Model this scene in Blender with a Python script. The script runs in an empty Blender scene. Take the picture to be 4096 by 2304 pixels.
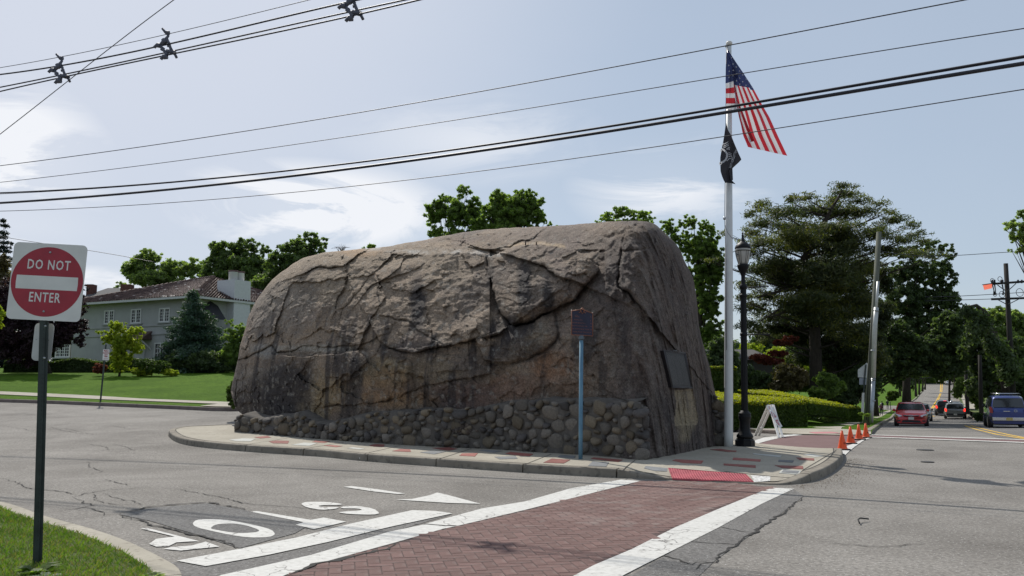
import bpy, bmesh, math, random
import numpy as np
from mathutils import Vector, Matrix, Quaternion
from mathutils.geometry import delaunay_2d_cdt

# ------------------------------------------------------------------ camera, sky, sun, exposure
SC = bpy.context.scene
COL = SC.collection
R = math.radians
F_PX, CX, CY = 3400.0, 2048.0, 1152.0
PITCH = math.atan(388.0 / F_PX)
EYE = 1.6
cam_data = bpy.data.cameras.new('camera')
cam_data.sensor_width = 36.0
cam_data.lens = 36.0 * F_PX / 4096.0
cam_data.clip_start = 0.1
cam_data.clip_end = 5000
cam = bpy.data.objects.new('camera', cam_data)
cam.location = (0, 0, EYE)
cam.rotation_euler = (math.pi / 2 + PITCH, 0, 0)
COL.objects.link(cam)
SC.camera = cam

SUN_EL = 48.5
SH = Vector((0.38, -0.925, 0))            # the way shadows fall on the ground
sun_vec = Vector((-SH.x * math.cos(R(SUN_EL)), -SH.y * math.cos(R(SUN_EL)), math.sin(R(SUN_EL))))
sun_d = bpy.data.lights.new('sun', 'SUN')
sun_d.energy = 4.2
sun_d.angle = R(0.5)
sun_d.color = (1.0, 0.955, 0.88)
sun_o = bpy.data.objects.new('sun', sun_d)
sun_o.rotation_euler = sun_vec.to_track_quat('Z', 'Y').to_euler()
sun_o.location = (0, 0, 30)
COL.objects.link(sun_o)
SC.view_settings.view_transform = 'Standard'
SC.view_settings.look = 'None'
SC.view_settings.gamma = 1.0
SC.view_settings.use_curve_mapping = False
SC.view_settings.exposure = 0.0


def ray(u, v):
    a = (u - CX) / F_PX
    b = (CY - v) / F_PX
    return Vector((a, math.cos(PITCH) - b * math.sin(PITCH), math.sin(PITCH) + b * math.cos(PITCH)))


world = bpy.data.worlds.new('World')
SC.world = world
world.use_nodes = True
wn, wl = world.node_tree.nodes, world.node_tree.links
wn.clear()
w_out = wn.new('ShaderNodeOutputWorld')
w_bg = wn.new('ShaderNodeBackground')
w_bg.inputs['Strength'].default_value = 0.12
wl.new(w_bg.outputs[0], w_out.inputs[0])
sky = wn.new('ShaderNodeTexSky')
sky.sky_type = 'NISHITA'
sky.sun_disc = False
sky.sun_elevation = R(SUN_EL)
sky.sun_rotation = math.atan2(sun_vec.x, sun_vec.y)
sky.air_density = 1.0
sky.dust_density = 0.8
sky.ozone_density = 1.0
tc = wn.new('ShaderNodeTexCoord')


def wnode(t, **kw):
    n = wn.new(t)
    for k, v in kw.items():
        setattr(n, k, v)
    return n


def wmath(op, a, b=None, clamp=False):
    n = wn.new('ShaderNodeMath')
    n.operation = op
    n.use_clamp = clamp
    for i, x in enumerate((a, b)):
        if x is None:
            continue
        if isinstance(x, (int, float)):
            n.inputs[i].default_value = x
        else:
            wl.new(x, n.inputs[i])
    return n.outputs[0]


def wnoise(scale, detail, rough, stretch, rot=0.0, dist=0.0):
    mp = wn.new('ShaderNodeMapping')
    mp.inputs['Scale'].default_value = stretch
    mp.inputs['Rotation'].default_value = (0, rot, 0)
    wl.new(tc.outputs['Generated'], mp.inputs[0])
    nz = wn.new('ShaderNodeTexNoise')
    nz.inputs['Scale'].default_value = scale
    nz.inputs['Detail'].default_value = detail
    nz.inputs['Roughness'].default_value = rough
    nz.inputs['Distortion'].default_value = dist
    wl.new(mp.outputs[0], nz.inputs[0])
    return nz.outputs['Fac']


def wblob(u, v, sharp, up=1.0):
    # soft patch of sky round one compass direction, wide and low when up > 1
    d = ray(u, v).normalized()
    sub = wn.new('ShaderNodeVectorMath'); sub.operation = 'SUBTRACT'
    wl.new(tc.outputs['Generated'], sub.inputs[0]); sub.inputs[1].default_value = d
    mul = wn.new('ShaderNodeVectorMath'); mul.operation = 'MULTIPLY'
    wl.new(sub.outputs[0], mul.inputs[0]); mul.inputs[1].default_value = (sharp, sharp * 0.5, sharp * up)
    ln = wn.new('ShaderNodeVectorMath'); ln.operation = 'LENGTH'
    wl.new(mul.outputs[0], ln.inputs[0])
    return wmath('SUBTRACT', 1.0, ln.outputs['Value'], True)


n_wisp = wnoise(5.0, 9, 0.62, (1.0, 1.0, 3.4), 0.12, 0.7)
n_soft = wnoise(1.5, 4, 0.5, (1.0, 1.0, 2.0))
b1 = wblob(1270, 835, 6.0, 2.9)
b2 = wblob(60, 650, 11.0, 1.0)
b3 = wblob(2680, 740, 8.0, 2.0)
b4 = wblob(60, 905, 9.0, 5.0)
b5 = wblob(420, 1130, 9.0, 6.0)
b6 = wblob(1900, 560, 6.0, 3.0)
bsum = wmath('ADD', wmath('MULTIPLY', b1, 1.25), wmath('MULTIPLY', b2, 1.1))
bsum = wmath('ADD', bsum, wmath('MULTIPLY', b3, 0.55))
bsum = wmath('ADD', bsum, wmath('MULTIPLY', b4, 0.7))
bsum = wmath('ADD', bsum, wmath('MULTIPLY', b5, 0.8))
bsum = wmath('ADD', bsum, wmath('MULTIPLY', b6, 0.3))
wis = wn.new('ShaderNodeMapRange')
wis.inputs['From Min'].default_value = 0.45
wis.inputs['From Max'].default_value = 0.58
wl.new(n_wisp, wis.inputs['Value'])
cl = wmath('MULTIPLY', bsum, wmath('ADD', wmath('MULTIPLY', wis.outputs[0], 0.9), 0.1), True)
cl = wmath('MULTIPLY', cl, 2.2, True)
hs0 = wn.new('ShaderNodeMixRGB')
hs0.inputs['Fac'].default_value = .72
hs0.inputs['Color2'].default_value = (3.8, 4.45, 5.3, 1)
wl.new(sky.outputs[0], hs0.inputs['Color1'])
# thin high haze, brighter towards the sun
dt_ = wn.new('ShaderNodeVectorMath'); dt_.operation = 'DOT_PRODUCT'
wl.new(tc.outputs['Generated'], dt_.inputs[0]); dt_.inputs[1].default_value = Vector((-.55, .62, .60)).normalized()
vmr = wn.new('ShaderNodeMapRange'); vmr.interpolation_type = 'SMOOTHSTEP'
vmr.inputs['From Min'].default_value = .66; vmr.inputs['From Max'].default_value = .97
vmr.inputs['To Min'].default_value = 0.0; vmr.inputs['To Max'].default_value = .85
wl.new(dt_.outputs['Value'], vmr.inputs[0])
veil = wmath('ADD', vmr.outputs[0], wmath('MULTIPLY', wmath('SUBTRACT', n_soft, 0.5), 0.5), True)
hs = wn.new('ShaderNodeMixRGB')
hs.inputs['Color2'].default_value = (5.7, 6.05, 6.9, 1)
wl.new(veil, hs.inputs['Fac'])
wl.new(hs0.outputs[0], hs.inputs['Color1'])
mx = wn.new('ShaderNodeMixRGB')
mx.inputs['Color2'].default_value = (7.6, 7.75, 8.1, 1)
wl.new(wmath('MULTIPLY', cl, 0.9), mx.inputs['Fac'])
wl.new(hs.outputs[0], mx.inputs['Color1'])
wl.new(mx.outputs[0], w_bg.inputs['Color'])

# ------------------------------------------------------------------ heights of the ground
_ys = np.arange(-50, 1600, 1.0)


def _prof(pts):
    x, z = zip(*pts)
    a = np.interp(_ys, x, z)
    k = np.exp(-0.5 * (np.arange(-9, 10) / 3.0) ** 2); k /= k.sum()
    b = np.convolve(np.pad(a, 9, 'edge'), k, 'valid')
    return b


PR = _prof([(-50, 0), (24, 0), (28, -.12), (50, -.85), (90, -1.94), (130, -1.9), (180, -1.5), (263, -.3), (330, 2.2), (450, 5.5), (1600, 25)])
PL = _prof([(-50, 0), (23, 0), (34, .5), (41, .85), (57, 1.5), (80, 2.3), (400, 5), (1600, 12)])


def g(X, Y):
    X = np.asarray(X, float); Y = np.asarray(Y, float)
    r = np.interp(Y, _ys, PR); l = np.interp(Y, _ys, PL)
    t = np.clip((X + 9.0) / 15.0, 0, 1); t = t * t * (3 - 2 * t)
    return l * (1 - t) + r * t


def P(u, v, D):
    d = ray(u, v)
    return Vector((0, 0, EYE)) + d * (D / d.y)


def G(u, v, h=0.0, hf=None):
    """point of the ground (or of a surface h above it) that a pixel of the survey photograph shows"""
    d = ray(u, v)
    D = 20.0
    f = hf or (lambda x, y: float(g(x, y)) + h)
    for _ in range(60):
        x = d.x * D / d.y
        z = f(x, D)
        if d.z >= -1e-5:
            Dn = D * 1.1
        else:
            Dn = (z - EYE) / (d.z / d.y)
        Dn = min(max(Dn, 2.0), 900.0)
        D = 0.5 * D + 0.5 * Dn
    return Vector((d.x * D / d.y, D, f(d.x * D / d.y, D)))


# ------------------------------------------------------------------ materials
MATS = {}


def newmat(name):
    m = bpy.data.materials.new(name)
    m.use_nodes = True
    MATS[name] = m
    return m, m.node_tree.nodes, m.node_tree.links, m.node_tree.nodes['Principled BSDF']


def plain(name, col, rough=0.6, metal=0.0, spec=0.5, coat=0.0, emit=None, es=0.0, var=0.0, vscale=8.0, bump=0.0, bscale=60.0):
    m, n, l, b = newmat(name)
    b.inputs['Base Color'].default_value = (*col, 1)
    b.inputs['Roughness'].default_value = rough
    b.inputs['Metallic'].default_value = metal
    b.inputs['Specular IOR Level'].default_value = spec
    b.inputs['Coat Weight'].default_value = coat
    if emit:
        b.inputs['Emission Color'].default_value = (*emit, 1)
        b.inputs['Emission Strength'].default_value = es
    t = n.new('ShaderNodeTexCoord')
    if var:
        nz = n.new('ShaderNodeTexNoise'); nz.inputs['Scale'].default_value = vscale; nz.inputs['Detail'].default_value = 6
        l.new(t.outputs['Object'], nz.inputs[0])
        mr = n.new('ShaderNodeMapRange'); mr.inputs['From Min'].default_value = .3; mr.inputs['From Max'].default_value = .7
        mr.inputs['To Min'].default_value = 1 - var; mr.inputs['To Max'].default_value = 1 + var
        l.new(nz.outputs['Fac'], mr.inputs[0])
        vm = n.new('ShaderNodeVectorMath'); vm.operation = 'SCALE'; vm.inputs[0].default_value = col
        l.new(mr.outputs[0], vm.inputs['Scale']); l.new(vm.outputs[0], b.inputs['Base Color'])
    if bump:
        nb = n.new('ShaderNodeTexNoise'); nb.inputs['Scale'].default_value = bscale; nb.inputs['Detail'].default_value = 4
        l.new(t.outputs['Object'], nb.inputs[0])
        bp = n.new('ShaderNodeBump'); bp.inputs['Strength'].default_value = bump; bp.inputs['Distance'].default_value = .01
        l.new(nb.outputs['Fac'], bp.inputs['Height']); l.new(bp.outputs[0], b.inputs['Normal'])
    return m


def mixcol(name, stops, scale, detail=8, rough=.9, dist=0.0, scale2=None, c2=None, f2=(.5, .7), bump=.3, bscale=120, bdist=.01, stretch=(1, 1, 1), spec=.3, island=0.0):
    """colour ramp over noise, a second sparse colour, fine relief"""
    m, n, l, b = newmat(name)
    b.inputs['Roughness'].default_value = rough
    b.inputs['Specular IOR Level'].default_value = spec
    t = n.new('ShaderNodeTexCoord')
    mp = n.new('ShaderNodeMapping'); mp.inputs['Scale'].default_value = stretch
    l.new(t.outputs['Object'], mp.inputs[0])
    nz = n.new('ShaderNodeTexNoise'); nz.inputs['Scale'].default_value = scale; nz.inputs['Detail'].default_value = detail
    nz.inputs['Roughness'].default_value = .65; nz.inputs['Distortion'].default_value = dist
    l.new(mp.outputs[0], nz.inputs[0])
    cr = n.new('ShaderNodeValToRGB')
    e = cr.color_ramp.elements
    while len(e) < len(stops):
        e.new(.5)
    for i, (p, c) in enumerate(stops):
        e[i].position = p; e[i].color = (*c, 1)
    l.new(nz.outputs['Fac'], cr.inputs[0])
    col = cr.outputs[0]
    if c2:
        n2 = n.new('ShaderNodeTexNoise'); n2.inputs['Scale'].default_value = scale2; n2.inputs['Detail'].default_value = 5
        l.new(mp.outputs[0], n2.inputs[0])
        mr = n.new('ShaderNodeMapRange'); mr.inputs['From Min'].default_value = f2[0]; mr.inputs['From Max'].default_value = f2[1]
        l.new(n2.outputs['Fac'], mr.inputs[0])
        mm = n.new('ShaderNodeMixRGB'); mm.inputs['Color2'].default_value = (*c2, 1)
        l.new(mr.outputs[0], mm.inputs['Fac']); l.new(col, mm.inputs['Color1'])
        col = mm.outputs[0]
    if island:
        oi = n.new('ShaderNodeObjectInfo')
        mr = n.new('ShaderNodeMapRange'); mr.inputs['To Min'].default_value = 1 - island; mr.inputs['To Max'].default_value = 1 + island
        l.new(oi.outputs['Random'], mr.inputs[0])
        vm = n.new('ShaderNodeVectorMath'); vm.operation = 'SCALE'
        l.new(col, vm.inputs[0]); l.new(mr.outputs[0], vm.inputs['Scale']); col = vm.outputs[0]
    l.new(col, b.inputs['Base Color'])
    if bump:
        nb = n.new('ShaderNodeTexNoise'); nb.inputs['Scale'].default_value = bscale; nb.inputs['Detail'].default_value = 6
        nb.inputs['Roughness'].default_value = .7
        l.new(mp.outputs[0], nb.inputs[0])
        bp = n.new('ShaderNodeBump'); bp.inputs['Strength'].default_value = bump; bp.inputs['Distance'].default_value = bdist
        l.new(nb.outputs['Fac'], bp.inputs['Height']); l.new(bp.outputs[0], b.inputs['Normal'])
    return m


def leafmat(name, c1, c2, trans=.35, scale=.6):
    m, n, l, b = newmat(name)
    geo = n.new('ShaderNodeNewGeometry')
    t = n.new('ShaderNodeTexCoord')
    nz = n.new('ShaderNodeTexNoise'); nz.inputs['Scale'].default_value = scale; nz.inputs['Detail'].default_value = 3
    l.new(t.outputs['Object'], nz.inputs[0])
    ad = n.new('ShaderNodeMath'); ad.operation = 'MULTIPLY_ADD'
    l.new(geo.outputs['Random Per Island'], ad.inputs[0]); ad.inputs[1].default_value = .75
    sb = n.new('ShaderNodeMath'); sb.operation = 'MULTIPLY_ADD'; sb.inputs[1].default_value = 1.6; sb.inputs[2].default_value = -.68
    l.new(nz.outputs['Fac'], sb.inputs[0]); l.new(sb.outputs[0], ad.inputs[2])
    ad.use_clamp = True
    mx_ = n.new('ShaderNodeMixRGB'); mx_.inputs['Color1'].default_value = (*c1, 1); mx_.inputs['Color2'].default_value = (*c2, 1)
    l.new(ad.outputs[0], mx_.inputs['Fac'])
    l.new(mx_.outputs[0], b.inputs['Base Color'])
    b.inputs['Roughness'].default_value = .55
    b.inputs['Specular IOR Level'].default_value = .35
    tr = n.new('ShaderNodeBsdfTranslucent')
    tv = n.new('ShaderNodeVectorMath'); tv.operation = 'MULTIPLY'; tv.inputs[1].default_value = (2.0, 2.25, .85)
    l.new(mx_.outputs[0], tv.inputs[0]); l.new(tv.outputs[0], tr.inputs['Color'])
    ms = n.new('ShaderNodeMixShader'); ms.inputs[0].default_value = trans
    l.new(b.outputs[0], ms.inputs[1]); l.new(tr.outputs[0], ms.inputs[2])
    l.new(ms.outputs[0], n['Material Output'].inputs[0])
    return m


def asphalt(name, lo, hi, spot):
    m, n, l, b = newmat(name)
    t = n.new('ShaderNodeTexCoord')
    b.inputs['Roughness'].default_value = .92
    b.inputs['Specular IOR Level'].default_value = .25
    big = n.new('ShaderNodeTexNoise'); big.inputs['Scale'].default_value = .42; big.inputs['Detail'].default_value = 10; big.inputs['Roughness'].default_value = .68; big.inputs['Distortion'].default_value = .5
    vo = n.new('ShaderNodeTexVoronoi'); vo.inputs['Scale'].default_value = 95
    fine = n.new('ShaderNodeTexNoise'); fine.inputs['Scale'].default_value = 24; fine.inputs['Detail'].default_value = 5; fine.inputs['Roughness'].default_value = .75
    for q in (big, vo, fine):
        l.new(t.outputs['Object'], q.inputs['Vector'])
    cr = n.new('ShaderNodeValToRGB')
    cr.color_ramp.elements[0].position = .32; cr.color_ramp.elements[0].color = (*lo, 1)
    cr.color_ramp.elements[1].position = .68; cr.color_ramp.elements[1].color = (*hi, 1)
    l.new(big.outputs['Fac'], cr.inputs[0])
    mr = n.new('ShaderNodeMapRange'); mr.inputs['From Min'].default_value = .25; mr.inputs['From Max'].default_value = .75
    mr.inputs['To Min'].default_value = .30; mr.inputs['To Max'].default_value = 1.70
    l.new(fine.outputs['Fac'], mr.inputs[0])
    vm = n.new('ShaderNodeVectorMath'); vm.operation = 'SCALE'
    l.new(cr.outputs[0], vm.inputs[0]); l.new(mr.outputs[0], vm.inputs['Scale'])
    sp = n.new('ShaderNodeMapRange'); sp.inputs['From Min'].default_value = .975; sp.inputs['From Max'].default_value = .99
    sep = n.new('ShaderNodeSeparateColor'); l.new(vo.outputs['Color'], sep.inputs[0]); l.new(sep.outputs[0], sp.inputs[0])
    mm = n.new('ShaderNodeMixRGB'); mm.inputs['Color2'].default_value = (*spot, 1)
    l.new(sp.outputs[0], mm.inputs['Fac']); l.new(vm.outputs[0], mm.inputs['Color1'])
    l.new(mm.outputs[0], b.inputs['Base Color'])
    bp = n.new('ShaderNodeBump'); bp.inputs['Strength'].default_value = .55; bp.inputs['Distance'].default_value = .012
    l.new(fine.outputs['Fac'], bp.inputs['Height']); l.new(bp.outputs[0], b.inputs['Normal'])
    return m


M_ASPH = asphalt('asphalt', (.142, .130, .116), (.240, .224, .202), (.42, .41, .39))
M_ASPH2 = asphalt('asphalt_dark', (.112, .108, .105), (.165, .160, .153), (.30, .30, .29))
M_ASPH3 = asphalt('asphalt_grey', (.118, .112, .106), (.180, .172, .163), (.33, .33, .32))
M_CRACK = plain('crack_dark', (.022, .020, .018), .95)  # dark fill for road cracks and paving joints
def paintmat():
    m, n, l, b = newmat('road_paint')
    t = n.new('ShaderNodeTexCoord'); b.inputs['Roughness'].default_value = .8; b.inputs['Specular IOR Level'].default_value = .3
    nd = n.new('ShaderNodeTexNoise'); nd.inputs['Scale'].default_value = 3; nd.inputs['Detail'].default_value = 5
    l.new(t.outputs['Object'], nd.inputs[0])
    ad = n.new('ShaderNodeMixRGB'); ad.blend_type = 'ADD'; ad.inputs[0].default_value = .35
    l.new(t.outputs['Object'], ad.inputs[1]); l.new(nd.outputs['Color'], ad.inputs[2])
    vo = n.new('ShaderNodeTexVoronoi'); vo.feature = 'DISTANCE_TO_EDGE'; vo.inputs['Scale'].default_value = 2.6
    l.new(ad.outputs[0], vo.inputs['Vector'])
    c1 = n.new('ShaderNodeMapRange'); c1.inputs['From Min'].default_value = .006; c1.inputs['From Max'].default_value = .022
    l.new(vo.outputs['Distance'], c1.inputs[0])
    n2 = n.new('ShaderNodeTexNoise'); n2.inputs['Scale'].default_value = 1.1; n2.inputs['Detail'].default_value = 4
    l.new(t.outputs['Object'], n2.inputs[0])
    c2 = n.new('ShaderNodeMapRange'); c2.inputs['From Min'].default_value = .44; c2.inputs['From Max'].default_value = .50
    l.new(n2.outputs['Fac'], c2.inputs[0])
    mxx = n.new('ShaderNodeMath'); mxx.operation = 'MAXIMUM'; l.new(c1.outputs[0], mxx.inputs[0]); l.new(c2.outputs[0], mxx.inputs[1])
    n3 = n.new('ShaderNodeTexNoise'); n3.inputs['Scale'].default_value = 14; n3.inputs['Detail'].default_value = 9; n3.inputs['Roughness'].default_value = .75
    l.new(t.outputs['Object'], n3.inputs[0])
    c3 = n.new('ShaderNodeMapRange'); c3.inputs['From Min'].default_value = .34; c3.inputs['From Max'].default_value = .40
    l.new(n3.outputs['Fac'], c3.inputs[0])
    mn = n.new('ShaderNodeMath'); mn.operation = 'MINIMUM'; l.new(mxx.outputs[0], mn.inputs[0]); l.new(c3.outputs[0], mn.inputs[1])
    cr = n.new('ShaderNodeValToRGB'); cr.color_ramp.elements[0].color = (.46, .45, .42, 1); cr.color_ramp.elements[1].color = (.61, .60, .57, 1)
    cr.color_ramp.elements[0].position = .35; cr.color_ramp.elements[1].position = .65
    l.new(n3.outputs['Fac'], cr.inputs[0])
    mm = n.new('ShaderNodeMixRGB'); mm.inputs['Color1'].default_value = (.17, .16, .15, 1)
    l.new(mn.outputs[0], mm.inputs['Fac']); l.new(cr.outputs[0], mm.inputs['Color2']); l.new(mm.outputs[0], b.inputs['Base Color'])
    bp = n.new('ShaderNodeBump'); bp.inputs['Strength'].default_value = .4; bp.inputs['Distance'].default_value = .006
    l.new(n3.outputs['Fac'], bp.inputs['Height']); l.new(bp.outputs[0], b.inputs['Normal'])
    return m


M_PAINT = paintmat()
M_YEL = plain('yellow_paint', (.62, .38, .035), .7, var=.2, vscale=5)
M_CONC = mixcol('concrete', [(.3, (.285, .258, .208)), (.7, (.40, .366, .300))], .9, 10, .9, 0, 14, (.22, .195, .16), (.56, .74), .4, 150)
M_KERB = mixcol('kerb_concrete', [(.3, (.165, .146, .120)), (.7, (.285, .254, .208))], 2.0, 9, .9, 0, 9, (.10, .088, .072), (.55, .76), .6, 90)
M_DARKKERB = mixcol('brownstone_kerb', [(.3, (.12, .095, .085)), (.7, (.20, .165, .15))], 2.0, 9, .9, bump=.4)
M_BRICK = mixcol('brick', [(.3, (.128, .072, .064)), (.5, (.170, .102, .090)), (.72, (.220, .148, .132))], 1.1, 12, .9, .4, 3.5, (.205, .158, .142), (.50, .70), .6, 160, island=.14)
M_JOINT = plain('brick_joint', (.07, .042, .038), .95)
M_BRICKFAR = mixcol('brick_far', [(.3, (.13, .075, .072)), (.7, (.18, .11, .105))], 3, 8, .9, bump=.3, bscale=60)
M_PRED = mixcol('red_flagstone', [(.3, (.20, .055, .045)), (.7, (.31, .12, .10))], 6, 8, .8, island=.25)
M_PGREY = mixcol('grey_flagstone', [(.3, (.13, .135, .14)), (.7, (.20, .205, .21))], 6, 8, .8, island=.2)
M_PLIGHT = mixcol('pale_flagstone', [(.3, (.38, .385, .36)), (.7, (.50, .50, .46))], 6, 8, .8)
M_TACT = plain('tactile_red', (.42, .085, .105), .8, var=.25, vscale=3)
M_GRAV = mixcol('broken_mortar', [(.35, (.20, .19, .18)), (.5, (.62, .61, .58)), (.7, (.75, .74, .72))], 26, 6, .9, bump=.8, bscale=60)
M_DIRT = mixcol('kerb_silt', [(.3, (.12, .085, .055)), (.7, (.22, .165, .115))], 12, 8, .95, bump=.6, bscale=80)
M_GRASS = mixcol('lawn_grass', [(.25, (.046, .098, .006)), (.5, (.070, .138, .010)), (.75, (.100, .178, .016))], .45, 9, .95, .2, 5, (.034, .075, .004), (.52, .72), .9, 45, .05, spec=.08)
M_GRASSV = mixcol('verge_grass', [(.25, (.062, .095, .018)), (.75, (.120, .160, .032))], 1.6, 9, .85, .2, 7, (.15, .12, .055), (.55, .75), .9, 60, .04)
M_SOIL = mixcol('soil', [(.3, (.05, .038, .028)), (.7, (.09, .07, .05))], 1.5, 8, .95, bump=.6)
M_BLACK = plain('black_rubber', (.012, .012, .013), .75)
M_LAMPBLK = plain('black_lamp_paint', (.006, .0065, .008), .5, spec=.25, bump=.1, bscale=30)
M_WIRE = plain('wire_black', (.012, .013, .022), .55)
M_WIREG = plain('wire_grey', (.06, .06, .065), .5, .3)
M_WHITE = plain('white_paint', (.74, .74, .71), .45, var=.06, vscale=3)
M_SIGNW = plain('sign_white', (.66, .66, .63), .4, var=.07, vscale=6)
M_SIGNR = plain('sign_red', (.34, .018, .035), .4, var=.10, vscale=9)
M_ALU = plain('aluminium', (.46, .47, .46), .45, .35, var=.08)
M_GALV = plain('galvanised_steel', (.34, .36, .38), .35, .8, var=.15, vscale=4)
M_POSTG = plain('green_steel_post', (.028, .040, .036), .5, .2, var=.3, vscale=9)
M_WOODP = mixcol('grey_green_pole_wood', [(.3, (.085, .09, .068)), (.7, (.17, .175, .14))], 2, 9, .9, stretch=(6, 6, .6), bump=.5)
M_DKWOOD = mixcol('creosote_pole_wood', [(.3, (.02, .018, .017)), (.7, (.045, .04, .037))], 2, 9, .9, stretch=(6, 6, .6), bump=.5)
M_BARK = mixcol('bark', [(.3, (.028, .022, .018)), (.7, (.065, .053, .042))], 3, 9, .95, stretch=(5, 5, 1), bump=.9, bdist=.05, bscale=14)
M_PANE = plain('window_pane', (.012, .014, .016), .12, spec=.3)
M_GLASS = plain('dark_glass', (.018, .022, .026), .08, spec=.9)


# ------------------------------------------------------------------ mesh helpers
def np_mesh(name, V, F, mats, midx=None, smooth=False, parent=None, uvcol=None):
    V = np.asarray(V, np.float32); F = np.asarray(F, np.int32)
    me = bpy.data.meshes.new(name)
    k = F.shape[1]
    me.vertices.add(len(V)); me.vertices.foreach_set('co', V.ravel())
    me.loops.add(F.size); me.loops.foreach_set('vertex_index', F.ravel())
    me.polygons.add(len(F))
    me.polygons.foreach_set('loop_start', np.arange(0, F.size, k, dtype=np.int32))
    me.polygons.foreach_set('loop_total', np.full(len(F), k, np.int32))
    if midx is not None:
        me.polygons.foreach_set('material_index', np.asarray(midx, np.int32))
    if smooth:
        me.polygons.foreach_set('use_smooth', np.ones(len(F), bool))
    for m in (mats if isinstance(mats, (list, tuple)) else [mats]):
        me.materials.append(m)
    me.update(calc_edges=True)
    me.validate()
    return link(name, me, parent)


def link(name, me, parent=None):
    o = bpy.data.objects.new(name, me)
    COL.objects.link(o)
    if parent is not None:
        o.parent = parent
        if parent.get('_wc'):
            o.matrix_parent_inverse = Matrix.Translation(-Vector(parent.location))
    return o


def tag(o, label=None, cat=None, group=None, kind=None):
    for k, v in (('label', label), ('category', cat), ('group', group), ('kind', kind)):
        if v:
            o[k] = v
    return o


def thing(name, label, cat, loc=(0, 0, 0), group=None, wc=True, kind=None):
    o = bpy.data.objects.new(name, None)
    o.empty_display_size = .2
    o.location = loc
    COL.objects.link(o)
    if wc:
        o['_wc'] = 1      # its parts are given in world coordinates
    tag(o, label, cat, group, kind)
    return o


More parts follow.
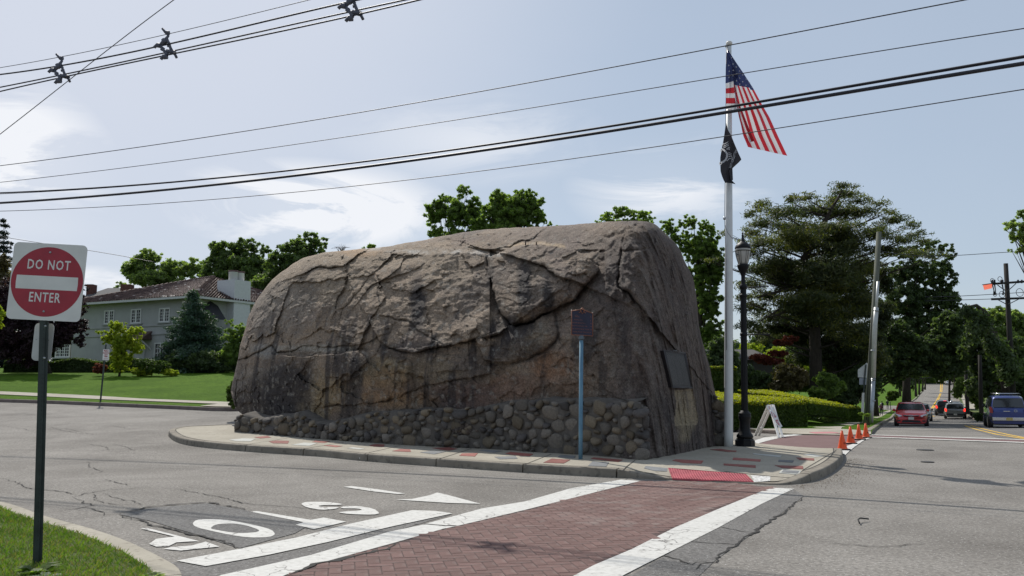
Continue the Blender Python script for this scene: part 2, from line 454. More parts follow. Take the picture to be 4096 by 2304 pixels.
class MB:
    def __init__(s):
        s.v, s.f, s.m, s.sm = [], [], [], []

    def add(s, vs, fs, mi=0, sm=False):
        b = len(s.v)
        s.v += [tuple(x) for x in vs]
        for f in fs:
            s.f.append(tuple(b + i for i in f)); s.m.append(mi); s.sm.append(sm)
        return s

    def box(s, c, size, rot=None, mi=0):
        c = Vector(c); hx, hy, hz = (q / 2 for q in size)
        vs = [Vector((x, y, z)) for z in (-hz, hz) for y in (-hy, hy) for x in (-hx, hx)]
        if rot is not None:
            vs = [rot @ q for q in vs]
        vs = [q + c for q in vs]
        return s.add(vs, [(0, 2, 3, 1), (4, 5, 7, 6), (0, 1, 5, 4), (2, 6, 7, 3), (0, 4, 6, 2), (1, 3, 7, 5)], mi)

    def beam(s, a, b, w, h, up=(0, 0, 1), mi=0):
        a = Vector(a); b = Vector(b); d = (b - a); L = d.length; d.normalize()
        up = Vector(up)
        x = d.cross(up)
        if x.length < 1e-4:
            x = d.cross(Vector((1, 0, 0)))
        x.normalize(); z = x.cross(d)
        M = Matrix((x, d, z)).transposed()
        return s.box((a + b) / 2, (w, L, h), M, mi)

    def lathe(s, a, b, prof, n=16, mi=0, sm=True, cap=True, phase=0.0):
        """prof: (distance from a towards b in metres, radius)"""
        a = Vector(a); d = (Vector(b) - a).normalized()
        x = d.orthogonal().normalized(); y = d.cross(x)
        vs = []
        for t, r in prof:
            for k in range(n):
                w = 2 * math.pi * (k + phase) / n
                vs.append(a + d * t + x * (r * math.cos(w)) + y * (r * math.sin(w)))
        fs = [(i * n + k, i * n + (k + 1) % n, (i + 1) * n + (k + 1) % n, (i + 1) * n + k) for i in range(len(prof) - 1) for k in range(n)]
        s.add(vs, fs, mi, sm)
        if cap:
            m = len(prof) - 1
            base = len(s.v) - len(vs)
            s.f.append(tuple(base + k for k in range(n - 1, -1, -1))); s.m.append(mi); s.sm.append(False)
            s.f.append(tuple(base + m * n + k for k in range(n))); s.m.append(mi); s.sm.append(False)
        return s

    def tube(s, pts, rad, n=8, mi=0, sm=True):
        pts = [Vector(p) for p in pts]
        rs = rad if isinstance(rad, (list, tuple)) else [rad] * len(pts)
        vs = []
        x = None
        for i, p in enumerate(pts):
            d = (pts[min(i + 1, len(pts) - 1)] - pts[max(i - 1, 0)]).normalized()
            if x is None:
                x = d.orthogonal().normalized()
            x = (x - d * x.dot(d)).normalized()
            y = d.cross(x)
            for k in range(n):
                w = 2 * math.pi * k / n
                vs.append(p + x * (rs[i] * math.cos(w)) + y * (rs[i] * math.sin(w)))
        fs = [(i * n + k, i * n + (k + 1) % n, (i + 1) * n + (k + 1) % n, (i + 1) * n + k) for i in range(len(pts) - 1) for k in range(n)]
        s.add(vs, fs, mi, sm)
        base = len(s.v) - len(vs); m = len(pts) - 1
        s.f.append(tuple(base + k for k in range(n - 1, -1, -1))); s.m.append(mi); s.sm.append(False)
        s.f.append(tuple(base + m * n + k for k in range(n))); s.m.append(mi); s.sm.append(False)
        return s

    def prism(s, poly, z0, z1, mi=0, M=None):
        """flat outline (x, y) raised from z0 to z1; M maps it into place"""
        n = len(poly)
        vs = [Vector((p[0], p[1], z0)) for p in poly] + [Vector((p[0], p[1], z1)) for p in poly]
        if M is not None:
            vs = [M @ q for q in vs]
        fs = [tuple(range(n - 1, -1, -1)), tuple(range(n, 2 * n))] + [(i, (i + 1) % n, n + (i + 1) % n, n + i) for i in range(n)]
        return s.add(vs, fs, mi)

    SPLIT = {'bolt', 'hole', 'clamp', 'star', 'insulator', 'brace', 'finial_ball', 'shed_fin', 'strap', 'emblem_dot', 'halyard', 'white_lettering',
             'crossbar', 'headlight', 'muntin', 'baluster', 'scroll_ornament', 'glazing_bar', 'spacer_frame', 'emblem_disc_edge', 'limb', 'border', 'rim'}

    def islands(s):
        par = list(range(len(s.v)))

        def find(a):
            while par[a] != a:
                par[a] = par[par[a]]; a = par[a]
            return a
        for f in s.f:
            r0 = find(f[0])
            for q in f[1:]:
                par[find(q)] = r0
        gr = {}
        for f, m_, sm in zip(s.f, s.m, s.sm):
            gr.setdefault(find(f[0]), []).append((f, m_, sm))
        out = []
        for fs in gr.values():
            ids = sorted({i for f, _, _ in fs for i in f}); mp = {a: b for b, a in enumerate(ids)}
            q = MB(); q.v = [s.v[i] for i in ids]
            for f, m_, sm in fs:
                q.f.append(tuple(mp[i] for i in f)); q.m.append(m_); q.sm.append(sm)
            out.append(q)
        return out

    def build(s, name, mats, parent=None, bevel=0.0, kind=None):
        if name in MB.SPLIT and kind is None and parent is not None:
            for q in s.islands():
                o = q.build1(name, mats, parent, bevel, kind)
            return o
        return s.build1(name, mats, parent, bevel, kind)

    def build1(s, name, mats, parent=None, bevel=0.0, kind=None):
        me = bpy.data.meshes.new(name)
        me.from_pydata([tuple(q) for q in s.v], [], s.f)
        for m in (mats if isinstance(mats, (list, tuple)) else [mats]):
            me.materials.append(m)
        me.polygons.foreach_set('material_index', s.m)
        me.polygons.foreach_set('use_smooth', s.sm)
        me.update()
        o = link(name, me, parent)
        if bevel:
            md = o.modifiers.new('bevel', 'BEVEL'); md.width = bevel; md.segments = 2; md.limit_method = 'ANGLE'
        if kind:
            o['kind'] = kind
        return o


def inside(px, py, poly):
    px = np.asarray(px); py = np.asarray(py)
    r = np.zeros(px.shape, bool)
    n = len(poly)
    for i in range(n):
        x0, y0 = poly[i][:2]; x1, y1 = poly[(i + 1) % n][:2]
        if y0 == y1:
            continue
        c = ((y0 > py) != (y1 > py)) & (px < (x1 - x0) * (py - y0) / (y1 - y0) + x0)
        r ^= c
    return r


def resample(poly, step, closed=True):
    out = []
    n = len(poly)
    for i in range(n if closed else n - 1):
        a = poly[i]; b = poly[(i + 1) % n]
        L = math.hypot(b[0] - a[0], b[1] - a[1]); k = max(1, int(L / step))
        for j in range(k):
            t = j / k
            out.append((a[0] + (b[0] - a[0]) * t, a[1] + (b[1] - a[1]) * t))
    if not closed:
        out.append(tuple(poly[-1][:2]))
    return out


def sheet(name, poly, hf, mat, step=1.0, parent=None, kind=None, maxpts=9000):
    """a surface over the outline poly, following the height function hf"""
    poly = [(p[0], p[1]) for p in poly]
    bd = resample(poly, step)
    xs = [p[0] for p in poly]; ys = [p[1] for p in poly]
    A = (max(xs) - min(xs)) * (max(ys) - min(ys))
    st = max(step, math.sqrt(A / maxpts))
    gx, gy = np.meshgrid(np.arange(min(xs) + st / 2, max(xs), st), np.arange(min(ys) + st / 2, max(ys), st))
    gx = gx.ravel(); gy = gy.ravel()
    ok = inside(gx, gy, poly)
    gx, gy = gx[ok], gy[ok]
    if len(gx):
        B = np.array(bd)
        keep = np.ones(len(gx), bool)
        for i in range(0, len(gx), 2000):
            d = np.hypot(gx[i:i + 2000, None] - B[None, :, 0], gy[i:i + 2000, None] - B[None, :, 1]).min(1)
            keep[i:i + 2000] = d > step * .35
        gx, gy = gx[keep], gy[keep]
    pts = [Vector(p) for p in bd] + [Vector((a, b)) for a, b in zip(gx, gy)]
    nb = len(bd)
    vs, es, fs, *_ = delaunay_2d_cdt(pts, [(i, (i + 1) % nb) for i in range(nb)], [], 1, 1e-5)
    Vx = np.array([[q.x, q.y] for q in vs])
    Z = np.asarray(hf(Vx[:, 0], Vx[:, 1])) * np.ones(len(Vx))
    F = np.array([f[:3] for f in fs], np.int32)
    a, b, c = Vx[F[:, 0]], Vx[F[:, 1]], Vx[F[:, 2]]
    cr = (b[:, 0] - a[:, 0]) * (c[:, 1] - a[:, 1]) - (b[:, 1] - a[:, 1]) * (c[:, 0] - a[:, 0])
    F[cr < 0] = F[cr < 0][:, ::-1]
    o = np_mesh(name, np.column_stack([Vx, Z]), F, mat, smooth=True, parent=parent)
    if kind:
        o['kind'] = kind
    return o


def pxpoly(pts, h=0.0, hf=None):
    return [tuple(G(u, v, h, hf))[:2] for u, v in pts]


def ribbon(mb, pts, w, hf, mi=0, taper=False, jit=0.0, rng=random):
    """thin flat strip along pts (world x, y) lying on hf"""
    n = len(pts)
    L = []
    for i, p in enumerate(pts):
        a = pts[max(i - 1, 0)]; b = pts[min(i + 1, n - 1)]
        dx, dy = b[0] - a[0], b[1] - a[1]; q = math.hypot(dx, dy) or 1
        ww = w * (math.sin(math.pi * (i + .5) / n) * .8 + .25 if taper else 1) / 2
        if jit:
            ww *= rng.uniform(1 - jit, 1 + jit)
        L.append((p[0] - dy / q * ww, p[1] + dx / q * ww, p[0] + dy / q * ww, p[1] - dx / q * ww))
    vs = []
    for q in L:
        vs += [(q[0], q[1], float(hf(q[0], q[1]))), (q[2], q[3], float(hf(q[2], q[3])))]
    mb.add(vs, [(2 * i, 2 * i + 1, 2 * i + 3, 2 * i + 2) for i in range(n - 1)], mi)


# value noise, vectorised
def _hash(ix, iy, iz, seed):
    h = (ix.astype(np.int64) * 374761393 + iy.astype(np.int64) * 668265263 + iz.astype(np.int64) * 2147483647 + seed * 1274126177) & 0xffffffff
    h = ((h ^ (h >> 13)) * 1274126177) & 0xffffffff
    h = ((h ^ (h >> 16)) * 2246822519) & 0xffffffff
    return (h & 0xffff) / 32767.5 - 1.0


def vnoise(x, y, z, seed=0):
    fx, fy, fz = np.floor(x), np.floor(y), np.floor(z)
    tx, ty, tz = x - fx, y - fy, z - fz
    tx, ty, tz = (t * t * t * (t * (t * 6 - 15) + 10) for t in (tx, ty, tz))
    r = 0
    for dx in (0, 1):
        for dy in (0, 1):
            for dz in (0, 1):
                w = (tx if dx else 1 - tx) * (ty if dy else 1 - ty) * (tz if dz else 1 - tz)
                r = r + w * _hash(fx + dx, fy + dy, fz + dz, seed)
    return r


def fbm(x, y, z, oct=5, seed=0, gain=.5, ridged=False):
    s, a, f, t = 0, 1.0, 1.0, 0
    for o in range(oct):
        n = vnoise(x * f, y * f, z * f, seed + o * 17)
        if ridged:
            n = 1 - 2 * np.abs(n)
        s = s + a * n; t += a; a *= gain; f *= 2.03
    return s / t
# ------------------------------------------------------------------ ground and road
def grid_sheet(name, xs, ys, hf, mat):
    X, Y = np.meshgrid(xs, ys)
    Z = hf(X, Y)
    V = np.column_stack([X.ravel(), Y.ravel(), np.asarray(Z).ravel()])
    nx, ny = len(xs), len(ys)
    i = np.arange(nx * ny).reshape(ny, nx)
    F = np.stack([i[:-1, :-1], i[:-1, 1:], i[1:, 1:], i[1:, :-1]], -1).reshape(-1, 4)
    return np_mesh(name, V, F, mat, smooth=True)


o = grid_sheet('ground', np.linspace(-1500, 1500, 90), np.concatenate([np.arange(-400, 0, 50), np.arange(0, 400, 20), np.linspace(400, 1590, 14)]),
               lambda x, y: g(x, y) - .45, M_SOIL)
o['kind'] = 'structure'
o = grid_sheet('road', np.concatenate([np.arange(-80, 30, 1.0), np.arange(30, 240, 4.0)]),
               np.concatenate([np.arange(-15, 60, 1.0), np.arange(60, 520, 3.0)]), g, M_ASPH)
o['kind'] = 'structure'


def smooth_path(pts, step=.25, it=2):
    p = [tuple(q[:2]) for q in pts]
    for _ in range(it):                         # Chaikin, end points kept
        q = [p[0]]
        for a, b in zip(p[:-1], p[1:]):
            q += [(a[0] * .75 + b[0] * .25, a[1] * .75 + b[1] * .25), (a[0] * .25 + b[0] * .75, a[1] * .25 + b[1] * .75)]
        q.append(p[-1]); p = q
    return resample(p, step, False)


def kerb(parent, path, joints, top, base, width, mat, gap=.018, name='kerbstone', jagged=0.0, rnd=.03):
    """path: outer (road side) line; the stone lies on its left. joints: arc lengths"""
    P_ = np.array(path)
    seg = np.hypot(*(P_[1:] - P_[:-1]).T); s = np.concatenate([[0], np.cumsum(seg)])
    cuts = [0.0] + [j for j in joints if 0 < j < s[-1]] + [s[-1]]
    T = np.gradient(P_, axis=0); T /= np.maximum(np.hypot(T[:, 0], T[:, 1])[:, None], 1e-6)
    rr = random.Random(5)
    for a, b in zip(cuts[:-1], cuts[1:]):
        a2, b2 = a + gap / 2, b - gap / 2
        if b2 - a2 < .1:
            continue
        ss = np.unique(np.concatenate([[a2], s[(s > a2 + .05) & (s < b2 - .05)], [b2]]))
        x = np.interp(ss, s, P_[:, 0]); y = np.interp(ss, s, P_[:, 1])
        tx = np.interp(ss, s, T[:, 0]); ty = np.interp(ss, s, T[:, 1])
        nx, ny = -ty, tx
        V = []; k = 6
        for i in range(len(ss)):
            zb = float(base(x[i], y[i])) - .06; zt = float(top(x[i], y[i]))
            h = zt - zb - .06
            r = min(rnd, max(h, .004) * .5)
            j = rr.uniform(0, jagged)
            for (o_, z) in ((0, zb), (0.01 + j, zt - r), (0.01 + j + r * .35, zt - r * .3), (0.01 + j + r, zt), (width, zt + .002), (width, zb)):
                V.append((x[i] + nx[i] * o_, y[i] + ny[i] * o_, z))
        Fc = [(i * k + q, (i + 1) * k + q, (i + 1) * k + (q + 1) % k, i * k + (q + 1) % k) for i in range(len(ss) - 1) for q in range(k)]
        m = MB().add(V, Fc)
        m.f += [tuple(range(k)), tuple((len(ss) - 1) * k + q for q in range(k - 1, -1, -1))]; m.m += [0, 0]; m.sm += [False, False]
        m.build(name, mat, parent)
    return s[-1]


def offset_path(path, d):
    P_ = np.array(path); T = np.gradient(P_, axis=0); T /= np.maximum(np.hypot(T[:, 0], T[:, 1])[:, None], 1e-6)
    return [tuple(q) for q in P_ + np.column_stack([-T[:, 1], T[:, 0]]) * d]


# ------------------------------------------------------------------ the island round the boulder
front_px = [(668, 1742), (696, 1766), (737, 1779), (807, 1790), (974, 1806), (1211, 1822), (1300, 1828), (1453, 1845),
            (1754, 1867), (2000, 1884), (2096, 1891), (2300, 1903), (2489, 1912), (2700, 1922), (2925, 1932), (3101, 1941), (3176, 1939), (3253, 1927),
            (3314, 1901), (3353, 1873), (3377, 1840), (3369, 1816)]
isl_front = [tuple(G(u, v))[:2] for u, v in front_px]
isl_left = [tuple(G(u, v, .15))[:2] for u, v in [(925, 1697), (831, 1701), (731, 1705), (686, 1713)]]
isl_back = [tuple(G(u, v, .02))[:2] for u, v in [(3330, 1807), (3180, 1793), (3019, 1779), (2960, 1773)]] + [(5.2, 27.0), (1.0, 30.2), (-4.5, 32.2), (-8.5, 32.0)]
drop1 = [tuple(G(u, v))[:2] for u, v in [(2720, 1922), (2925, 1932), (3080, 1940)]]
drop2 = [tuple(G(u, v))[:2] for u, v in [(3310, 1805), (3180, 1793), (3000, 1776)]]


def seg_dist(x, y, pts):
    x = np.asarray(x, float); y = np.asarray(y, float)
    d = np.full(x.shape, 1e9)
    for (ax, ay), (bx, by) in zip(pts[:-1], pts[1:]):
        vx, vy = bx - ax, by - ay
        t = np.clip(((x - ax) * vx + (y - ay) * vy) / (vx * vx + vy * vy), 0, 1)
        d = np.minimum(d, np.hypot(x - ax - vx * t, y - ay - vy * t))
    return d


def hI(x, y):
    d = np.minimum(seg_dist(x, y, drop1), seg_dist(x, y, drop2))
    t = np.clip(d / 1.25, 0, 1); t = t * t * (3 - 2 * t)
    return g(x, y) + .022 + .13 * t


isl_path = smooth_path(isl_left + isl_front, .2, 2)
isl_root = thing('island_kerb', 'pale concrete kerb curving round the island under the huge boulder', None, kind='structure')
jp = [G(972, 1806), G(1208, 1822), G(1453, 1845), G(1755, 1867), G(2098, 1891), G(2489, 1912), G(3253, 1927), G(740, 1780)]
Pa = np.array(isl_path); sa = np.concatenate([[0], np.cumsum(np.hypot(*(Pa[1:] - Pa[:-1]).T))])
joints = sorted(float(sa[np.argmin(np.hypot(Pa[:, 0] - q.x, Pa[:, 1] - q.y))]) for q in jp)
joints = [1.4, 3.0] + [j for j in joints if j > 3.5]
kerb(isl_root, isl_path, joints, hI, g, .19, M_KERB, gap=.03)
inner = offset_path(isl_path, .196)
isl_poly = inner + [p for p in isl_back]
isl_poly = [p for i, p in enumerate(isl_poly) if i == 0 or math.hypot(p[0] - isl_poly[i - 1][0], p[1] - isl_poly[i - 1][1]) > .08]
pave = sheet('island_pavement', isl_poly, hI, M_CONC, .3, kind='structure', maxpts=6000)
# dropped edge towards the second crossing
bk = smooth_path(isl_back[:4], .3, 1)
m = MB(); ribbon(m, bk, .18, lambda x, y: hI(x, y) + .003); m.build('kerb_edge', M_KERB, pave)
mj = MB()
ribbon(mj, inner, .022, lambda x, y: hI(x, y) + .0045)


def jl(a, b, w=.02):
    A, B = G(*a, hf=hI), G(*b, hf=hI)
    n = 8
    ribbon(mj, [(A.x + (B.x - A.x) * i / n, A.y + (B.y - A.y) * i / n) for i in range(n + 1)], w, lambda x, y: hI(x, y) + .0045)


for a, b in [((2489, 1884), (2540, 1842)), ((2095, 1860), (2205, 1817)), ((1755, 1837), (1885, 1795)), ((1453, 1816), (1600, 1783)), ((1210, 1796), (1375, 1769)),
             ((974, 1780), (1150, 1753)), ((3019, 1779), (3336, 1827)), ((3190, 1912), (3335, 1808)), ((2897, 1886), (3180, 1912)), ((2520, 1890), (2700, 1915)),
             ((3335, 1812), (3345, 1800)), ((1340, 1811), (1700, 1836)), ((2000, 1848), (2490, 1882))]:
    jl(a, b)
mj.build('joint_line', M_CRACK, pave)


def patch(pts, s, ox, oy, mat, lbl=None):
    w = [G(ox + x / s, oy + y / s, hf=hI) for x, y in pts]
    vs = [(q.x, q.y, float(hI(q.x, q.y)) - .01) for q in w] + [(q.x, q.y, float(hI(q.x, q.y)) + .0075) for q in w]
    n = len(w)
    m = MB().add(vs, [tuple(range(n - 1, -1, -1)), tuple(range(n, 2 * n))] + [(i, (i + 1) % n, n + (i + 1) % n, n + i) for i in range(n)])
    m.build('flagstone', mat, pave)


z6 = (2.342, 900, 1550); z7 = (2.342, 1900, 1500); z8 = (3.623, 2900, 1600)
RR, GG, LL = M_PRED, M_PGREY, M_PLIGHT
for z, mat, pts in [
    (z6, LL, [(40, 490), (100, 503), (240, 505), (285, 482), (180, 478)]),
    (z6, RR, [(275, 466), (400, 455), (432, 470), (330, 478)]), (z6, RR, [(410, 508), (450, 524), (590, 527), (600, 502), (480, 498)]),
    (z6, LL, [(625, 538), (790, 548), (862, 525), (740, 518)]), (z6, RR, [(815, 512), (930, 520), (987, 507), (850, 500)]),
    (z6, RR, [(925, 545), (1040, 560), (1102, 550), (980, 540)]), (z6, LL, [(1145, 570), (1260, 582), (1312, 576), (1200, 562)]),
    (z6, RR, [(1350, 545), (1400, 556), (1490, 555), (1493, 535), (1400, 533)]), (z6, RR, [(1565, 598), (1743, 605), (1735, 582), (1640, 578)]),
    (z6, GG, [(1830, 610), (1960, 627), (2070, 603), (1940, 595)]), (z6, RR, [(1940, 568), (2030, 585), (2100, 592), (2180, 576), (2100, 562)]),
    (z6, RR, [(2195, 640), (2340, 648), (2370, 617), (2220, 620)]), (z6, GG, [(2380, 592), (2520, 612), (2600, 596), (2440, 586)]),
    (z7, RR, [(285, 738), (400, 755), (510, 762), (545, 742), (330, 723)]), (z7, GG, [(180, 768), (230, 790), (400, 785), (380, 763)]),
    (z7, RR, [(640, 822), (830, 830), (893, 797), (720, 785)]), (z7, GG, [(775, 770), (925, 782), (945, 760), (800, 752)]),
    (z7, RR, [(1085, 785), (1200, 800), (1340, 817), (1385, 797), (1110, 775)]), (z7, GG, [(1060, 853), (1230, 860), (1255, 820), (1100, 812)]),
    (z7, GG, [(1585, 875), (1680, 900), (1800, 905), (1800, 876), (1600, 856)]), (z7, RR, [(1850, 803), (1950, 825), (2120, 832), (2140, 805), (1880, 793)]),
    (z7, RR, [(2200, 700), (2380, 723), (2440, 715), (2300, 693)]), (z8, RR, [(-20, 925), (-20, 948), (445, 985), (445, 950)]),
    (z8, RR, [(120, 838), (110, 868), (510, 895), (520, 865)]), (z8, LL, [(400, 775), (420, 792), (800, 833), (820, 808)]),
    (z8, RR, [(720, 950), (820, 985), (1135, 1005), (1130, 962)]), (z8, LL, [(780, 1060), (1070, 1085), (1105, 1030), (830, 1010)]),
    (z8, LL, [(1130, 800), (1300, 830), (1430, 815), (1240, 782)]), (z8, RR, [(1030, 835), (1080, 870), (1295, 880), (1290, 850)]),
    (z8, GG, [(780, 870), (770, 897), (980, 910), (1000, 880)]), (z8, RR, [(0, 725), (0, 745), (160, 755), (170, 738)])]:
    patch(pts, *z, mat)
# grey middle of the framed slab
w = [G(2900 + x / 3.623, 1600 + y / 3.623, hf=hI) for x, y in [(815, 1055), (1050, 1072), (1078, 1036), (848, 1022)]]
MB().add([(q.x, q.y, float(hI(q.x, q.y)) + .011) for q in w], [(0, 1, 2, 3)]).build('flagstone', M_PGREY, pave)


def tactile(parent, corners, hf, nx, ny, mat, domes=True):
    w = [G(u, v, hf=hf) for u, v in corners]
    w = [Vector((q.x, q.y, 0)) for q in w]
    at = lambda s, t: (w[0] * (1 - s) + w[1] * s) * (1 - t) + (w[3] * (1 - s) + w[2] * s) * t
    V, Fc = [], []
    N = 8
    for j in range(N + 1):
        for i in range(N + 1):
            q = at(i / N, j / N); V.append((q.x, q.y, float(hf(q.x, q.y)) + .010))
    Fc = [(j * (N + 1) + i, j * (N + 1) + i + 1, (j + 1) * (N + 1) + i + 1, (j + 1) * (N + 1) + i) for j in range(N) for i in range(N)]
    m = MB().add(V, Fc)
    for k in range(4):
        a, b = w[k], w[(k + 1) % 4]
        m.add([(a.x, a.y, float(hf(a.x, a.y)) - .02), (b.x, b.y, float(hf(b.x, b.y)) - .02), (b.x, b.y, float(hf(b.x, b.y)) + .010), (a.x, a.y, float(hf(a.x, a.y)) + .010)], [(0, 1, 2, 3)])
    pl = m.build('tactile_plate', mat, parent)
    if domes:
        m = MB()
        for j in range(ny):
            for i in range(nx):
                q = at((i + .5) / nx, (j + .5) / ny); z = float(hf(q.x, q.y)) + .0095
                vs = []
                for rr_, zz in ((.019, 0), (.011, .009)):
                    vs += [(q.x + rr_ * math.cos(a_), q.y + rr_ * math.sin(a_), z + zz) for a_ in [k * math.pi / 3 for k in range(6)]]
                m.add(vs, [(k, (k + 1) % 6, 6 + (k + 1) % 6, 6 + k) for k in range(6)] + [tuple(range(6, 12))])
        m.build('dome', mat, parent, kind='stuff')


tp = thing('tactile_paving', 'bright pink-red tactile plate on the near corner ramp of the island', 'tactile paving', G(2840, 1895))
tactile(tp, [(2673, 1873), (2984, 1898), (3015, 1929), (2690, 1915)], lambda x, y: hI(x, y) + .002, 30, 9, M_TACT)
w = [G(u, v, hf=hI) for u, v in [(3003, 1902), (3081, 1907), (3081, 1925), (3016, 1930)]]
MB().add([(q.x, q.y, float(hI(q.x, q.y)) + .006) for q in w], [(0, 1, 2, 3)]).build('broken_slab', M_GRAV, pave)

# ------------------------------------------------------------------ near brick crossing
hz = lambda dz: (lambda x, y: g(x, y) + dz)
L1_out = [(740, 2370), (885, 2304), (1245, 2223), (1556, 2130), (1680, 2104), (1929, 2036), (2100, 2008), (2280, 1956), (2485, 1920)]
L1_in = [(2559, 1926), (2303, 1991), (2100, 2042), (1823, 2108), (1773, 2118), (1581, 2173), (1264, 2260), (1140, 2304), (1010, 2370)]
L2_l = [(2160, 2380), (2300, 2304), (2373, 2265), (2524, 2201), (2699, 2113), (2874, 2038), (3048, 1966), (3095, 1953)]
L2_r = [(3176, 1957), (3048, 2017), (2874, 2113), (2699, 2201), (2582, 2259), (2495, 2304), (2385, 2380)]
cross_px = [(2559, 1926), (2303, 1991), (2100, 2042), (1823, 2108), (1581, 2173), (1264, 2260), (1140, 2304), (1010, 2370), (2160, 2380), (2300, 2304), (2524, 2201), (2699, 2113),
            (2874, 2038), (3048, 1966), (3095, 1950), (2925, 1934), (2700, 1925)]
cross_poly = pxpoly(cross_px)
cw = sheet('crosswalk', cross_poly, hz(.003), M_JOINT, .5, kind='structure')


def herringbone(parent, poly, hf, ang, L, W, gap, mat, limit=300, hh=.008):
    """bricks L x W laid in a herringbone; the nearest `limit` are parts of their own"""
    ca, sa_ = math.cos(ang), math.sin(ang)
    xs = [p[0] for p in poly]; ys = [p[1] for p in poly]
    cx, cy = sum(xs) / len(xs), sum(ys) / len(ys)
    rad = max(math.hypot(x - cx, y - cy) for x, y in poly) + L
    n = int(rad / W) + 2
    out = []
    # classic herringbone: each cell (k, j) holds a horizontal and a vertical brick, stepping by W diagonally
    for j in range(-2 * n, 2 * n):
        for k in range(-n, n):
            bx = (j + k * 4 * 0 + k * 4) * W * 0
            x0 = (j + 4 * k) * W; y0 = j * W
            for (dx, dy, w_, h_) in ((0, 0, L, W), (0, W, W, L)):
                x, y = x0 + dx + w_ / 2 - (4 * n * 0), y0 + dy + h_ / 2
                if abs(x) > rad * 1.5 or abs(y) > rad * 1.5:
                    continue
                X = cx + x * ca - y * sa_; Y = cy + x * sa_ + y * ca
                out.append((X, Y, w_ > h_))
    out = np.array(out)
    ok = inside(out[:, 0], out[:, 1], poly)
    out = out[ok]
    out = out[np.argsort(np.hypot(out[:, 0], out[:, 1]))]
    # shared brick mesh with a chamfered top
    a, b, c = L / 2 - gap / 2, W / 2 - gap / 2, .006
    vs = [(sx * a, sy * b, -.012) for sx, sy in ((-1, -1), (1, -1), (1, 1), (-1, 1))] + [(sx * a, sy * b, hh - c * .6) for sx, sy in ((-1, -1), (1, -1), (1, 1), (-1, 1))] + \
         [(sx * (a - c), sy * (b - c), hh) for sx, sy in ((-1, -1), (1, -1), (1, 1), (-1, 1))]
    fs = [(8, 9, 10, 11)] + [(i, (i + 1) % 4, 4 + (i + 1) % 4, 4 + i) for i in range(4)] + [(4 + i, 4 + (i + 1) % 4, 8 + (i + 1) % 4, 8 + i) for i in range(4)]
    me = bpy.data.meshes.new('brick'); me.from_pydata(vs, [], fs); me.materials.append(mat); me.update()
    rr = random.Random(3)
    V = np.array(vs); allV, allF = [], []
    for i, (X, Y, hor) in enumerate(out):
        an = ang + (0 if hor else math.pi / 2) + rr.uniform(-.012, .012)
        z = float(hf(X, Y)) + rr.uniform(-.0015, .0015)
        if i < limit:
            o = bpy.data.objects.new('brick', me); COL.objects.link(o); o.parent = parent
            o.location = (X, Y, z); o.rotation_euler = (rr.uniform(-.006, .006), rr.uniform(-.006, .006), an)
        else:
            q = V.copy(); q[:, 0] = V[:, 0] * math.cos(an) - V[:, 1] * math.sin(an) + X
            q[:, 1] = V[:, 0] * math.sin(an) + V[:, 1] * math.cos(an) + Y; q[:, 2] += z
            allF.append(np.array(fs) + len(allV) * len(vs)); allV.append(q)
    if allV:
        o = np_mesh('brick_field', np.concatenate(allV), np.concatenate(allF), mat, parent=parent)
        o['kind'] = 'stuff'
    return len(out)


herringbone(cw, cross_poly, hz(-.0005), R(11), .226, .113, .009, M_BRICK)


def mark(name, px, lbl, cat='road marking', mat=None, h=.0085, hole=None, grp=None, step=.4, root=None):
    poly = pxpoly(px)
    o = sheet(name, poly, hz(h), mat or M_PAINT, step)
    if root is None:
        o['kind'] = 'structure'
    return o


mark('crosswalk_line', L1_out + L1_in, '')
mark('crosswalk_line', L2_l + L2_r, '')
mark('stop_line', [(705, 2246), (823, 2268), (1071, 2223), (1307, 2172), (1556, 2111), (1811, 2056), (1740, 2046), (1649, 2043), (1400, 2098), (1183, 2154), (873, 2215)], '')


def z1(pts, s=1.61, ox=500, oy=1850):
    return [(ox + x / s, oy + y / s) for x, y in pts]


def chaikin(p):
    q = []
    for a, b in zip(p, p[1:] + p[:1]):
        q += [(a[0] * .78 + b[0] * .22, a[1] * .78 + b[1] * .22), (a[0] * .22 + b[0] * .78, a[1] * .22 + b[1] * .78)]
    return q


letters = thing('stop_lettering', None, None, kind='structure')
for nm, pts in [
    ('letter', z1([(1130, 270), (1170, 294), (1265, 310), (1355, 303), (1385, 291), (1265, 292), (1240, 283), (1290, 277), (1385, 279), (1405, 270), (1290, 257), (1165, 257)])),
    ('letter', z1([(1365, 326), (1450, 337), (1600, 341), (1643, 331), (1600, 300), (1500, 284), (1410, 285), (1382, 299), (1500, 300), (1530, 309), (1500, 315), (1430, 318)])),
    ('letter', z1([(803, 320), (1150, 389), (1118, 400), (1100, 406), (1215, 434), (1425, 386), (1280, 359), (1195, 374), (850, 317)])),
    ('letter', z1([(100, 430), (320, 482), (200, 497), (155, 530), (200, 547), (280, 545), (330, 520), (420, 514), (478, 512), (330, 474), (145, 427)])),
    ('letter', z1([(245, 562), (360, 573), (480, 560), (608, 547), (520, 515), (430, 540), (300, 550)]))]:
    sheet(nm, chaikin(pxpoly(pts)) if len(pts) == 12 else pxpoly(pts), hz(.009), M_PAINT, .3, parent=letters)
outer = z1([(435, 395), (442, 410), (470, 425), (560, 446), (680, 472), (800, 489), (930, 486), (970, 468), (945, 438), (860, 413), (735, 388), (640, 372), (520, 369), (458, 374)])
innr = z1([(552, 425), (556, 432), (572, 436), (610, 443), (690, 457), (765, 460), (845, 454), (866, 446), (858, 437), (800, 415), (735, 402), (685, 397), (610, 400), (575, 408)])
ow, iw = chaikin(pxpoly(outer)), chaikin(pxpoly(innr))
n = len(ow)
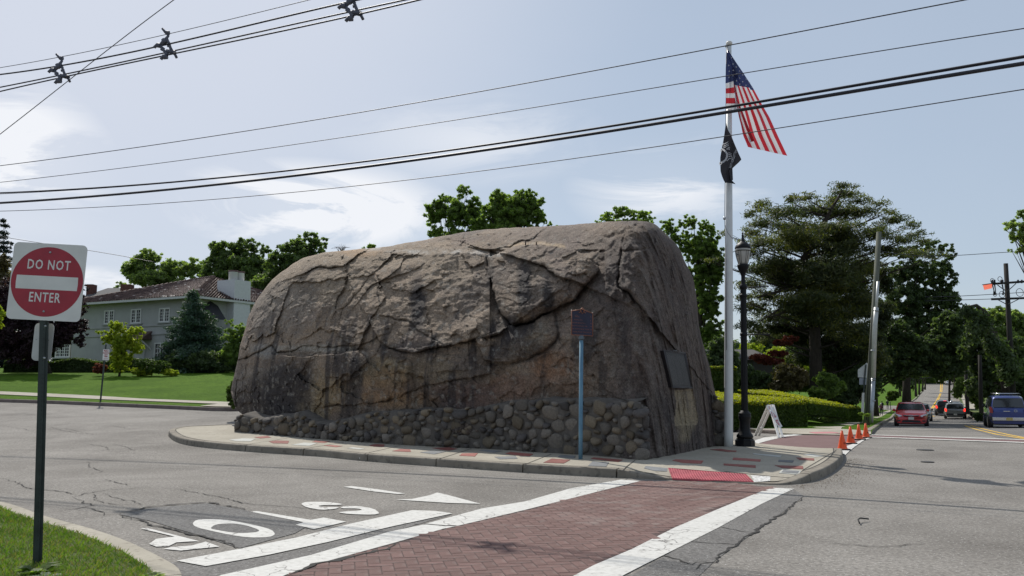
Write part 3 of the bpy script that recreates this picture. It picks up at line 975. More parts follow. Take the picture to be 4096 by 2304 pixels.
MB().add([(x, y, float(g(x, y)) + .009) for x, y in ow + iw], [(i, (i + 1) % n, n + (i + 1) % n, n + i) for i in range(n)]).build('letter', M_PAINT, letters)
arrow = thing('arrow_marking', None, None, kind='structure')
sheet('arrow_head', pxpoly(z1([(1745, 243), (2100, 265), (2290, 270), (2080, 213), (2010, 197), (1960, 215), (1850, 238)])), hz(.009), M_PAINT, .3, parent=arrow)
sheet('arrow_shaft', pxpoly(z1([(1405, 160), (1600, 190), (1760, 207), (1805, 203), (1620, 175), (1460, 155)])), hz(.009), M_PAINT, .3, parent=arrow)

# asphalt patches, cracks
o = sheet('asphalt_patch', pxpoly([(474, 2059), (600, 2085), (787, 2140), (959, 2195), (1180, 2135), (1240, 2100), (989, 2044), (827, 2014), (605, 2033)]), hz(.006), M_ASPH2, .4); o['kind'] = 'structure'
o = sheet('asphalt_patch', pxpoly([(2400, 2380), (2700, 2201), (2874, 2113), (3048, 2017), (3176, 1957), (3215, 1985), (3100, 2073), (3000, 2143), (2862, 2242), (2770, 2330), (2720, 2390)]), hz(.004), M_ASPH3, .5); o['kind'] = 'structure'
o = sheet('asphalt_patch', pxpoly([(600, 2262), (640, 2300), (640, 2360), (760, 2360), (885, 2306), (1245, 2225), (1556, 2132), (1811, 2058), (1556, 2113), (1307, 2175), (1071, 2226), (823, 2270), (700, 2249)]), hz(.004), M_ASPH3, .5); o['kind'] = 'structure'
o = sheet('asphalt_patch', pxpoly([(3640, 1700), (3790, 1700), (3900, 1722), (3990, 1752), (4150, 1760), (4300, 1745), (4300, 1690), (3960, 1680), (3800, 1668)]), hz(.008), M_ASPH3, .8); o['kind'] = 'structure'
mc = MB()
rc = random.Random(11)
zc = lambda pts: [(x / 2.576, 1950 + y / 2.576) for x, y in pts]
zd = lambda pts: [(x / 1.982, 1600 + y / 1.982) for x, y in pts]
ze = lambda pts: [(2000 + x / 1.717, 1700 + y / 1.717) for x, y in pts]
for wd, pl in [(.022, zc([(740, 105), (830, 75), (1100, 30), (1500, 0)])), (.022, zc([(740, 105), (780, 122), (860, 140), (900, 180), (960, 190), (860, 210), (580, 252)])),
               (.02, zc([(900, 205), (1000, 240), (1100, 285), (1220, 275)])), (.05, zc([(1240, 290), (1350, 330), (1700, 420), (2000, 490), (2300, 570), (2500, 640)])),
               (.055, zc([(1230, 275), (1450, 220), (1750, 182), (2130, 157), (2250, 180), (2540, 230)])), (.018, zc([(900, 60), (980, 100), (990, 130), (1100, 165), (1450, 190)])),
               (.016, zc([(1060, 70), (1150, 100), (1400, 150), (1480, 185)])), (.02, zc([(450, 25), (620, 45), (740, 75)])), (.02, zd([(0, 620), (130, 650), (200, 700), (350, 715), (480, 725), (560, 745)])),
               (.018, zd([(700, 490), (720, 540), (820, 565), (700, 595)])), (.02, zd([(830, 630), (940, 660), (1030, 680)])), (.02, zd([(1290, 700), (1450, 715), (1760, 775), (1930, 820), (2300, 850), (2560, 880)])),
               (.02, zd([(640, 340), (760, 360), (850, 375), (860, 400), (680, 420)])), (.018, zd([(900, 350), (1020, 380), (1060, 400), (900, 422)])), (.02, zd([(400, 215), (480, 240), (620, 265), (820, 275)])),
               (.04, ze([(1330, 1005), (1480, 930), (1720, 760), (1890, 640), (2080, 500)])), (.03, ze([(1100, 890), (1250, 940), (1360, 962), (1420, 940)])), (.02, ze([(1500, 700), (1640, 735), (1760, 742)])),
               (.02, ze([(1230, 790), (1430, 820), (1640, 822)])), (.07, z1([(1050, 728), (1230, 662), (1400, 625), (1560, 590), (1690, 560), (1760, 520)])), (.05, z1([(1880, 405), (1960, 402), (2050, 415), (2140, 410)])),
               (.03, z1([(1950, 408), (1800, 425), (1700, 455)])), (.02, [(0, 1700), (120, 1722), (260, 1715), (380, 1740)]), (.016, [(60, 1650), (150, 1662), (330, 1668)]),
               (.02, [(430, 1700), (520, 1716), (600, 1712)]), (.02, [(3300, 2170), (3500, 2190), (3700, 2178)]), (.018, [(3600, 1990), (3760, 2010), (3900, 2008)])]:
    w = [tuple(G(u, v))[:2] for u, v in pl]
    w = resample(w, .07, False)
    jx = fbm(np.array([q[0] * 7 for q in w]), np.array([q[1] * 7 for q in w]), np.zeros(len(w)), 3, 4) * .07
    jy = fbm(np.array([q[0] * 7 for q in w]), np.array([q[1] * 7 for q in w]), np.ones(len(w)) * 9, 3, 8) * .07
    w = [(q[0] + a, q[1] + b) for q, a, b in zip(w, jx, jy)]
    ribbon(mc, w, wd * .8, hz(.0115 if wd > .045 else .008), taper=True, jit=.6, rng=rc)
o = mc.build('road_crack', M_CRACK); o['kind'] = 'structure'

# second crossing behind the corner and the crossing of the main road
o = sheet('crosswalk', pxpoly([(3030, 1776), (3066, 1766), (3107, 1755), (3148, 1746), (3212, 1741), (3369, 1742), (3480, 1742), (3482, 1750), (3452, 1759), (3413, 1777), (3336, 1803), (3180, 1790)]), hz(.006), M_BRICKFAR, .6); o['kind'] = 'structure'
o = mark('crosswalk_line', [(3008, 1768), (3055, 1752), (3120, 1743), (3176, 1738.5), (3212, 1741), (3148, 1747), (3107, 1756), (3066, 1766), (3032, 1776)], '', h=.014)
o = mark('crosswalk_line', [(3338, 1804), (3413, 1777), (3452, 1759), (3482, 1750), (3492, 1750), (3456, 1763), (3432, 1780), (3400, 1804), (3382, 1822)], '', h=.014)
o = sheet('crosswalk', pxpoly([(3486, 1741), (3766, 1750), (4096, 1760), (5400, 1806), (5400, 1818), (4096, 1772), (3828, 1762), (3486, 1750)]), hz(.010), M_BRICKFAR, .8); o['kind'] = 'structure'
for a in ([(3486, 1740), (3766, 1749), (4096, 1759), (5400, 1805), (5400, 1808), (4096, 1762), (3766, 1751.5), (3486, 1742)],
          [(3486, 1749), (3828, 1761), (4096, 1770.5), (5400, 1817), (5400, 1820.5), (4096, 1774), (3828, 1764), (3486, 1751.5)]):
    mark('crosswalk_line', a, '', h=.018, step=.8)
m = MB()
for pl, wd in [([(3860, 1703), (3911, 1720), (3988, 1739), (4069, 1752), (4200, 1775)], .13), ([(3883, 1703), (3968, 1725), (4040, 1741), (4096, 1752), (4200, 1772)], .13),
               ([(3715, 1661), (3728, 1668)], .12), ([(3722, 1661), (3738, 1668)], .12), ([(3726, 1634), (3748, 1600), (3759, 1577), (3761, 1574)], .2), ([(3733, 1634), (3754, 1600), (3763, 1577), (3765, 1574)], .2),
               ([(3761, 1569), (3767, 1554)], .25), ([(3767, 1569), (3773, 1554)], .25)]:
    w = resample([tuple(G(u, v))[:2] for u, v in pl], 1.0, False)
    ribbon(m, w, wd, lambda x, y: g(x, y) + (.014 if y < 90 else .04))
o = m.build('centre_line', M_YEL); o['kind'] = 'structure'

# ------------------------------------------------------------------ lawns, verges, kerbs
kl = [tuple(G(u, v))[:2] for u, v in [(-900, 1590), (-400, 1597), (0, 1609), (200, 1615), (400, 1624), (700, 1637), (940, 1649)]]
kl += [(-8.0, 37.0), (-3, 38.5), (3, 37.5)]
kr0 = [tuple(G(u, v))[:2] for u, v in [(2900, 1725), (2930, 1727), (3010, 1732), (3100, 1736)]]
kmain = [tuple(G(u, v))[:2] for u, v in [(3486, 1738), (3500, 1724), (3530, 1698), (3576, 1664), (3600, 1645), (3640, 1612), (3666, 1596), (3713, 1556)]] + [(156, 330), (215, 470)]
krd = [tuple(G(u, v))[:2] for u, v in [(3100, 1736), (3200, 1739), (3369, 1743), (3486, 1740)]]
path_l = smooth_path(kl + kr0[:1], .5, 2)
far_left = smooth_path(kl + kr0, .5, 2)
hk = lambda h: (lambda x, y: g(x, y) + h)
fk = thing('far_kerb', None, None, kind='structure')
kerb(fk, far_left, list(np.arange(3, 80, 3.0)), hk(.15), g, .16, M_DARKKERB)


def h_lawn_l(x, y):
    d = np.clip(np.asarray(y, float) - 40.0, 0, 17)
    return g(x, y) + .145 + .047 * d * np.clip((-np.asarray(x) - 3) / 8, 0, 1)


def h_lawn_r(x, y):
    x = np.asarray(x, float); y = np.asarray(y, float)
    d = np.clip(y - 37.0 - np.maximum(0, (x - 12)) * .9, 0, 10)
    t = np.clip((y - 70) / 60, 0, 1)
    d = d * np.clip((seg_dist(x, y, kmain[:8]) - 3.5) / 5, 0, 1)
    e = np.clip(seg_dist(x, y, krd) / 1.3, 0, 1); e = e * e * (3 - 2 * e)
    kx, ky = [q[0] for q in kr0[:-1] + krd], [q[1] for q in kr0[:-1] + krd]
    e = np.where((x > kx[0] - .5) & (x < kx[-1] + .4) & (y < np.interp(x, kx, ky)), 0, e)
    return g(x, y) + .012 + .128 * e + .13 * d * (1 - t)


inn = offset_path(far_left, .16)
lawn_poly = inn + [(9, 60), (9, 300), (-160, 300), (-160, 20)]
lawn = sheet('lawn', [p for p in lawn_poly], h_lawn_l, M_GRASS, .9, kind='structure', maxpts=9000)
sw = offset_path(far_left, 1.35); sw2 = offset_path(far_left, 2.5)
m = MB()
i0 = [i for i, q in enumerate(sw) if q[0] < -9.0]
ribbon(m, [((sw[i][0] + sw2[i][0]) / 2, (sw[i][1] + sw2[i][1]) / 2) for i in i0], 1.1, lambda x, y: h_lawn_l(x, y) + .03)
o = m.build('sidewalk', M_CONC); o['kind'] = 'structure'
o = sheet('driveway_apron', [inn[i] for i in range(len(inn)) if -13.2 < inn[i][0] < -6] + [(-6.5, 40.5), (-12, 38.2)], lambda x, y: h_lawn_l(x, y) + .035, M_CONC, .6); o['kind'] = 'structure'

rk = thing('main_road_kerb', None, None, kind='structure')
kerb(rk, smooth_path(kmain, .8, 2), list(np.arange(3, 60, 3.0)), hk(.15), g, .25, M_KERB, jagged=.03)
poly_r = kr0 + krd[1:] + kmain[1:] + [(9, 470), (9.0, 40)]
lawn2 = sheet('right_lawn', poly_r, h_lawn_r, M_GRASS, 1.0, kind='structure', maxpts=7000)
hfr = lambda x, y: float(h_lawn_r(x, y))
walk = [(x, y + .2) for x, y in kr0[1:]] + [(x, y + .03) for x, y in krd[1:]]
walk += [tuple(G(u, v, hf=hfr))[:2] for u, v in [(3484, 1728), (3440, 1722), (3364, 1717), (3369, 1709), (3455, 1690), (3500, 1674), (3568, 1642), (3560, 1640), (3530, 1650), (3450, 1668), (3383, 1679), (3310, 1692), (3239, 1697), (3049, 1703), (2985, 1704)]]
swr = sheet('sidewalk', walk, lambda x, y: h_lawn_r(x, y) + .02, M_CONC, .6, kind='structure')
hlr = lambda x, y: float(h_lawn_r(x, y)) + .02
tp = thing('tactile_paving', 'faded pink tactile plate across the side road beside the traffic cones', 'tactile paving', G(3300, 1733, .16))
tactile(tp, [(3236, 1729), (3325, 1728), (3372, 1736), (3262, 1735)], hlr, 10, 4, plain('faded_tactile', (.42, .16, .17), .8), False)
# far side of the main road
kf_px = [(4500, 1735), (4200, 1712), (3990, 1693), (3922, 1682), (3862, 1668), (3846, 1640), (3833, 1600), (3827, 1577), (3812, 1560), (3800, 1552)]
kf = [tuple(G(u, v))[:2] for u, v in kf_px] + [(178, 330), (250, 470)]
k2 = thing('opposite_kerb', None, None, kind='structure')
kerb(k2, smooth_path(kf[::-1], .8, 1), list(np.arange(3, 400, 4.0)), hk(.14), g, .2, M_KERB)
poly_f = kf + [(500, 470), (500, 30)]
lawn3 = sheet('opposite_verge', poly_f, lambda x, y: g(x, y) + .13 + .05 * np.clip(np.asarray(x) - 34, 0, 15), M_GRASSV, 1.5, kind='structure', maxpts=5000)
o = sheet('sidewalk', [tuple(G(u, v, .15))[:2] for u, v in [(3862, 1662), (3905, 1668), (3925, 1650), (3880, 1625), (3868, 1605), (3848, 1590), (3838, 1592), (3850, 1620), (3856, 1640)]], lambda x, y: g(x, y) + .2 + .05 * np.clip(np.asarray(x) - 34, 0, 15), M_CONC, 1.0); o['kind'] = 'structure'
o = sheet('side_road', [tuple(G(u, v, hf=lambda x, y: float(h_lawn_r(x, y))))[:2] for u, v in [(3535, 1640), (3596, 1640), (3608, 1632), (3598, 1624), (3530, 1622), (3500, 1625)]], lambda x, y: h_lawn_r(x, y) + .03, M_ASPH, 1.0); o['kind'] = 'structure'

# ------------------------------------------------------------------ near verge with its kerb
no_ = [tuple(G(u, v))[:2] for u, v in [(-700, 1950), (-300, 1968), (0, 2009), (76, 2029), (177, 2069), (353, 2115), (504, 2165), (631, 2226), (747, 2291)]]
no_ += [(-2.55, 6.7), (-2.75, 6.0)]
vk = thing('near_kerb', None, None, kind='structure')
npath = smooth_path(no_, .2, 2)[::-1]
def hN(x, y):
    return g(x, y) + .022
kerb(vk, npath, [1.4, 4.9], hN, g, .24, M_CONC, rnd=.02, gap=.02)
nin = offset_path(npath, .24)
verge_poly = nin + [(-14, 3.0), (-3.0, 2.5)]
def hV(x, y):
    return g(x, y) + .03 + .02 * fbm(np.asarray(x) * 1.5, np.asarray(y) * 1.5, np.zeros_like(np.asarray(x, float)), 3, 5)
verge = sheet('near_verge', verge_poly, hV, M_GRASSV, .25, kind='structure')


def blades(name, poly, hf, n, hmin, hmax, w, mats, seed, dens=None):
    rg = np.random.default_rng(seed)
    xs = [p[0] for p in poly]; ys = [p[1] for p in poly]
    X = rg.uniform(min(xs), max(xs), n * 3); Y = rg.uniform(min(ys), max(ys), n * 3)
    k = inside(X, Y, poly)
    if dens is not None:
        k &= rg.uniform(0, 1, len(X)) < dens(X, Y)
    X, Y = X[k][:n], Y[k][:n]; n = len(X)
    Z = hf(X, Y) - .005
    a = rg.uniform(0, 2 * np.pi, n); h = rg.uniform(hmin, hmax, n); ln = rg.uniform(.2, 1.1, n) * h; b = a + rg.uniform(-.6, .6, n)
    dx, dy = np.cos(a) * w / 2, np.sin(a) * w / 2; lx, ly = -np.sin(b) * ln, np.cos(b) * ln
    V = np.stack([np.stack([X - dx, Y - dy, Z], 1), np.stack([X + dx, Y + dy, Z], 1), np.stack([X + dx * .7 + lx * .4, Y + dy * .7 + ly * .4, Z + h * .6], 1), np.stack([X + lx, Y + ly, Z + h], 1)], 1).reshape(-1, 3)
    F = np.arange(4 * n).reshape(-1, 4)
    mi = (rg.uniform(0, 1, n) < .22).astype(int)
    o = np_mesh(name, V, F, mats, midx=mi)
    o['kind'] = 'stuff'
    return o


M_BLADE = leafmat('grass_blade', (.055, .115, .012), (.125, .185, .028), .4, 2.0)
M_BLADEY = leafmat('dry_blade', (.16, .15, .04), (.24, .20, .09), .3, 2.0)
vis = [p for p in verge_poly if p[1] > 4] + [(-3.2, 5.2), (-9.5, 5.2)]
blades('verge_grass', vis, hV, 60000, .015, .055, .006, [M_BLADE, M_BLADEY], 7)
# ------------------------------------------------------------------ the boulder
sil_px = [(925, 1566), (927, 1545), (935, 1505), (947, 1455), (958, 1410), (975, 1330), (992, 1275), (1008, 1240), (1020, 1212), (1045, 1175), (1078, 1130), (1120, 1090), (1165, 1058), (1215, 1029), (1290, 1010),
          (1370, 1003), (1420, 999), (1500, 990), (1560, 984), (1620, 972), (1700, 960), (1790, 941), (1850, 930), (1930, 920), (2000, 914), (2100, 908), (2200, 904), (2300, 898), (2370, 894), (2440, 887), (2520, 883), (2575, 882), (2608, 889),
          (2632, 905), (2665, 935), (2700, 970), (2722, 1000), (2738, 1045), (2755, 1075), (2770, 1105), (2780, 1150), (2790, 1235), (2796, 1300), (2812, 1370), (2826, 1420), (2838, 1455), (2848, 1510), (2862, 1575), (2876, 1640), (2888, 1700), (2896, 1760)]
base_px = [(925, 1566), (929, 1592), (938, 1618), (955, 1643), (985, 1668), (1020, 1700), (1060, 1738), (1113, 1742), (1327, 1761), (1540, 1776), (1754, 1789), (1989, 1798), (2122, 1809), (2327, 1820), (2566, 1836), (2626, 1826), (2690, 1817), (2797, 1795), (2839, 1783), (2896, 1778)]
dep = [(925, 27.4), (985, 26.6), (1113, 25.1), (1327, 23.0), (1540, 21.6), (1754, 20.5), (1989, 19.75), (2122, 19.0), (2327, 18.2), (2480, 17.25), (2566, 16.8), (2626, 17.2), (2690, 17.95), (2797, 19.5), (2839, 20.3), (2896, 21.3)]
NU, NV = 960, 290
sp = np.array(resample(sil_px, 3.0, False))
ss = np.concatenate([[0], np.cumsum(np.hypot(*(sp[1:] - sp[:-1]).T))])
sc = np.linspace(0, ss[-1], NU)
su = np.interp(sc, ss, sp[:, 0]); sv = np.interp(sc, ss, sp[:, 1])
k = np.exp(-.5 * (np.arange(-6, 7) / 2.5) ** 2); k /= k.sum()
sv_s = np.convolve(np.pad(sv, 6, 'edge'), k, 'valid'); su_s = np.convolve(np.pad(su, 6, 'edge'), k, 'valid')
wob = fbm(su / 60, sv / 60, np.zeros(NU), 4, 3) * 4.0
nrm_u = np.gradient(sv_s); nrm_v = -np.gradient(su_s); nl = np.hypot(nrm_u, nrm_v); nrm_u /= nl; nrm_v /= nl
SU = su_s + nrm_u * wob; SV = sv_s + nrm_v * wob
SU = np.maximum.accumulate(SU)
bu, bv = zip(*base_px)
BV = np.interp(SU, bu, bv) + 3
BV = np.maximum(BV, SV + 2)
t = np.linspace(0, 1, NV)[:, None]
U = np.broadcast_to(SU[None, :], (NV, NU)).copy()
V = SV[None, :] * (1 - t) + BV[None, :] * t
du, dd = zip(*dep)
uu = np.arange(880, 2960, 4.0); dt = np.interp(uu, du, dd); kk = np.exp(-.5 * (np.arange(-24, 25) / 9.0) ** 2); kk /= kk.sum()
dt = np.convolve(np.pad(dt, 24, 'edge'), kk, 'valid')
D0 = np.interp(U, uu, dt)


def pdist(u, v, pts, signed=False):
    """pixel distance to a polyline, and on which side (+1 below / right of its direction)"""
    d = np.full(u.shape, 1e9); sg = np.ones(u.shape)
    for (ax, ay), (bx, by) in zip(pts[:-1], pts[1:]):
        vx, vy = bx - ax, by - ay
        tt = np.clip(((u - ax) * vx + (v - ay) * vy) / (vx * vx + vy * vy + 1e-9), 0, 1)
        q = np.hypot(u - ax - vx * tt, v - ay - vy * tt)
        cr = np.sign(vx * (v - ay) - vy * (u - ax))
        m_ = q < d
        d = np.where(m_, q, d); sg = np.where(m_, cr, sg)
    return d, sg


dsil, _ = pdist(U, V, list(zip(SU[::6], SV[::6])))
a_ = (U - CX) / F_PX; b_ = (CY - V) / F_PX
dY = math.cos(PITCH) - b_ * math.sin(PITCH); dZ = math.sin(PITCH) + b_ * math.cos(PITCH)
wu = U + fbm(U / 45, V / 45, np.zeros_like(U), 4, 21) * 9
wv = V + fbm(U / 45, V / 45, np.zeros_like(U) + 7, 4, 22) * 9
right = np.clip((U - 2330) / 160, 0, 1)
D = D0.copy()
top_z = 5.6
for _ in range(6):
    z = EYE + dZ / dY * D
    zz = np.clip((z - 1.7) / 3.9, 0, 1.2)
    recL = .05 * z + 2.6 * zz ** 1.8 + .35 * np.clip((U - 1500) / 500, 0, 1) * zz
    recR = .30 * z + .9 * zz ** 2.2
    D = D0 + recL * (1 - right) + recR * right
# left lobe: undercut below the lowest third, bulging middle
z = EYE + dZ / dY * D
lob = np.exp(-((U - 960) / 170.0) ** 2)
D += lob * .45 * np.clip((1.2 - z) / 1.2, 0, 1) ** 1.5
Rr = 95.0 - 45 * right
q = np.clip(1 - dsil / Rr, 0, 1)
D += .80 * (1 - np.sqrt(np.clip(1 - q ** 2, 0, 1))) * (1 - .35 * right)

s2 = lambda pts: [(900 + x / 1.705, 850 + y / 1.705) for x, y in pts]
s3 = lambda pts: [(1900 + x / 1.705, 850 + y / 1.705) for x, y in pts]
L_nose = s3([(85, 305), (95, 400), (110, 480), (135, 570), (150, 630), (180, 690), (215, 735), (240, 770), (330, 755), (400, 740), (450, 700), (530, 668), (620, 622), (690, 588), (720, 540), (750, 500), (800, 450), (832, 410), (840, 365)])
L_diag = s2([(1040, 850), (1060, 890), (1090, 912), (1150, 922), (1200, 945), (1270, 952), (1340, 937), (1400, 922), (1480, 912), (1560, 897), (1650, 882)]) + s3([(0, 858), (100, 838), (170, 820), (240, 770)])
L_blk = s3([(535, 670), (555, 740), (566, 800), (570, 850), (540, 892), (490, 932), (430, 962), (370, 1002), (320, 1012), (270, 1030)])
L_inner = s3([(225, 292), (330, 322), (400, 347), (470, 367), (510, 402), (560, 432), (620, 447), (680, 462), (742, 492)])
L_slab = s3([(1000, 268), (982, 360), (990, 430), (985, 485), (1010, 522), (1060, 562), (1100, 612), (1150, 662), (1168, 684)])
L_horiz = s2([(130, 992), (150, 985), (200, 957), (260, 932), (325, 905), (360, 950), (430, 946), (520, 921), (600, 912), (680, 916), (740, 916), (780, 900), (830, 916), (900, 908), (960, 886), (1000, 870)])
L_ledge = s2([(420, 975), (520, 985), (620, 975), (720, 965), (840, 955)])
L_up = s2([(560, 400), (590, 388), (650, 368), (720, 380), (800, 370), (850, 335), (920, 290)])
L_c2 = s2([(1290, 285), (1215, 325), (1195, 375), (1130, 425), (1060, 470), (1000, 490), (970, 530)])
L_c2b = s2([(965, 455), (920, 530), (875, 575), (850, 615), (800, 655), (788, 705)])
L_c5 = s2([(908, 828), (950, 772), (975, 727), (1020, 702), (1060, 682), (1055, 600), (1048, 540), (1062, 480)])
L_c4 = s2([(1060, 695), (1120, 702), (1180, 727), (1250, 737), (1290, 762), (1320, 802), (1375, 832)])
L_top = s3([(440, 138), (400, 172), (330, 192), (240, 232), (180, 242), (90, 250), (0, 240)]) 
L_low = s2([(690, 1325), (760, 1315), (830, 1320), (900, 1310), (1000, 1300), (1100, 1292), (1180, 1270), (1260, 1222), (1330, 1190), (1420, 1180), (1480, 1162), (1560, 1150), (1650, 1130), (1740, 1112)])
rel = np.zeros_like(D)
crv = np.clip(fbm(U / 70, V / 70, np.zeros_like(U) + 3, 3, 201) * 1.6 + .62, .08, 1.25)


def step(line, h, width, side, groove=.05, gw=5.0, wig=1.0):
    """one side of the line stands proud by h, fading over width px; a joint runs along the line"""
    global rel
    u2 = U + (wu - U) * wig; v2 = V + (wv - V) * wig
    d, sg = pdist(u2, v2, line)
    on = (sg == side)
    rel -= np.where(on, h * np.exp(-d / width), 0)
    rel += groove * crv * np.exp(-(d / (gw * (.6 + .5 * crv))) ** 2)
    return d, sg


# rounded overhanging nose: proud above and left of its lower edge
npoly = L_nose + s3([(760, 300), (640, 225), (480, 210), (300, 225), (180, 270)])
innose = inside(wu, wv, npoly)
dn, _ = pdist(wu, wv, L_nose)
rel -= np.where(innose, .62 * (1 - np.exp(-dn / 42.0)) * np.exp(-np.clip(V - 1290, 0, None) / 1e9) + .05, 0)
rel += .14 * crv * np.exp(-(dn / 6.0) ** 2)
rel += np.where(~innose & (V > 1000) & (U > 1960) & (U < 2420), .30 * np.exp(-dn / 70.0), 0)
bpoly = L_blk + s3([(60, 1000), (0, 860), (240, 775), (400, 745), (530, 672)])
inb = inside(wu, wv, bpoly)
db, _ = pdist(wu, wv, L_blk)
rel -= np.where(inb, .42 * (1 - np.exp(-db / 32.0)), 0)
rel += .08 * np.exp(-(db / 6.0) ** 2)
step(L_diag, .26, 150, -1, .09, 5)
step(L_inner, .30, 120, -1, .10, 6)
step(L_slab, .34, 220, -1, .14, 6)
step(L_horiz, .10, 60, -1, .09, 5)
step(L_up, .20, 60, -1, .12, 6)
step(L_c2, .10, 80, 1, .09, 6)
step(L_c2b, .06, 60, 1, .07, 5)
step(L_c5, .09, 60, 1, .05, 5)
step(L_c4, .08, 60, -1, .08, 5)
step(L_top, .10, 60, 1, .08, 5)
step(L_low, .09, 70, -1, .06, 5)
L_brk = s2([(860, 300), (950, 262), (1100, 262), (1250, 275), (1400, 282), (1600, 280), (1740, 275)]) + s3([(60, 275), (180, 285), (240, 262), (330, 228), (480, 216), (600, 232), (700, 262), (800, 310), (836, 350)])
d, sg = pdist(wu, wv, L_brk)
rel += np.where(sg < 0, .34 * (1 - np.exp(-d / 30.0)), -.05 * np.exp(-d / 20)) * np.clip((U - 1400) / 120, 0, 1) * np.clip((2420 - U) / 60, 0, 1)
# ledge with a face that drops away under it
d, sg = pdist(wu, wv, L_ledge)
rel -= np.where(sg > 0, .46 * np.exp(-d / 190), 0) * np.clip((U - 1050) / 80, 0, 1)
for line, gd, gw in [
    (s3([(1150, 270), (1185, 380), (1205, 500), (1210, 620), (1222, 810)]), .10, 8), (s3([(1355, 205), (1345, 300), (1330, 450), (1340, 600), (1340, 800), (1372, 880), (1405, 915)]), .16, 11),
    (s3([(1390, 330), (1400, 500), (1430, 700), (1440, 850)]), .10, 9), (s3([(1210, 90), (1220, 140), (1225, 200)]), .10, 6), (s3([(1120, 60), (1080, 100), (980, 150), (900, 165), (840, 160)]), .08, 7),
    (s3([(1000, 268), (1090, 250), (1180, 236)]), .07, 5), (s3([(685, 320), (690, 380), (680, 460)]), .07, 5), (s3([(820, 310), (860, 325), (910, 320)]), .1, 6),
    (s3([(720, 205), (770, 180), (810, 175)]), .12, 7), (s3([(835, 365), (870, 360), (980, 355)]), .10, 5), (s3([(560, 690), (600, 760), (570, 860)]), .07, 6),
    (s3([(580, 870), (630, 930), (660, 1000)]), .06, 6), (s3([(570, 430), (575, 520), (550, 600)]), .05, 5), (s2([(1590, 290), (1600, 380), (1605, 460)]), .09, 6),
    (s2([(170, 760), (155, 850), (140, 940)]), .07, 4), (s2([(1320, 360), (1270, 430), (1200, 480)]), .04, 5), (s2([(540, 1110), (545, 1250), (560, 1380)]), .09, 9),
    (s2([(860, 1090), (880, 1200), (905, 1310)]), .09, 9), (s2([(480, 1000), (430, 1040), (380, 1100)]), .09, 8), (s2([(590, 1020), (560, 1080), (545, 1160)]), .1, 8),
    (s2([(340, 720), (300, 800), (380, 860)]), .05, 5), (s2([(800, 380), (760, 440), (720, 510)]), .05, 5), (s2([(1440, 640), (1480, 720), (1530, 640), (1650, 590), (1740, 570)]), .06, 7),
    (s2([(1000, 870), (1080, 915), (1080, 990)]), .07, 7), (s2([(1280, 1020), (1290, 1120), (1300, 1200)]), .07, 9), (s3([(150, 620), (100, 600), (40, 560), (0, 580)]), .08, 7),
    (s2([(320, 760), (330, 770), (360, 780)]), .05, 4), (s2([(1470, 1230), (1500, 1290)]), .05, 4), (s3([(1510, 300), (1500, 400)]), .1, 7), (s3([(1430, 340), (1520, 560), (1530, 760)]), .08, 9)]:
    d, _ = pdist(wu, wv, line)
    rel += gd * crv * np.exp(-(d / gw) ** 2)
# hewn recess under the tablet
rec = [(2697, 1556), (2775, 1556), (2783, 1640), (2790, 1700), (2705, 1700)]
d, _ = pdist(wu, wv, rec + rec[:1])
inr = inside(wu, wv, rec)
rel += np.where(inr, .05 * np.clip(d / 8, 0, 1), 0)

# natural relief in the rock itself
z = EYE + dZ / dY * D
X3, Y3, Z3 = a_ / dY * D, D, z
big = fbm(X3 * .55, Y3 * .55, Z3 * .8, 4, 31)
mid = fbm(X3 * 1.7 + Z3 * .4, Y3 * 1.7, Z3 * 2.4, 5, 41, .55)
rid = fbm(X3 * 1.1 + Z3 * .7, Y3 * 1.1, Z3 * 1.6 - X3 * .35, 4, 51, .5, True)
fin = fbm(X3 * 7, Y3 * 7, Z3 * 10, 4, 61, .6)
flu = fbm(X3 * 5.5 + Z3 * 1.2 + .35 * (Z3 - 2) ** 2 * .4, Y3 * 3.0, Z3 * .55, 4, 71, .55)
rough = 1 - .55 * right
edge = np.clip(dsil / 20, .0, 1)
ledges = np.abs(fbm(X3 * .9, Y3 * .9, Z3 * 2.6 + X3 * .5, 4, 81))
rel += (big * .18 + mid * .036 * rough + fin * .020 * rough) * (.25 + .75 * edge)
rel -= (np.maximum(rid, .35) - .35) * .06 * rough * edge
rel += np.exp(-(ledges / .05) ** 2) * .03 * rough * edge


def facets(n, tilt, stepn, seed, sx=1.0, warp=.25):
    # broken planar faces: every cell is a little plane of its own
    rg_ = np.random.default_rng(seed)
    cx_ = rg_.uniform(-10.5, 6.5, n); cz_ = rg_.uniform(-.3, 6.3, n)
    ta = rg_.normal(0, tilt, n); tb_ = rg_.normal(0, tilt, n); st = rg_.normal(0, stepn, n)
    wx = X3 + fbm(X3 * 2.2, Y3 * 2.2, Z3 * 2.2, 4, seed) * warp; wz = Z3 + fbm(X3 * 2.2, Y3 * 2.2, Z3 * 2.2, 4, seed + 5) * warp
    out = np.zeros_like(X3)
    f1 = wx.ravel(); f2 = wz.ravel(); o1 = out.ravel()
    for i in range(0, len(f1), 20000):
        dx = f1[i:i + 20000, None] - cx_[None]; dz = (f2[i:i + 20000, None] - cz_[None]) * sx
        k_ = np.argmin(dx * dx + dz * dz, 1); r_ = np.arange(len(k_))
        o1[i:i + 20000] = st[k_] + dx[r_, k_] * ta[k_] + dz[r_, k_] * tb_[k_]
    return o1.reshape(out.shape)


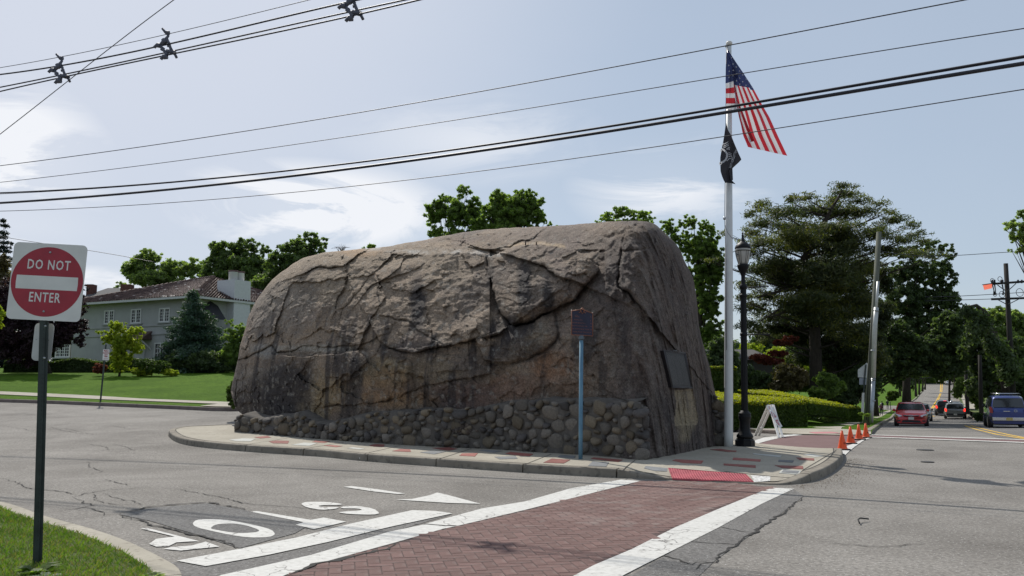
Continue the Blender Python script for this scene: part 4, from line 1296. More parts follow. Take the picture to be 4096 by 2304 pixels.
rel += (facets(60, .06, .010, 301, 1.3) + facets(380, .05, .004, 302, 1.5, .18) + facets(2600, .10, .004, 303, 1.5, .08)) * (1 - .72 * right) * edge
flr = fbm(X3 * 3.2 + Z3 * .7 + .2 * (Z3 - 2) ** 2 * .5, Y3 * 1.8, Z3 * .3, 4, 171, .5, True)
rel += (flu * .10 - (np.maximum(flr, .2) - .2) * .17) * right * edge
Dn = D + rel
PX_, PY_, PZ_ = a_ / dY * Dn, Dn, EYE + dZ / dY * Dn
front = np.stack([PX_, PY_, PZ_], -1)
# the far side, from the crest down behind
NB = 40
sil = front[0]
th = np.linspace(0, math.pi / 2, NB + 1)[1:][:, None]
hgt = np.clip(sil[:, 2] / 5.5, .25, 1)
cxr = np.interp(sil[:, 0], [-9.5, 5.5], [-6.2, 3.6])
bx = sil[None, :, 0] * np.cos(th * .0) + (cxr - sil[:, 0])[None, :] * (np.sin(th) * .55)
by = sil[None, :, 1] + np.sin(th) * (3.7 * hgt[None, :] ** .7)
bz = sil[None, :, 2] * np.cos(th) + .02
nb_ = fbm(bx * .8, by * .8, bz * 1.1, 5, 91) * .22 * np.sin(th * 2) + fbm(bx * 4, by * 4, bz * 4, 4, 92) * .05 * np.sin(th)
by = by + nb_; bz = np.maximum(bz - np.abs(nb_) * .6, .0)
back = np.stack([bx, by, bz], -1)[::-1]
allv = np.concatenate([back, front], 0)
NR = allv.shape[0]
idx = np.arange(NR * NU).reshape(NR, NU)
Fq = np.stack([idx[:-1, :-1], idx[1:, :-1], idx[1:, 1:], idx[:-1, 1:]], -1).reshape(-1, 4)

# colour of the stone: mineral zones, lichen, water and rust stains, plus painted sunlight
base = np.array([.168, .130, .104])
noiA = fbm(X3 * .9, Y3 * .9, Z3 * .9, 5, 101) * .5 + .5
noiB = fbm(X3 * 3.2, Y3 * 3.2, Z3 * 3.2, 5, 111) * .5 + .5
noiC = fbm(X3 * 12, Y3 * 12, Z3 * 12, 4, 121) * .5 + .5
strk = fbm(X3 * 4.2, Y3 * 3, Z3 * .35, 5, 131) * .5 + .5
C = np.ones(U.shape + (3,)) * base


def mixc(mask, col):
    global C
    mask = np.clip(mask, 0, 1)[..., None]
    C = C * (1 - mask) + np.array(col) * mask


def blob(cx, cy, rx, ry, k=1.0):
    e = ((U - cx + (noiB - .5) * rx * .9) / rx) ** 2 + ((V - cy + (noiA - .5) * ry * .9) / ry) ** 2
    return np.clip(1.35 - e, 0, 1) * k


def sm(x, a, b):
    t_ = np.clip((x - a) / (b - a), 0, 1); return t_ * t_ * (3 - 2 * t_)


mixc((1 - right) * sm(1640 - V, 0, 330) * sm(2350 - U, 0, 700) * .9, (.330, .254, .190))  # grazing sun on the upper left put into the stone colour
mixc((1 - right) * sm(1640 - V, 0, 330) * .3, (.235, .190, .152))  # same painted sun, weaker, across the whole upper front
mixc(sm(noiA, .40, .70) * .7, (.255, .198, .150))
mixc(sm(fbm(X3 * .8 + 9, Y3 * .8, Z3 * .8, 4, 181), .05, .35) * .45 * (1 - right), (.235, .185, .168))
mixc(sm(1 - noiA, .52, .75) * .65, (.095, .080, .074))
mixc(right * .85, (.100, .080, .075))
mixc(sm(V, 1400, 1650) * .45 * (1 - right), (.092, .076, .066))  # darker tone towards the foot
for cx, cy, rx, ry, kx, col in [
    (1260, 1110, 260, 150, .75, (.255, .205, .155)), (1560, 1020, 420, 60, .5, (.24, .19, .14)), (1800, 1080, 120, 60, .5, (.25, .20, .15)), (1120, 1230, 150, 120, .55, (.20, .175, .155)),
    (1430, 1010, 90, 22, .55, (.33, .22, .13)), (2360, 960, 380, 70, .55, (.135, .110, .095)), (2480, 925, 120, 35, .5, (.22, .17, .13)),
    (1300, 1570, 110, 90, .8, (.215, .165, .105)), (1540, 1500, 130, 60, .7, (.20, .16, .10)), (1700, 1470, 120, 60, .5, (.17, .135, .09)), (1590, 1600, 160, 40, .7, (.22, .145, .085)), (1240, 1620, 90, 90, .6, (.21, .17, .11)),
    (2060, 1560, 120, 60, .45, (.14, .078, .052)), (2200, 1470, 90, 70, .7, (.18, .10, .06)), (2280, 1580, 90, 60, .5, (.135, .085, .06)), (1560, 1540, 120, 60, .45, (.20, .13, .08)), (1860, 1580, 160, 60, .5, (.095, .055, .046)),
    (2130, 1330, 90, 45, .5, (.165, .135, .10)), (2160, 1130, 110, 90, .35, (.18, .15, .12)), (2560, 1130, 60, 120, .4, (.16, .125, .10)),
    (1080, 1510, 150, 50, .5, (.20, .185, .17)), (1270, 1395, 170, 16, .75, (.30, .275, .24)), (1060, 1400, 70, 30, .6, (.27, .265, .255))]:  # the thin wide one paints sunlight on the ledge top
    mixc(blob(cx, cy, rx, ry, min(1, kx * 1.15)), np.array(col) * 1.12)
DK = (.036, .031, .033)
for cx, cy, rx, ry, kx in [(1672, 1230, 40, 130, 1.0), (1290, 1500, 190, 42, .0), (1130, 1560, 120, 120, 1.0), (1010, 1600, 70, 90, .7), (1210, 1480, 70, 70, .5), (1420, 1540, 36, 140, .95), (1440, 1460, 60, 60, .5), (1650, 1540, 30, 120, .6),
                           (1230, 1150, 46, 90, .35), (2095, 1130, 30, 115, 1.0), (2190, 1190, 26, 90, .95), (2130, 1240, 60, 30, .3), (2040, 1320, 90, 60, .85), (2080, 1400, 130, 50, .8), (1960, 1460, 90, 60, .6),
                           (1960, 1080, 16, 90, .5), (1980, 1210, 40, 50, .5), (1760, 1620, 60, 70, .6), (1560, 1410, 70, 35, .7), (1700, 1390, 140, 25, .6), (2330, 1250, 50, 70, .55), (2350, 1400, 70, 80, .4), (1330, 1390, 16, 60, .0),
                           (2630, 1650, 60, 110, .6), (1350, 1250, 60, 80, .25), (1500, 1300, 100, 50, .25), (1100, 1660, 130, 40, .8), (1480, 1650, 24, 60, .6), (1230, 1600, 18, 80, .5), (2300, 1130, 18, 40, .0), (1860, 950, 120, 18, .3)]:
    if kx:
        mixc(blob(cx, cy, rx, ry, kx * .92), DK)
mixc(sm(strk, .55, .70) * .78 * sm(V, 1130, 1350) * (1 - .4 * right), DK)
mixc(sm(1 - strk, .58, .78) * .30 * sm(V, 1100, 1400), (.20, .175, .145))
strR = fbm(X3 * 5.5 + .35 * (Z3 - 2) ** 2 * .4 + Z3 * 1.2, Y3 * 3, Z3 * .45, 5, 141) * .5 + .5
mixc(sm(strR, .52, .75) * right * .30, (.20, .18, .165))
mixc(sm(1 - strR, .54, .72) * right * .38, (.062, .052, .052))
d, _ = pdist(wu, wv, s2([(950, 240), (1100, 252), (1250, 262), (1400, 270), (1600, 268), (1740, 265)]) + s3([(30, 270), (110, 290), (190, 292)]))
mixc(np.exp(-(d / 9) ** 2) * .8 * sm(noiB, .3, .6), (.42, .41, .39))
d, _ = pdist(wu, wv, s3([(235, 232), (330, 215), (440, 212), (600, 222)]))
mixc(np.exp(-(d / 7) ** 2) * .8, (.38, .29, .19))
mixc(np.where(inr, .75, 0) * (1 - .5 * sm(strR, .55, .7)), (.34, .285, .20))
mixc(blob(2740, 1680, 45, 50, .6), (.32, .27, .18))
mixc(blob(2735, 1745, 30, 25, .6), (.30, .25, .17))
for line in (L_nose, L_diag, L_blk, L_inner, L_slab, L_horiz, L_up, L_c2, L_c5, L_c4, L_low, L_top):
    d, _ = pdist(wu, wv, line)
    mixc(np.exp(-(d / 4.0) ** 2) * .6 * crv, (.034, .029, .027))
C *= (.70 + .60 * noiC)[..., None] * (.82 + .36 * noiB)[..., None]
lich = sm(fbm(X3 * 9, Y3 * 9, Z3 * 9, 4, 161), .22, .5)
mixc(lich * .45 * (1 - .5 * right), (.30, .285, .26))
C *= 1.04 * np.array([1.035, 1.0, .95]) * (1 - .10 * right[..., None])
Cb = np.ones(back.shape) * np.array([.15, .128, .11]) * (.8 + .4 * (fbm(bx, by, bz, 4, 151) * .5 + .5))[::-1][..., None]
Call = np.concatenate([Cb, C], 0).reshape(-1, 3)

m_rock, n_, l_, b_n = newmat('boulder_stone')
b_n.inputs['Roughness'].default_value = .88
b_n.inputs['Specular IOR Level'].default_value = .35
at_ = n_.new('ShaderNodeAttribute'); at_.attribute_name = 'stone_colour'
t_c = n_.new('ShaderNodeTexCoord')
nz1 = n_.new('ShaderNodeTexNoise'); nz1.inputs['Scale'].default_value = 26; nz1.inputs['Detail'].default_value = 8; nz1.inputs['Roughness'].default_value = .7
nz2 = n_.new('ShaderNodeTexNoise'); nz2.inputs['Scale'].default_value = 7.5; nz2.inputs['Detail'].default_value = 10; nz2.inputs['Roughness'].default_value = .68; nz2.inputs['Distortion'].default_value = .4
l_.new(t_c.outputs['Object'], nz1.inputs[0]); l_.new(t_c.outputs['Object'], nz2.inputs[0])
mr = n_.new('ShaderNodeMapRange'); mr.inputs['From Min'].default_value = .3; mr.inputs['From Max'].default_value = .7; mr.inputs['To Min'].default_value = .38; mr.inputs['To Max'].default_value = 1.62
l_.new(nz1.outputs['Fac'], mr.inputs[0])
vm = n_.new('ShaderNodeVectorMath'); vm.operation = 'SCALE'
l_.new(at_.outputs['Color'], vm.inputs[0]); l_.new(mr.outputs[0], vm.inputs['Scale'])
l_.new(vm.outputs[0], b_n.inputs['Base Color'])
bp1 = n_.new('ShaderNodeBump'); bp1.inputs['Strength'].default_value = 1.0; bp1.inputs['Distance'].default_value = .075
bp2 = n_.new('ShaderNodeBump'); bp2.inputs['Strength'].default_value = .8; bp2.inputs['Distance'].default_value = .034
l_.new(nz2.outputs['Fac'], bp1.inputs['Height']); l_.new(nz1.outputs['Fac'], bp2.inputs['Height'])
l_.new(bp1.outputs[0], bp2.inputs['Normal']); l_.new(bp2.outputs[0], b_n.inputs['Normal'])
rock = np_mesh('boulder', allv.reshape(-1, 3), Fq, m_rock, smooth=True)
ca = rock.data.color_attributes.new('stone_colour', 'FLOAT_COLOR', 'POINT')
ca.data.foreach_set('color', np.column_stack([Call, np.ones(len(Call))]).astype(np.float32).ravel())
tag(rock, 'enormous cracked grey-brown glacial boulder filling the paved island', 'boulder')


def on_rock(u, v):
    """point of the boulder's surface seen at a pixel"""
    col = int(np.argmin(np.abs(SU - u)))
    row = int(np.argmin(np.abs(V[:, col] - v)))
    return Vector(front[row, col])


# iron pins on top
for i, (u, v) in enumerate([(2101, 981), (2146, 980)]):
    p = on_rock(u, v); hh_ = .10 if i == 0 else .07
    o = MB().lathe(p - Vector((0, 0, .05)), p + Vector((0, 0, hh_ + .05)), [(0, .016), (hh_ + .05, .015)], 8).build('iron_pin', plain('rust_iron%d' % i, (.05, .028, .02), .8))
    tag(o, ['taller rusty iron pin sticking out of the boulder top', 'shorter rusty iron pin beside the taller one on the boulder top'][i], 'iron pin', 'iron pins on the boulder top')

# ------------------------------------------------------------------ cobble wall along its foot
M_MORTAR = mixcol('old_mortar', [(.3, (.068, .060, .053)), (.7, (.140, .125, .110))], 5, 8, .95, bump=.8, bscale=40)
M_STONES = [mixcol('field_stone', [(.3, (.098, .086, .074)), (.7, (.190, .167, .140))], 5, 8, .85, bump=.5, bscale=40, island=.35),
            mixcol('field_stone_tan', [(.3, (.11, .088, .062)), (.7, (.19, .155, .112))], 5, 8, .85, bump=.5, bscale=40, island=.3),
            mixcol('field_stone_dark', [(.3, (.055, .049, .047)), (.7, (.105, .095, .088))], 5, 8, .85, bump=.5, bscale=40, island=.3)]


def stone_mesh(seed, mat):
    bm = bmesh.new(); bmesh.ops.create_icosphere(bm, subdivisions=2, radius=1)
    rs = np.random.default_rng(seed)
    pl = rs.normal(size=(9, 3)); pl /= np.linalg.norm(pl, axis=1)[:, None]
    co = np.array([v.co[:] for v in bm.verts])
    n = fbm(co[:, 0] * 1.2 + seed, co[:, 1] * 1.2, co[:, 2] * 1.2, 3, seed) * .22
    for j in range(9):
        dd_ = co @ pl[j]
        co -= np.outer(np.clip(dd_ - rs.uniform(.45, .75), 0, 1) * .85, pl[j])
    co = np.sign(co) * np.abs(co) ** .74
    co *= (1 + n)[:, None]
    for v, c in zip(bm.verts, co):
        v.co = c
    me = bpy.data.meshes.new('stone'); bm.to_mesh(me); bm.free()
    me.materials.append(mat)
    me.polygons.foreach_set('use_smooth', np.ones(len(me.polygons), bool))
    me.update()
    return me


SM = [stone_mesh(i, M_STONES[(0, 0, 1, 2, 0, 1, 0, 0, 1, 2, 0, 2)[i]]) for i in range(12)]


def cobble_wall(label, base, topz, back, seed, rows=(.14, .27), limit=300, cap=.45):
    """base: world xy foot line (left to right as seen); topz(s): height; stones bedded in mortar"""
    root = thing('stone_wall', label, 'stone wall', (base[0][0], base[0][1], .15))
    Pb = np.array(base); sb = np.concatenate([[0], np.cumsum(np.hypot(*(Pb[1:] - Pb[:-1]).T))])
    T = np.gradient(Pb, axis=0); T /= np.hypot(T[:, 0], T[:, 1])[:, None]
    N = np.column_stack([T[:, 1], -T[:, 0]])         # towards the viewer
    at = lambda s: (np.array([np.interp(s, sb, Pb[:, 0]), np.interp(s, sb, Pb[:, 1])]), np.array([np.interp(s, sb, N[:, 0]), np.interp(s, sb, N[:, 1])]), np.array([np.interp(s, sb, T[:, 0]), np.interp(s, sb, T[:, 1])]))
    # mortar body
    mend = sb[-1] - .10; ns = max(8, int(mend / .15)); V_ = []; K = 9
    for i in range(ns + 1):
        s = mend * i / ns; p, nn, tt = at(s); h = topz(s)
        for k_ in range(K):
            if k_ < 6:
                zz_ = h * k_ / 5; off = -.045 - .04 * k_ / 5
            else:
                zz_ = h + .03 * (k_ - 5) + .02; off = -.085 - cap * (k_ - 5) / 3
            jit = float(fbm(np.array([s * 3.0]), np.array([zz_ * 3.0]), np.array([off]), 3, seed)[0]) * .05
            q = p + nn * (off + jit)
            V_.append((q[0], q[1], .10 + zz_ + (jit if k_ >= 5 else 0)))
    Fm = [(i * K + k_, (i + 1) * K + k_, (i + 1) * K + k_ + 1, i * K + k_ + 1) for i in range(ns) for k_ in range(K - 1)]
    m = MB().add(V_, Fm, 0, True)
    p1, n1, t1 = at(sb[-1]); h = topz(sb[-1])
    for s_ in (0, mend):
        p1, n1, t1 = at(s_); h = topz(s_)
        a0 = p1 - n1 * .10; a1 = p1 - n1 * (.14 + cap)
        m.add([(a0[0], a0[1], .05), (a1[0], a1[1], .05), (a1[0], a1[1], .12 + h), (a0[0], a0[1], .10 + h)], [(0, 1, 2, 3)])
    m.build('mortar', M_MORTAR, root)
    rg = random.Random(seed)
    stones = []
    z0 = 0.0; mh = max(topz(s) for s in np.linspace(0, sb[-1], 60))
    # random sizes, dropped where they fit; big ones first
    done = []
    smax = sb[-1]
    for size, tries in ((.185, 200), (.15, 420), (.115, 1100), (.085, 2400), (.06, 1800)):
        for _ in range(tries):
            w_ = size * rg.uniform(.85, 1.2); hh = w_ * rg.uniform(.62, .98)
            cs = rg.uniform(w_ * .8, smax - w_ * .1); cz = rg.uniform(-.02, mh)
            if cz + hh * .85 > topz(cs) or cz < hh * .55:
                continue
            if any(abs(cs - a_) < .6 and ((cs - a_) / (w_ + b_)) ** 2 + ((cz - c_) / (hh + d_)) ** 2 < .78 for a_, c_, b_, d_ in done):
                continue
            done.append((cs, cz, w_, hh)); stones.append((cs, cz, w_ * 2.12, hh * 2.12))
    stones.sort(key=lambda q: -q[2] * q[3])
    rest = MB()
    for i, (cs, cz, w_, hh) in enumerate(stones):
        p, nn, tt = at(cs)
        me = SM[rg.randrange(12)]
        if i >= limit:
            M_ = Matrix.Translation((p[0] - nn[0] * .08, p[1] - nn[1] * .08, .15 + cz)) @ Matrix.Rotation(math.atan2(tt[1], tt[0]), 4, 'Z') @ Matrix.Diagonal((w_ * .5, .09, hh * .5, 1))
            rest.add([M_ @ v_.co for v_ in me.vertices], [tuple(f_.vertices) for f_ in me.polygons], rg.choice((0, 0, 1, 2)), True)
            continue
        o = bpy.data.objects.new('stone', me); COL.objects.link(o); o.parent = root
        o.matrix_parent_inverse = Matrix.Translation(-Vector(root.location))
        dep_ = rg.uniform(.09, .14)
        q = p - nn * rg.uniform(.055, .10)
        o.location = (q[0], q[1], .15 + cz)
        o.scale = (w_ * .50, dep_, hh * .50)
        ang = math.atan2(tt[1], tt[0])
        o.rotation_mode = 'XYZ'
        o.rotation_euler = (rg.uniform(-.15, .15), rg.uniform(-.3, .3), ang)
    if rest.v:
        rest.build('small_stones', M_STONES, root, kind='stuff')
    return root


wb = [(932, 1727), (1113, 1742), (1327, 1761), (1540, 1776), (1754, 1789), (1989, 1798), (2122, 1809), (2327, 1820), (2440, 1829), (2566, 1840)]
wt = [(932, 1664), (960, 1657), (985, 1655), (1041, 1672), (1156, 1660), (1190, 1646), (1242, 1674), (1284, 1690), (1378, 1676), (1455, 1650), (1626, 1642), (1754, 1625), (1882, 1627), (1989, 1610), (2007, 1601), (2156, 1594), (2327, 1593), (2455, 1597), (2566, 1612)]
wall_base = smooth_path([tuple(G(u, v, .15))[:2] for u, v in wb], .3, 1)
ex_, ey_ = wall_base[-1]
wall_base += [(ex_ + .10, ey_ + .10), (ex_ + .16, ey_ + .24), (ex_ + .20, ey_ + .42)]
Wb = np.array(wall_base); swb = np.concatenate([[0], np.cumsum(np.hypot(*(Wb[1:] - Wb[:-1]).T))])
tu, tv = zip(*wt)


def wall_top(s):
    x = np.interp(s, swb, Wb[:, 0]); y = np.interp(s, swb, Wb[:, 1]) + .12
    u = CX + x / y * F_PX * .995
    v = np.interp(u, tu, tv)
    return float((P(u, v, y).z) - .15)


cobble_wall('long low cobblestone wall shoring up the front of the boulder', wall_base, wall_top, None, 4)
# short return behind the flagpole
p0 = G(2858, 1785, .15); p1_ = G(2897, 1783, .15)
b2_ = [(p0.x, p0.y), ((p0.x + p1_.x) / 2 + .08, (p0.y + p1_.y) / 2 - .05), (p1_.x, p1_.y), (p1_.x + .14, p1_.y + .5), (p1_.x + .16, p1_.y + 1.2)]
b2_ = smooth_path(b2_, .12, 1)
cobble_wall('short cobblestone buttress behind the flagpole at the right end of the boulder', b2_, lambda s: float(np.interp(s, [0, .3, .55, 2.2], [1.25, 1.05, .72, .5])), None, 9, rows=(.13, .2), cap=.3)
# ------------------------------------------------------------------ lettering helper
def letters3d(text, size, M, mat, parent, name='lettering', depth=.0008, bold=0.0, align='CENTER', xs=1.0, sp=1.0):
    """flat print: a text outline in the plane given by M (x right, y up)"""
    cu = bpy.data.curves.new(name, 'FONT')
    cu.body = text; cu.size = size; cu.extrude = depth; cu.offset = bold; cu.align_x = align; cu.align_y = 'CENTER'
    cu.resolution_u = 2; cu.space_character = sp
    cu.materials.append(mat)
    tmp = bpy.data.objects.new(name, cu)
    me = bpy.data.meshes.new_from_object(tmp)
    bpy.data.objects.remove(tmp)
    o = bpy.data.objects.new(name, me); COL.objects.link(o); o.parent = parent
    if parent.get('_wc'):
        o.matrix_parent_inverse = Matrix.Translation(-Vector(parent.location))
    o.matrix_basis = M @ Matrix.Diagonal((xs, 1, 1, 1))
    return o


def plane_M(c, right, up):
    x = Vector(right).normalized(); n = x.cross(Vector(up)).normalized(); y = n.cross(x)
    M = Matrix((x, y, n)).transposed().to_4x4(); M.translation = Vector(c)
    return M


def rrect(w, h, r, k=5):
    out = []
    for cx, cy, a0 in ((w / 2 - r, h / 2 - r, 0), (-w / 2 + r, h / 2 - r, 90), (-w / 2 + r, -h / 2 + r, 180), (w / 2 - r, -h / 2 + r, 270)):
        for i in range(k + 1):
            a = R(a0 + 90 * i / k); out.append((cx + r * math.cos(a), cy + r * math.sin(a)))
    return out


def circ(r, n=40):
    return [(r * math.cos(2 * math.pi * i / n), r * math.sin(2 * math.pi * i / n)) for i in range(n)]


# ------------------------------------------------------------------ DO NOT ENTER sign
DS = 7.7
tl, tr, br, bl = P(46, 962, DS), P(341, 987, DS + .04), P(330, 1284, DS + .04), P(35, 1279, DS)
c = (tl + tr + br + bl) / 4
rx = ((tr - tl) + (br - bl)).normalized(); uy = ((tl - bl) + (tr - br)).normalized()
Wd = ((tr - tl).length + (br - bl).length) / 2; Hd = ((tl - bl).length + (tr - br).length) / 2
base = P(142, 2235, DS); base.z = float(hV(base.x, base.y)) - .1
sg = thing('road_sign', 'red and white DO NOT ENTER sign on a dark green steel post', 'road sign', (base.x, base.y, base.z))
M = plane_M(c, rx, uy); tow = M.to_3x3() @ Vector((0, 0, 1))
m = MB(); m.prism(rrect(Wd, Hd, .045), -.003, 0, 0, M); m.build('sign_panel', M_SIGNW, sg)
m = MB(); m.prism(circ(Wd * .488, 64), .0, .0012, 0, M); m.build('red_disc', M_SIGNR, sg)
m = MB(); bar = [(-.415, -.088), (-.38, -.088), (.415, -.088), (.42, 0), (.415, .088), (-.415, .088), (-.42, 0)]
m.prism([(x * Wd, y * Hd - .01) for x, y in bar if (x, y) != (-.38, -.088)], .0012, .0022, 0, M); m.build('white_bar', M_SIGNW, sg)
letters3d('DO NOT', .124, M @ Matrix.Translation((.0, Hd * .215, .0015)), M_SIGNW, sg, bold=.0018, xs=.70, sp=1.16)
letters3d('ENTER', .124, M @ Matrix.Translation((-.008, -Hd * .21, .0015)), M_SIGNW, sg, bold=.0018, xs=.70, sp=1.12)
m = MB()
for dy in (.385, -.385):
    q = M @ Vector((0, dy * Hd, .001)); m.lathe(q, q + tow * .01, [(0, .011), (.004, .011), (.008, .006)], 8)
m.build('bolt', M_GALV, sg)
topb = P(170, 1085, DS) - tow * .012
botb = Vector((base.x, base.y, base.z))
axis = (topb - botb).normalized(); side = axis.cross(Vector(tow)).normalized(); fr = side.cross(axis)
m = MB()
# channel section post: flat web and two flanges
Mx = Matrix((side, fr if fr.dot(tow) > 0 else -fr, axis)).transposed().to_4x4()
Mx.translation = botb - Vector(tow) * .0
L_ = (topb - botb).length
sec = [(-.040, -.02), (-.040, -.014), (-.022, -.012), (-.018, .010), (.018, .010), (.022, -.012), (.040, -.014), (.040, -.02), (.018, -.018), (.014, .004), (-.014, .004), (-.018, -.018)]
m.prism([(x, y - .03) for x, y in sec], 0, L_, 0, Mx)
m.build('post', M_POSTG, sg)
m = MB()
for i in range(60):
    q = Mx @ Vector((.010, -.0195, .1 + i * .0254 * 1.6 + .2))
    m.lathe(q, q + Vector(Mx.to_3x3() @ Vector((0, 1, 0))) * .0006, [(0, .0042), (.0006, .0042)], 6)
m.build('punched_hole', M_BLACK, sg, kind='stuff')
# back to back plate behind the post
c2 = P(172, 1368, DS + .12)
M2 = plane_M(c2, rx, uy)
o = MB().prism(rrect(.175, .345, .04), -.002, .002, 0, M2).build('backing_plate', M_ALU, sg)
m = MB()
for dx, dy in ((-.062, .02), (.05, .02)):
    q = M2 @ Vector((dx, dy, .0025)); m.lathe(q, q + tow * .0005, [(0, .0035), (.0005, .0035)], 8)
m.build('hole', M_BLACK, sg)
m = MB()
for v_ in (1304, 1432):
    q = P(182 if v_ < 1350 else 178, v_, DS - .05); m.lathe(q, q + tow * .008, [(0, .009), (.005, .009), (.008, .004)], 10)
m.build('bolt', M_GALV, sg)

# ------------------------------------------------------------------ NO PARKING sign on the far verge
b = G(402, 1604, .17, None); top = P(424, 1378, b.y)
np_ = thing('road_sign', 'small white NO PARKING ANY TIME sign on a leaning dark post by the lawn', 'road sign', b)
d_ = (top - b).normalized()
m = MB().beam(b - d_ * .1, top, .065, .035, (0, 1, 0)); m.build('post', M_POSTG, np_)
cc_ = P(424, 1419, b.y - .04); M = plane_M(cc_, (1, .05, 0), d_)
MB().prism(rrect(.285, .49, .03), -.003, 0, 0, M).build('sign_panel', M_SIGNW, np_)
for tx, yy, sz, mt in (('NO', .17, .13, M_SIGNR), ('PARKING', .075, .068, M_SIGNR), ('ANY', -.01, .068, M_SIGNR), ('TIME', -.085, .068, M_SIGNR)):
    letters3d(tx, sz, M @ Matrix.Translation((0, yy, .001)), mt, np_, bold=.003)
MB().prism([(-.10, -.185), (-.065, -.17), (-.065, -.178), (.065, -.178), (.065, -.17), (.10, -.185), (.065, -.2), (.065, -.192), (-.065, -.192), (-.065, -.2)], .0, .0015, 0, M).build('arrow', M_SIGNR, np_)

# ------------------------------------------------------------------ historical marker on its blue pole
b = G(2322, 1836, hf=hI)
DMk = b.y
M_BLUE = mixcol('weathered_blue_paint', [(.3, (.075, .16, .25)), (.55, (.12, .24, .33)), (.75, (.19, .30, .35))], 2.2, 6, .7, stretch=(3, 3, .8), bump=.2)
M_NAVY = plain('navy_panel', (.013, .014, .040), .45, var=.2)
M_COPPER = plain('copper_rim', (.24, .095, .055), .42, .4, var=.2, vscale=20)
M_COPTXT = plain('copper_letter', (.17, .065, .055), .5, .2)
mk = thing('historical_marker', 'dark blue GLEN ROCK historical marker on a weathered light blue pole before the boulder', 'marker sign', b)
tp_ = P(2325.5, 1357, DMk)
m = MB(); m.lathe(b - Vector((0, 0, .02)), tp_, [(0, .041), (.5, .041), ((tp_ - b).length, .040)], 18); m.build('pole', M_BLUE, mk)
MB().lathe(tp_ - Vector((0, 0, .01)), P(2325.5, 1341, DMk), [(0, .052), (.02, .058), (.05, .05), (.085, .04)], 16).build('collar', plain('collar_grey', (.10, .13, .15), .6), mk)
TL, TM, TR_, BR_, BL_ = (P(2286, 1244, DMk - .02), P(2328, 1238, DMk), P(2370, 1254, DMk + .05), P(2370, 1344, DMk + .05), P(2286, 1339, DMk - .02))
nrm = (BR_ - BL_).cross(TL - BL_).normalized()
if nrm.y > 0:
    nrm = -nrm
off = nrm * .018
pts = [BL_, BR_, TR_, TM, TL]
MB().add([p - off for p in pts] + [p + off for p in pts], [(4, 3, 2, 1, 0), (5, 6, 7, 8, 9)] + [(i, (i + 1) % 5, 5 + (i + 1) % 5, 5 + i) for i in range(5)]).build('panel', M_NAVY, mk)
m = MB()
for a, bb in ((BL_, BR_), (BR_, TR_), (TR_, TM), (TM, TL), (TL, BL_)):
    m.tube([a + off * .9, bb + off * .9], .0095, 8)
m.build('rim', M_COPPER, mk)
m = MB()
for p, r_ in ((TL + Vector((0, 0, .012)), .016), (TR_ + Vector((0, 0, .012)), .016)):
    m.lathe(p - Vector((0, 0, r_)), p + Vector((0, 0, r_)), [(0, .004), (r_ * .5, r_ * .85), (r_, r_), (r_ * 1.5, r_ * .85), (r_ * 2, .003)], 10)
m.build('finial_ball', plain('pale_copper', (.45, .36, .32), .4, .3), mk)
m = MB()
cr_ = TM + off * 1.6
for sx in (-1, 1):
    rv = (BR_ - BL_).normalized()
    m.tube([cr_ + rv * sx * .075 + Vector((0, 0, -.055)), cr_ + rv * sx * .06 + Vector((0, 0, -.07)), cr_ + rv * sx * .04 + Vector((0, 0, -.055)), cr_ + rv * sx * .035 + Vector((0, 0, -.01)), cr_ + Vector((0, 0, .03))], [.006, .007, .008, .009, .012], 8)
    m.tube([cr_ + rv * sx * .03 + Vector((0, 0, -.02)), cr_ + rv * sx * .012 + Vector((0, 0, -.075)), cr_ + Vector((0, 0, -.085))], .006, 8)
m.build('scroll_ornament', M_COPPER, mk)
rv = (BR_ - BL_).normalized(); Mm = plane_M((BL_ + BR_ + TL + TR_) / 4 + off * 1.05, rv, (TL - BL_).normalized())
Mm = Mm if (Mm.to_3x3() @ Vector((0, 0, 1))).dot(nrm) > 0 else Mm
for i, (tx, sz) in enumerate((('GLEN', .060), ('POETIC STORY OF SITE', .034), ('FROM ABOUT A CENTURY', .034), ('INDIAN COUNCIL. THE TOWN', .029), ('OF GLEN ROCK TOOK ITS', .034), ('NAME FROM THIS ROCK', .034))):
    letters3d(tx, sz, Mm @ Matrix.Translation((-.085 if i == 0 else 0, .145 - (i > 0) * .015 - i * .060, .002)), M_COPTXT, mk, bold=.0006)

letters3d('ROCK', .060, Mm @ Matrix.Translation((.10, .145, .002)), M_COPTXT, mk, bold=.0006)

# ------------------------------------------------------------------ bronze tablet on the boulder
M_BRONZE = plain('dark_bronze', (.030, .027, .031), .45, .45, var=.2, vscale=30, bump=.5, bscale=90)
M_BRONZE2 = plain('worn_bronze_edge', (.085, .080, .085), .4, .5)
c4 = [on_rock(2655, 1402), on_rock(2740, 1412), on_rock(2770, 1552), on_rock(2687, 1550)]
ray_n = Vector((0, 0, EYE))
nt = (c4[2] - c4[0]).cross(c4[1] - c4[3]).normalized()
if nt.dot(c4[0] - ray_n) > 0:
    nt = -nt
cen = sum(c4, Vector()) / 4
tabD = [P(u, v, 1) - Vector((0, 0, EYE)) for u, v in ((2655, 1402), (2740, 1412), (2770, 1552), (2687, 1550))]
pl_c = cen + nt * .07
cor = [Vector((0, 0, EYE)) + d_ * ((pl_c - Vector((0, 0, EYE))).dot(nt) / d_.dot(nt)) for d_ in tabD]
tb = thing('memorial_tablet', 'dark bronze memorial tablet with raised border bolted to the boulder', 'plaque', cen)
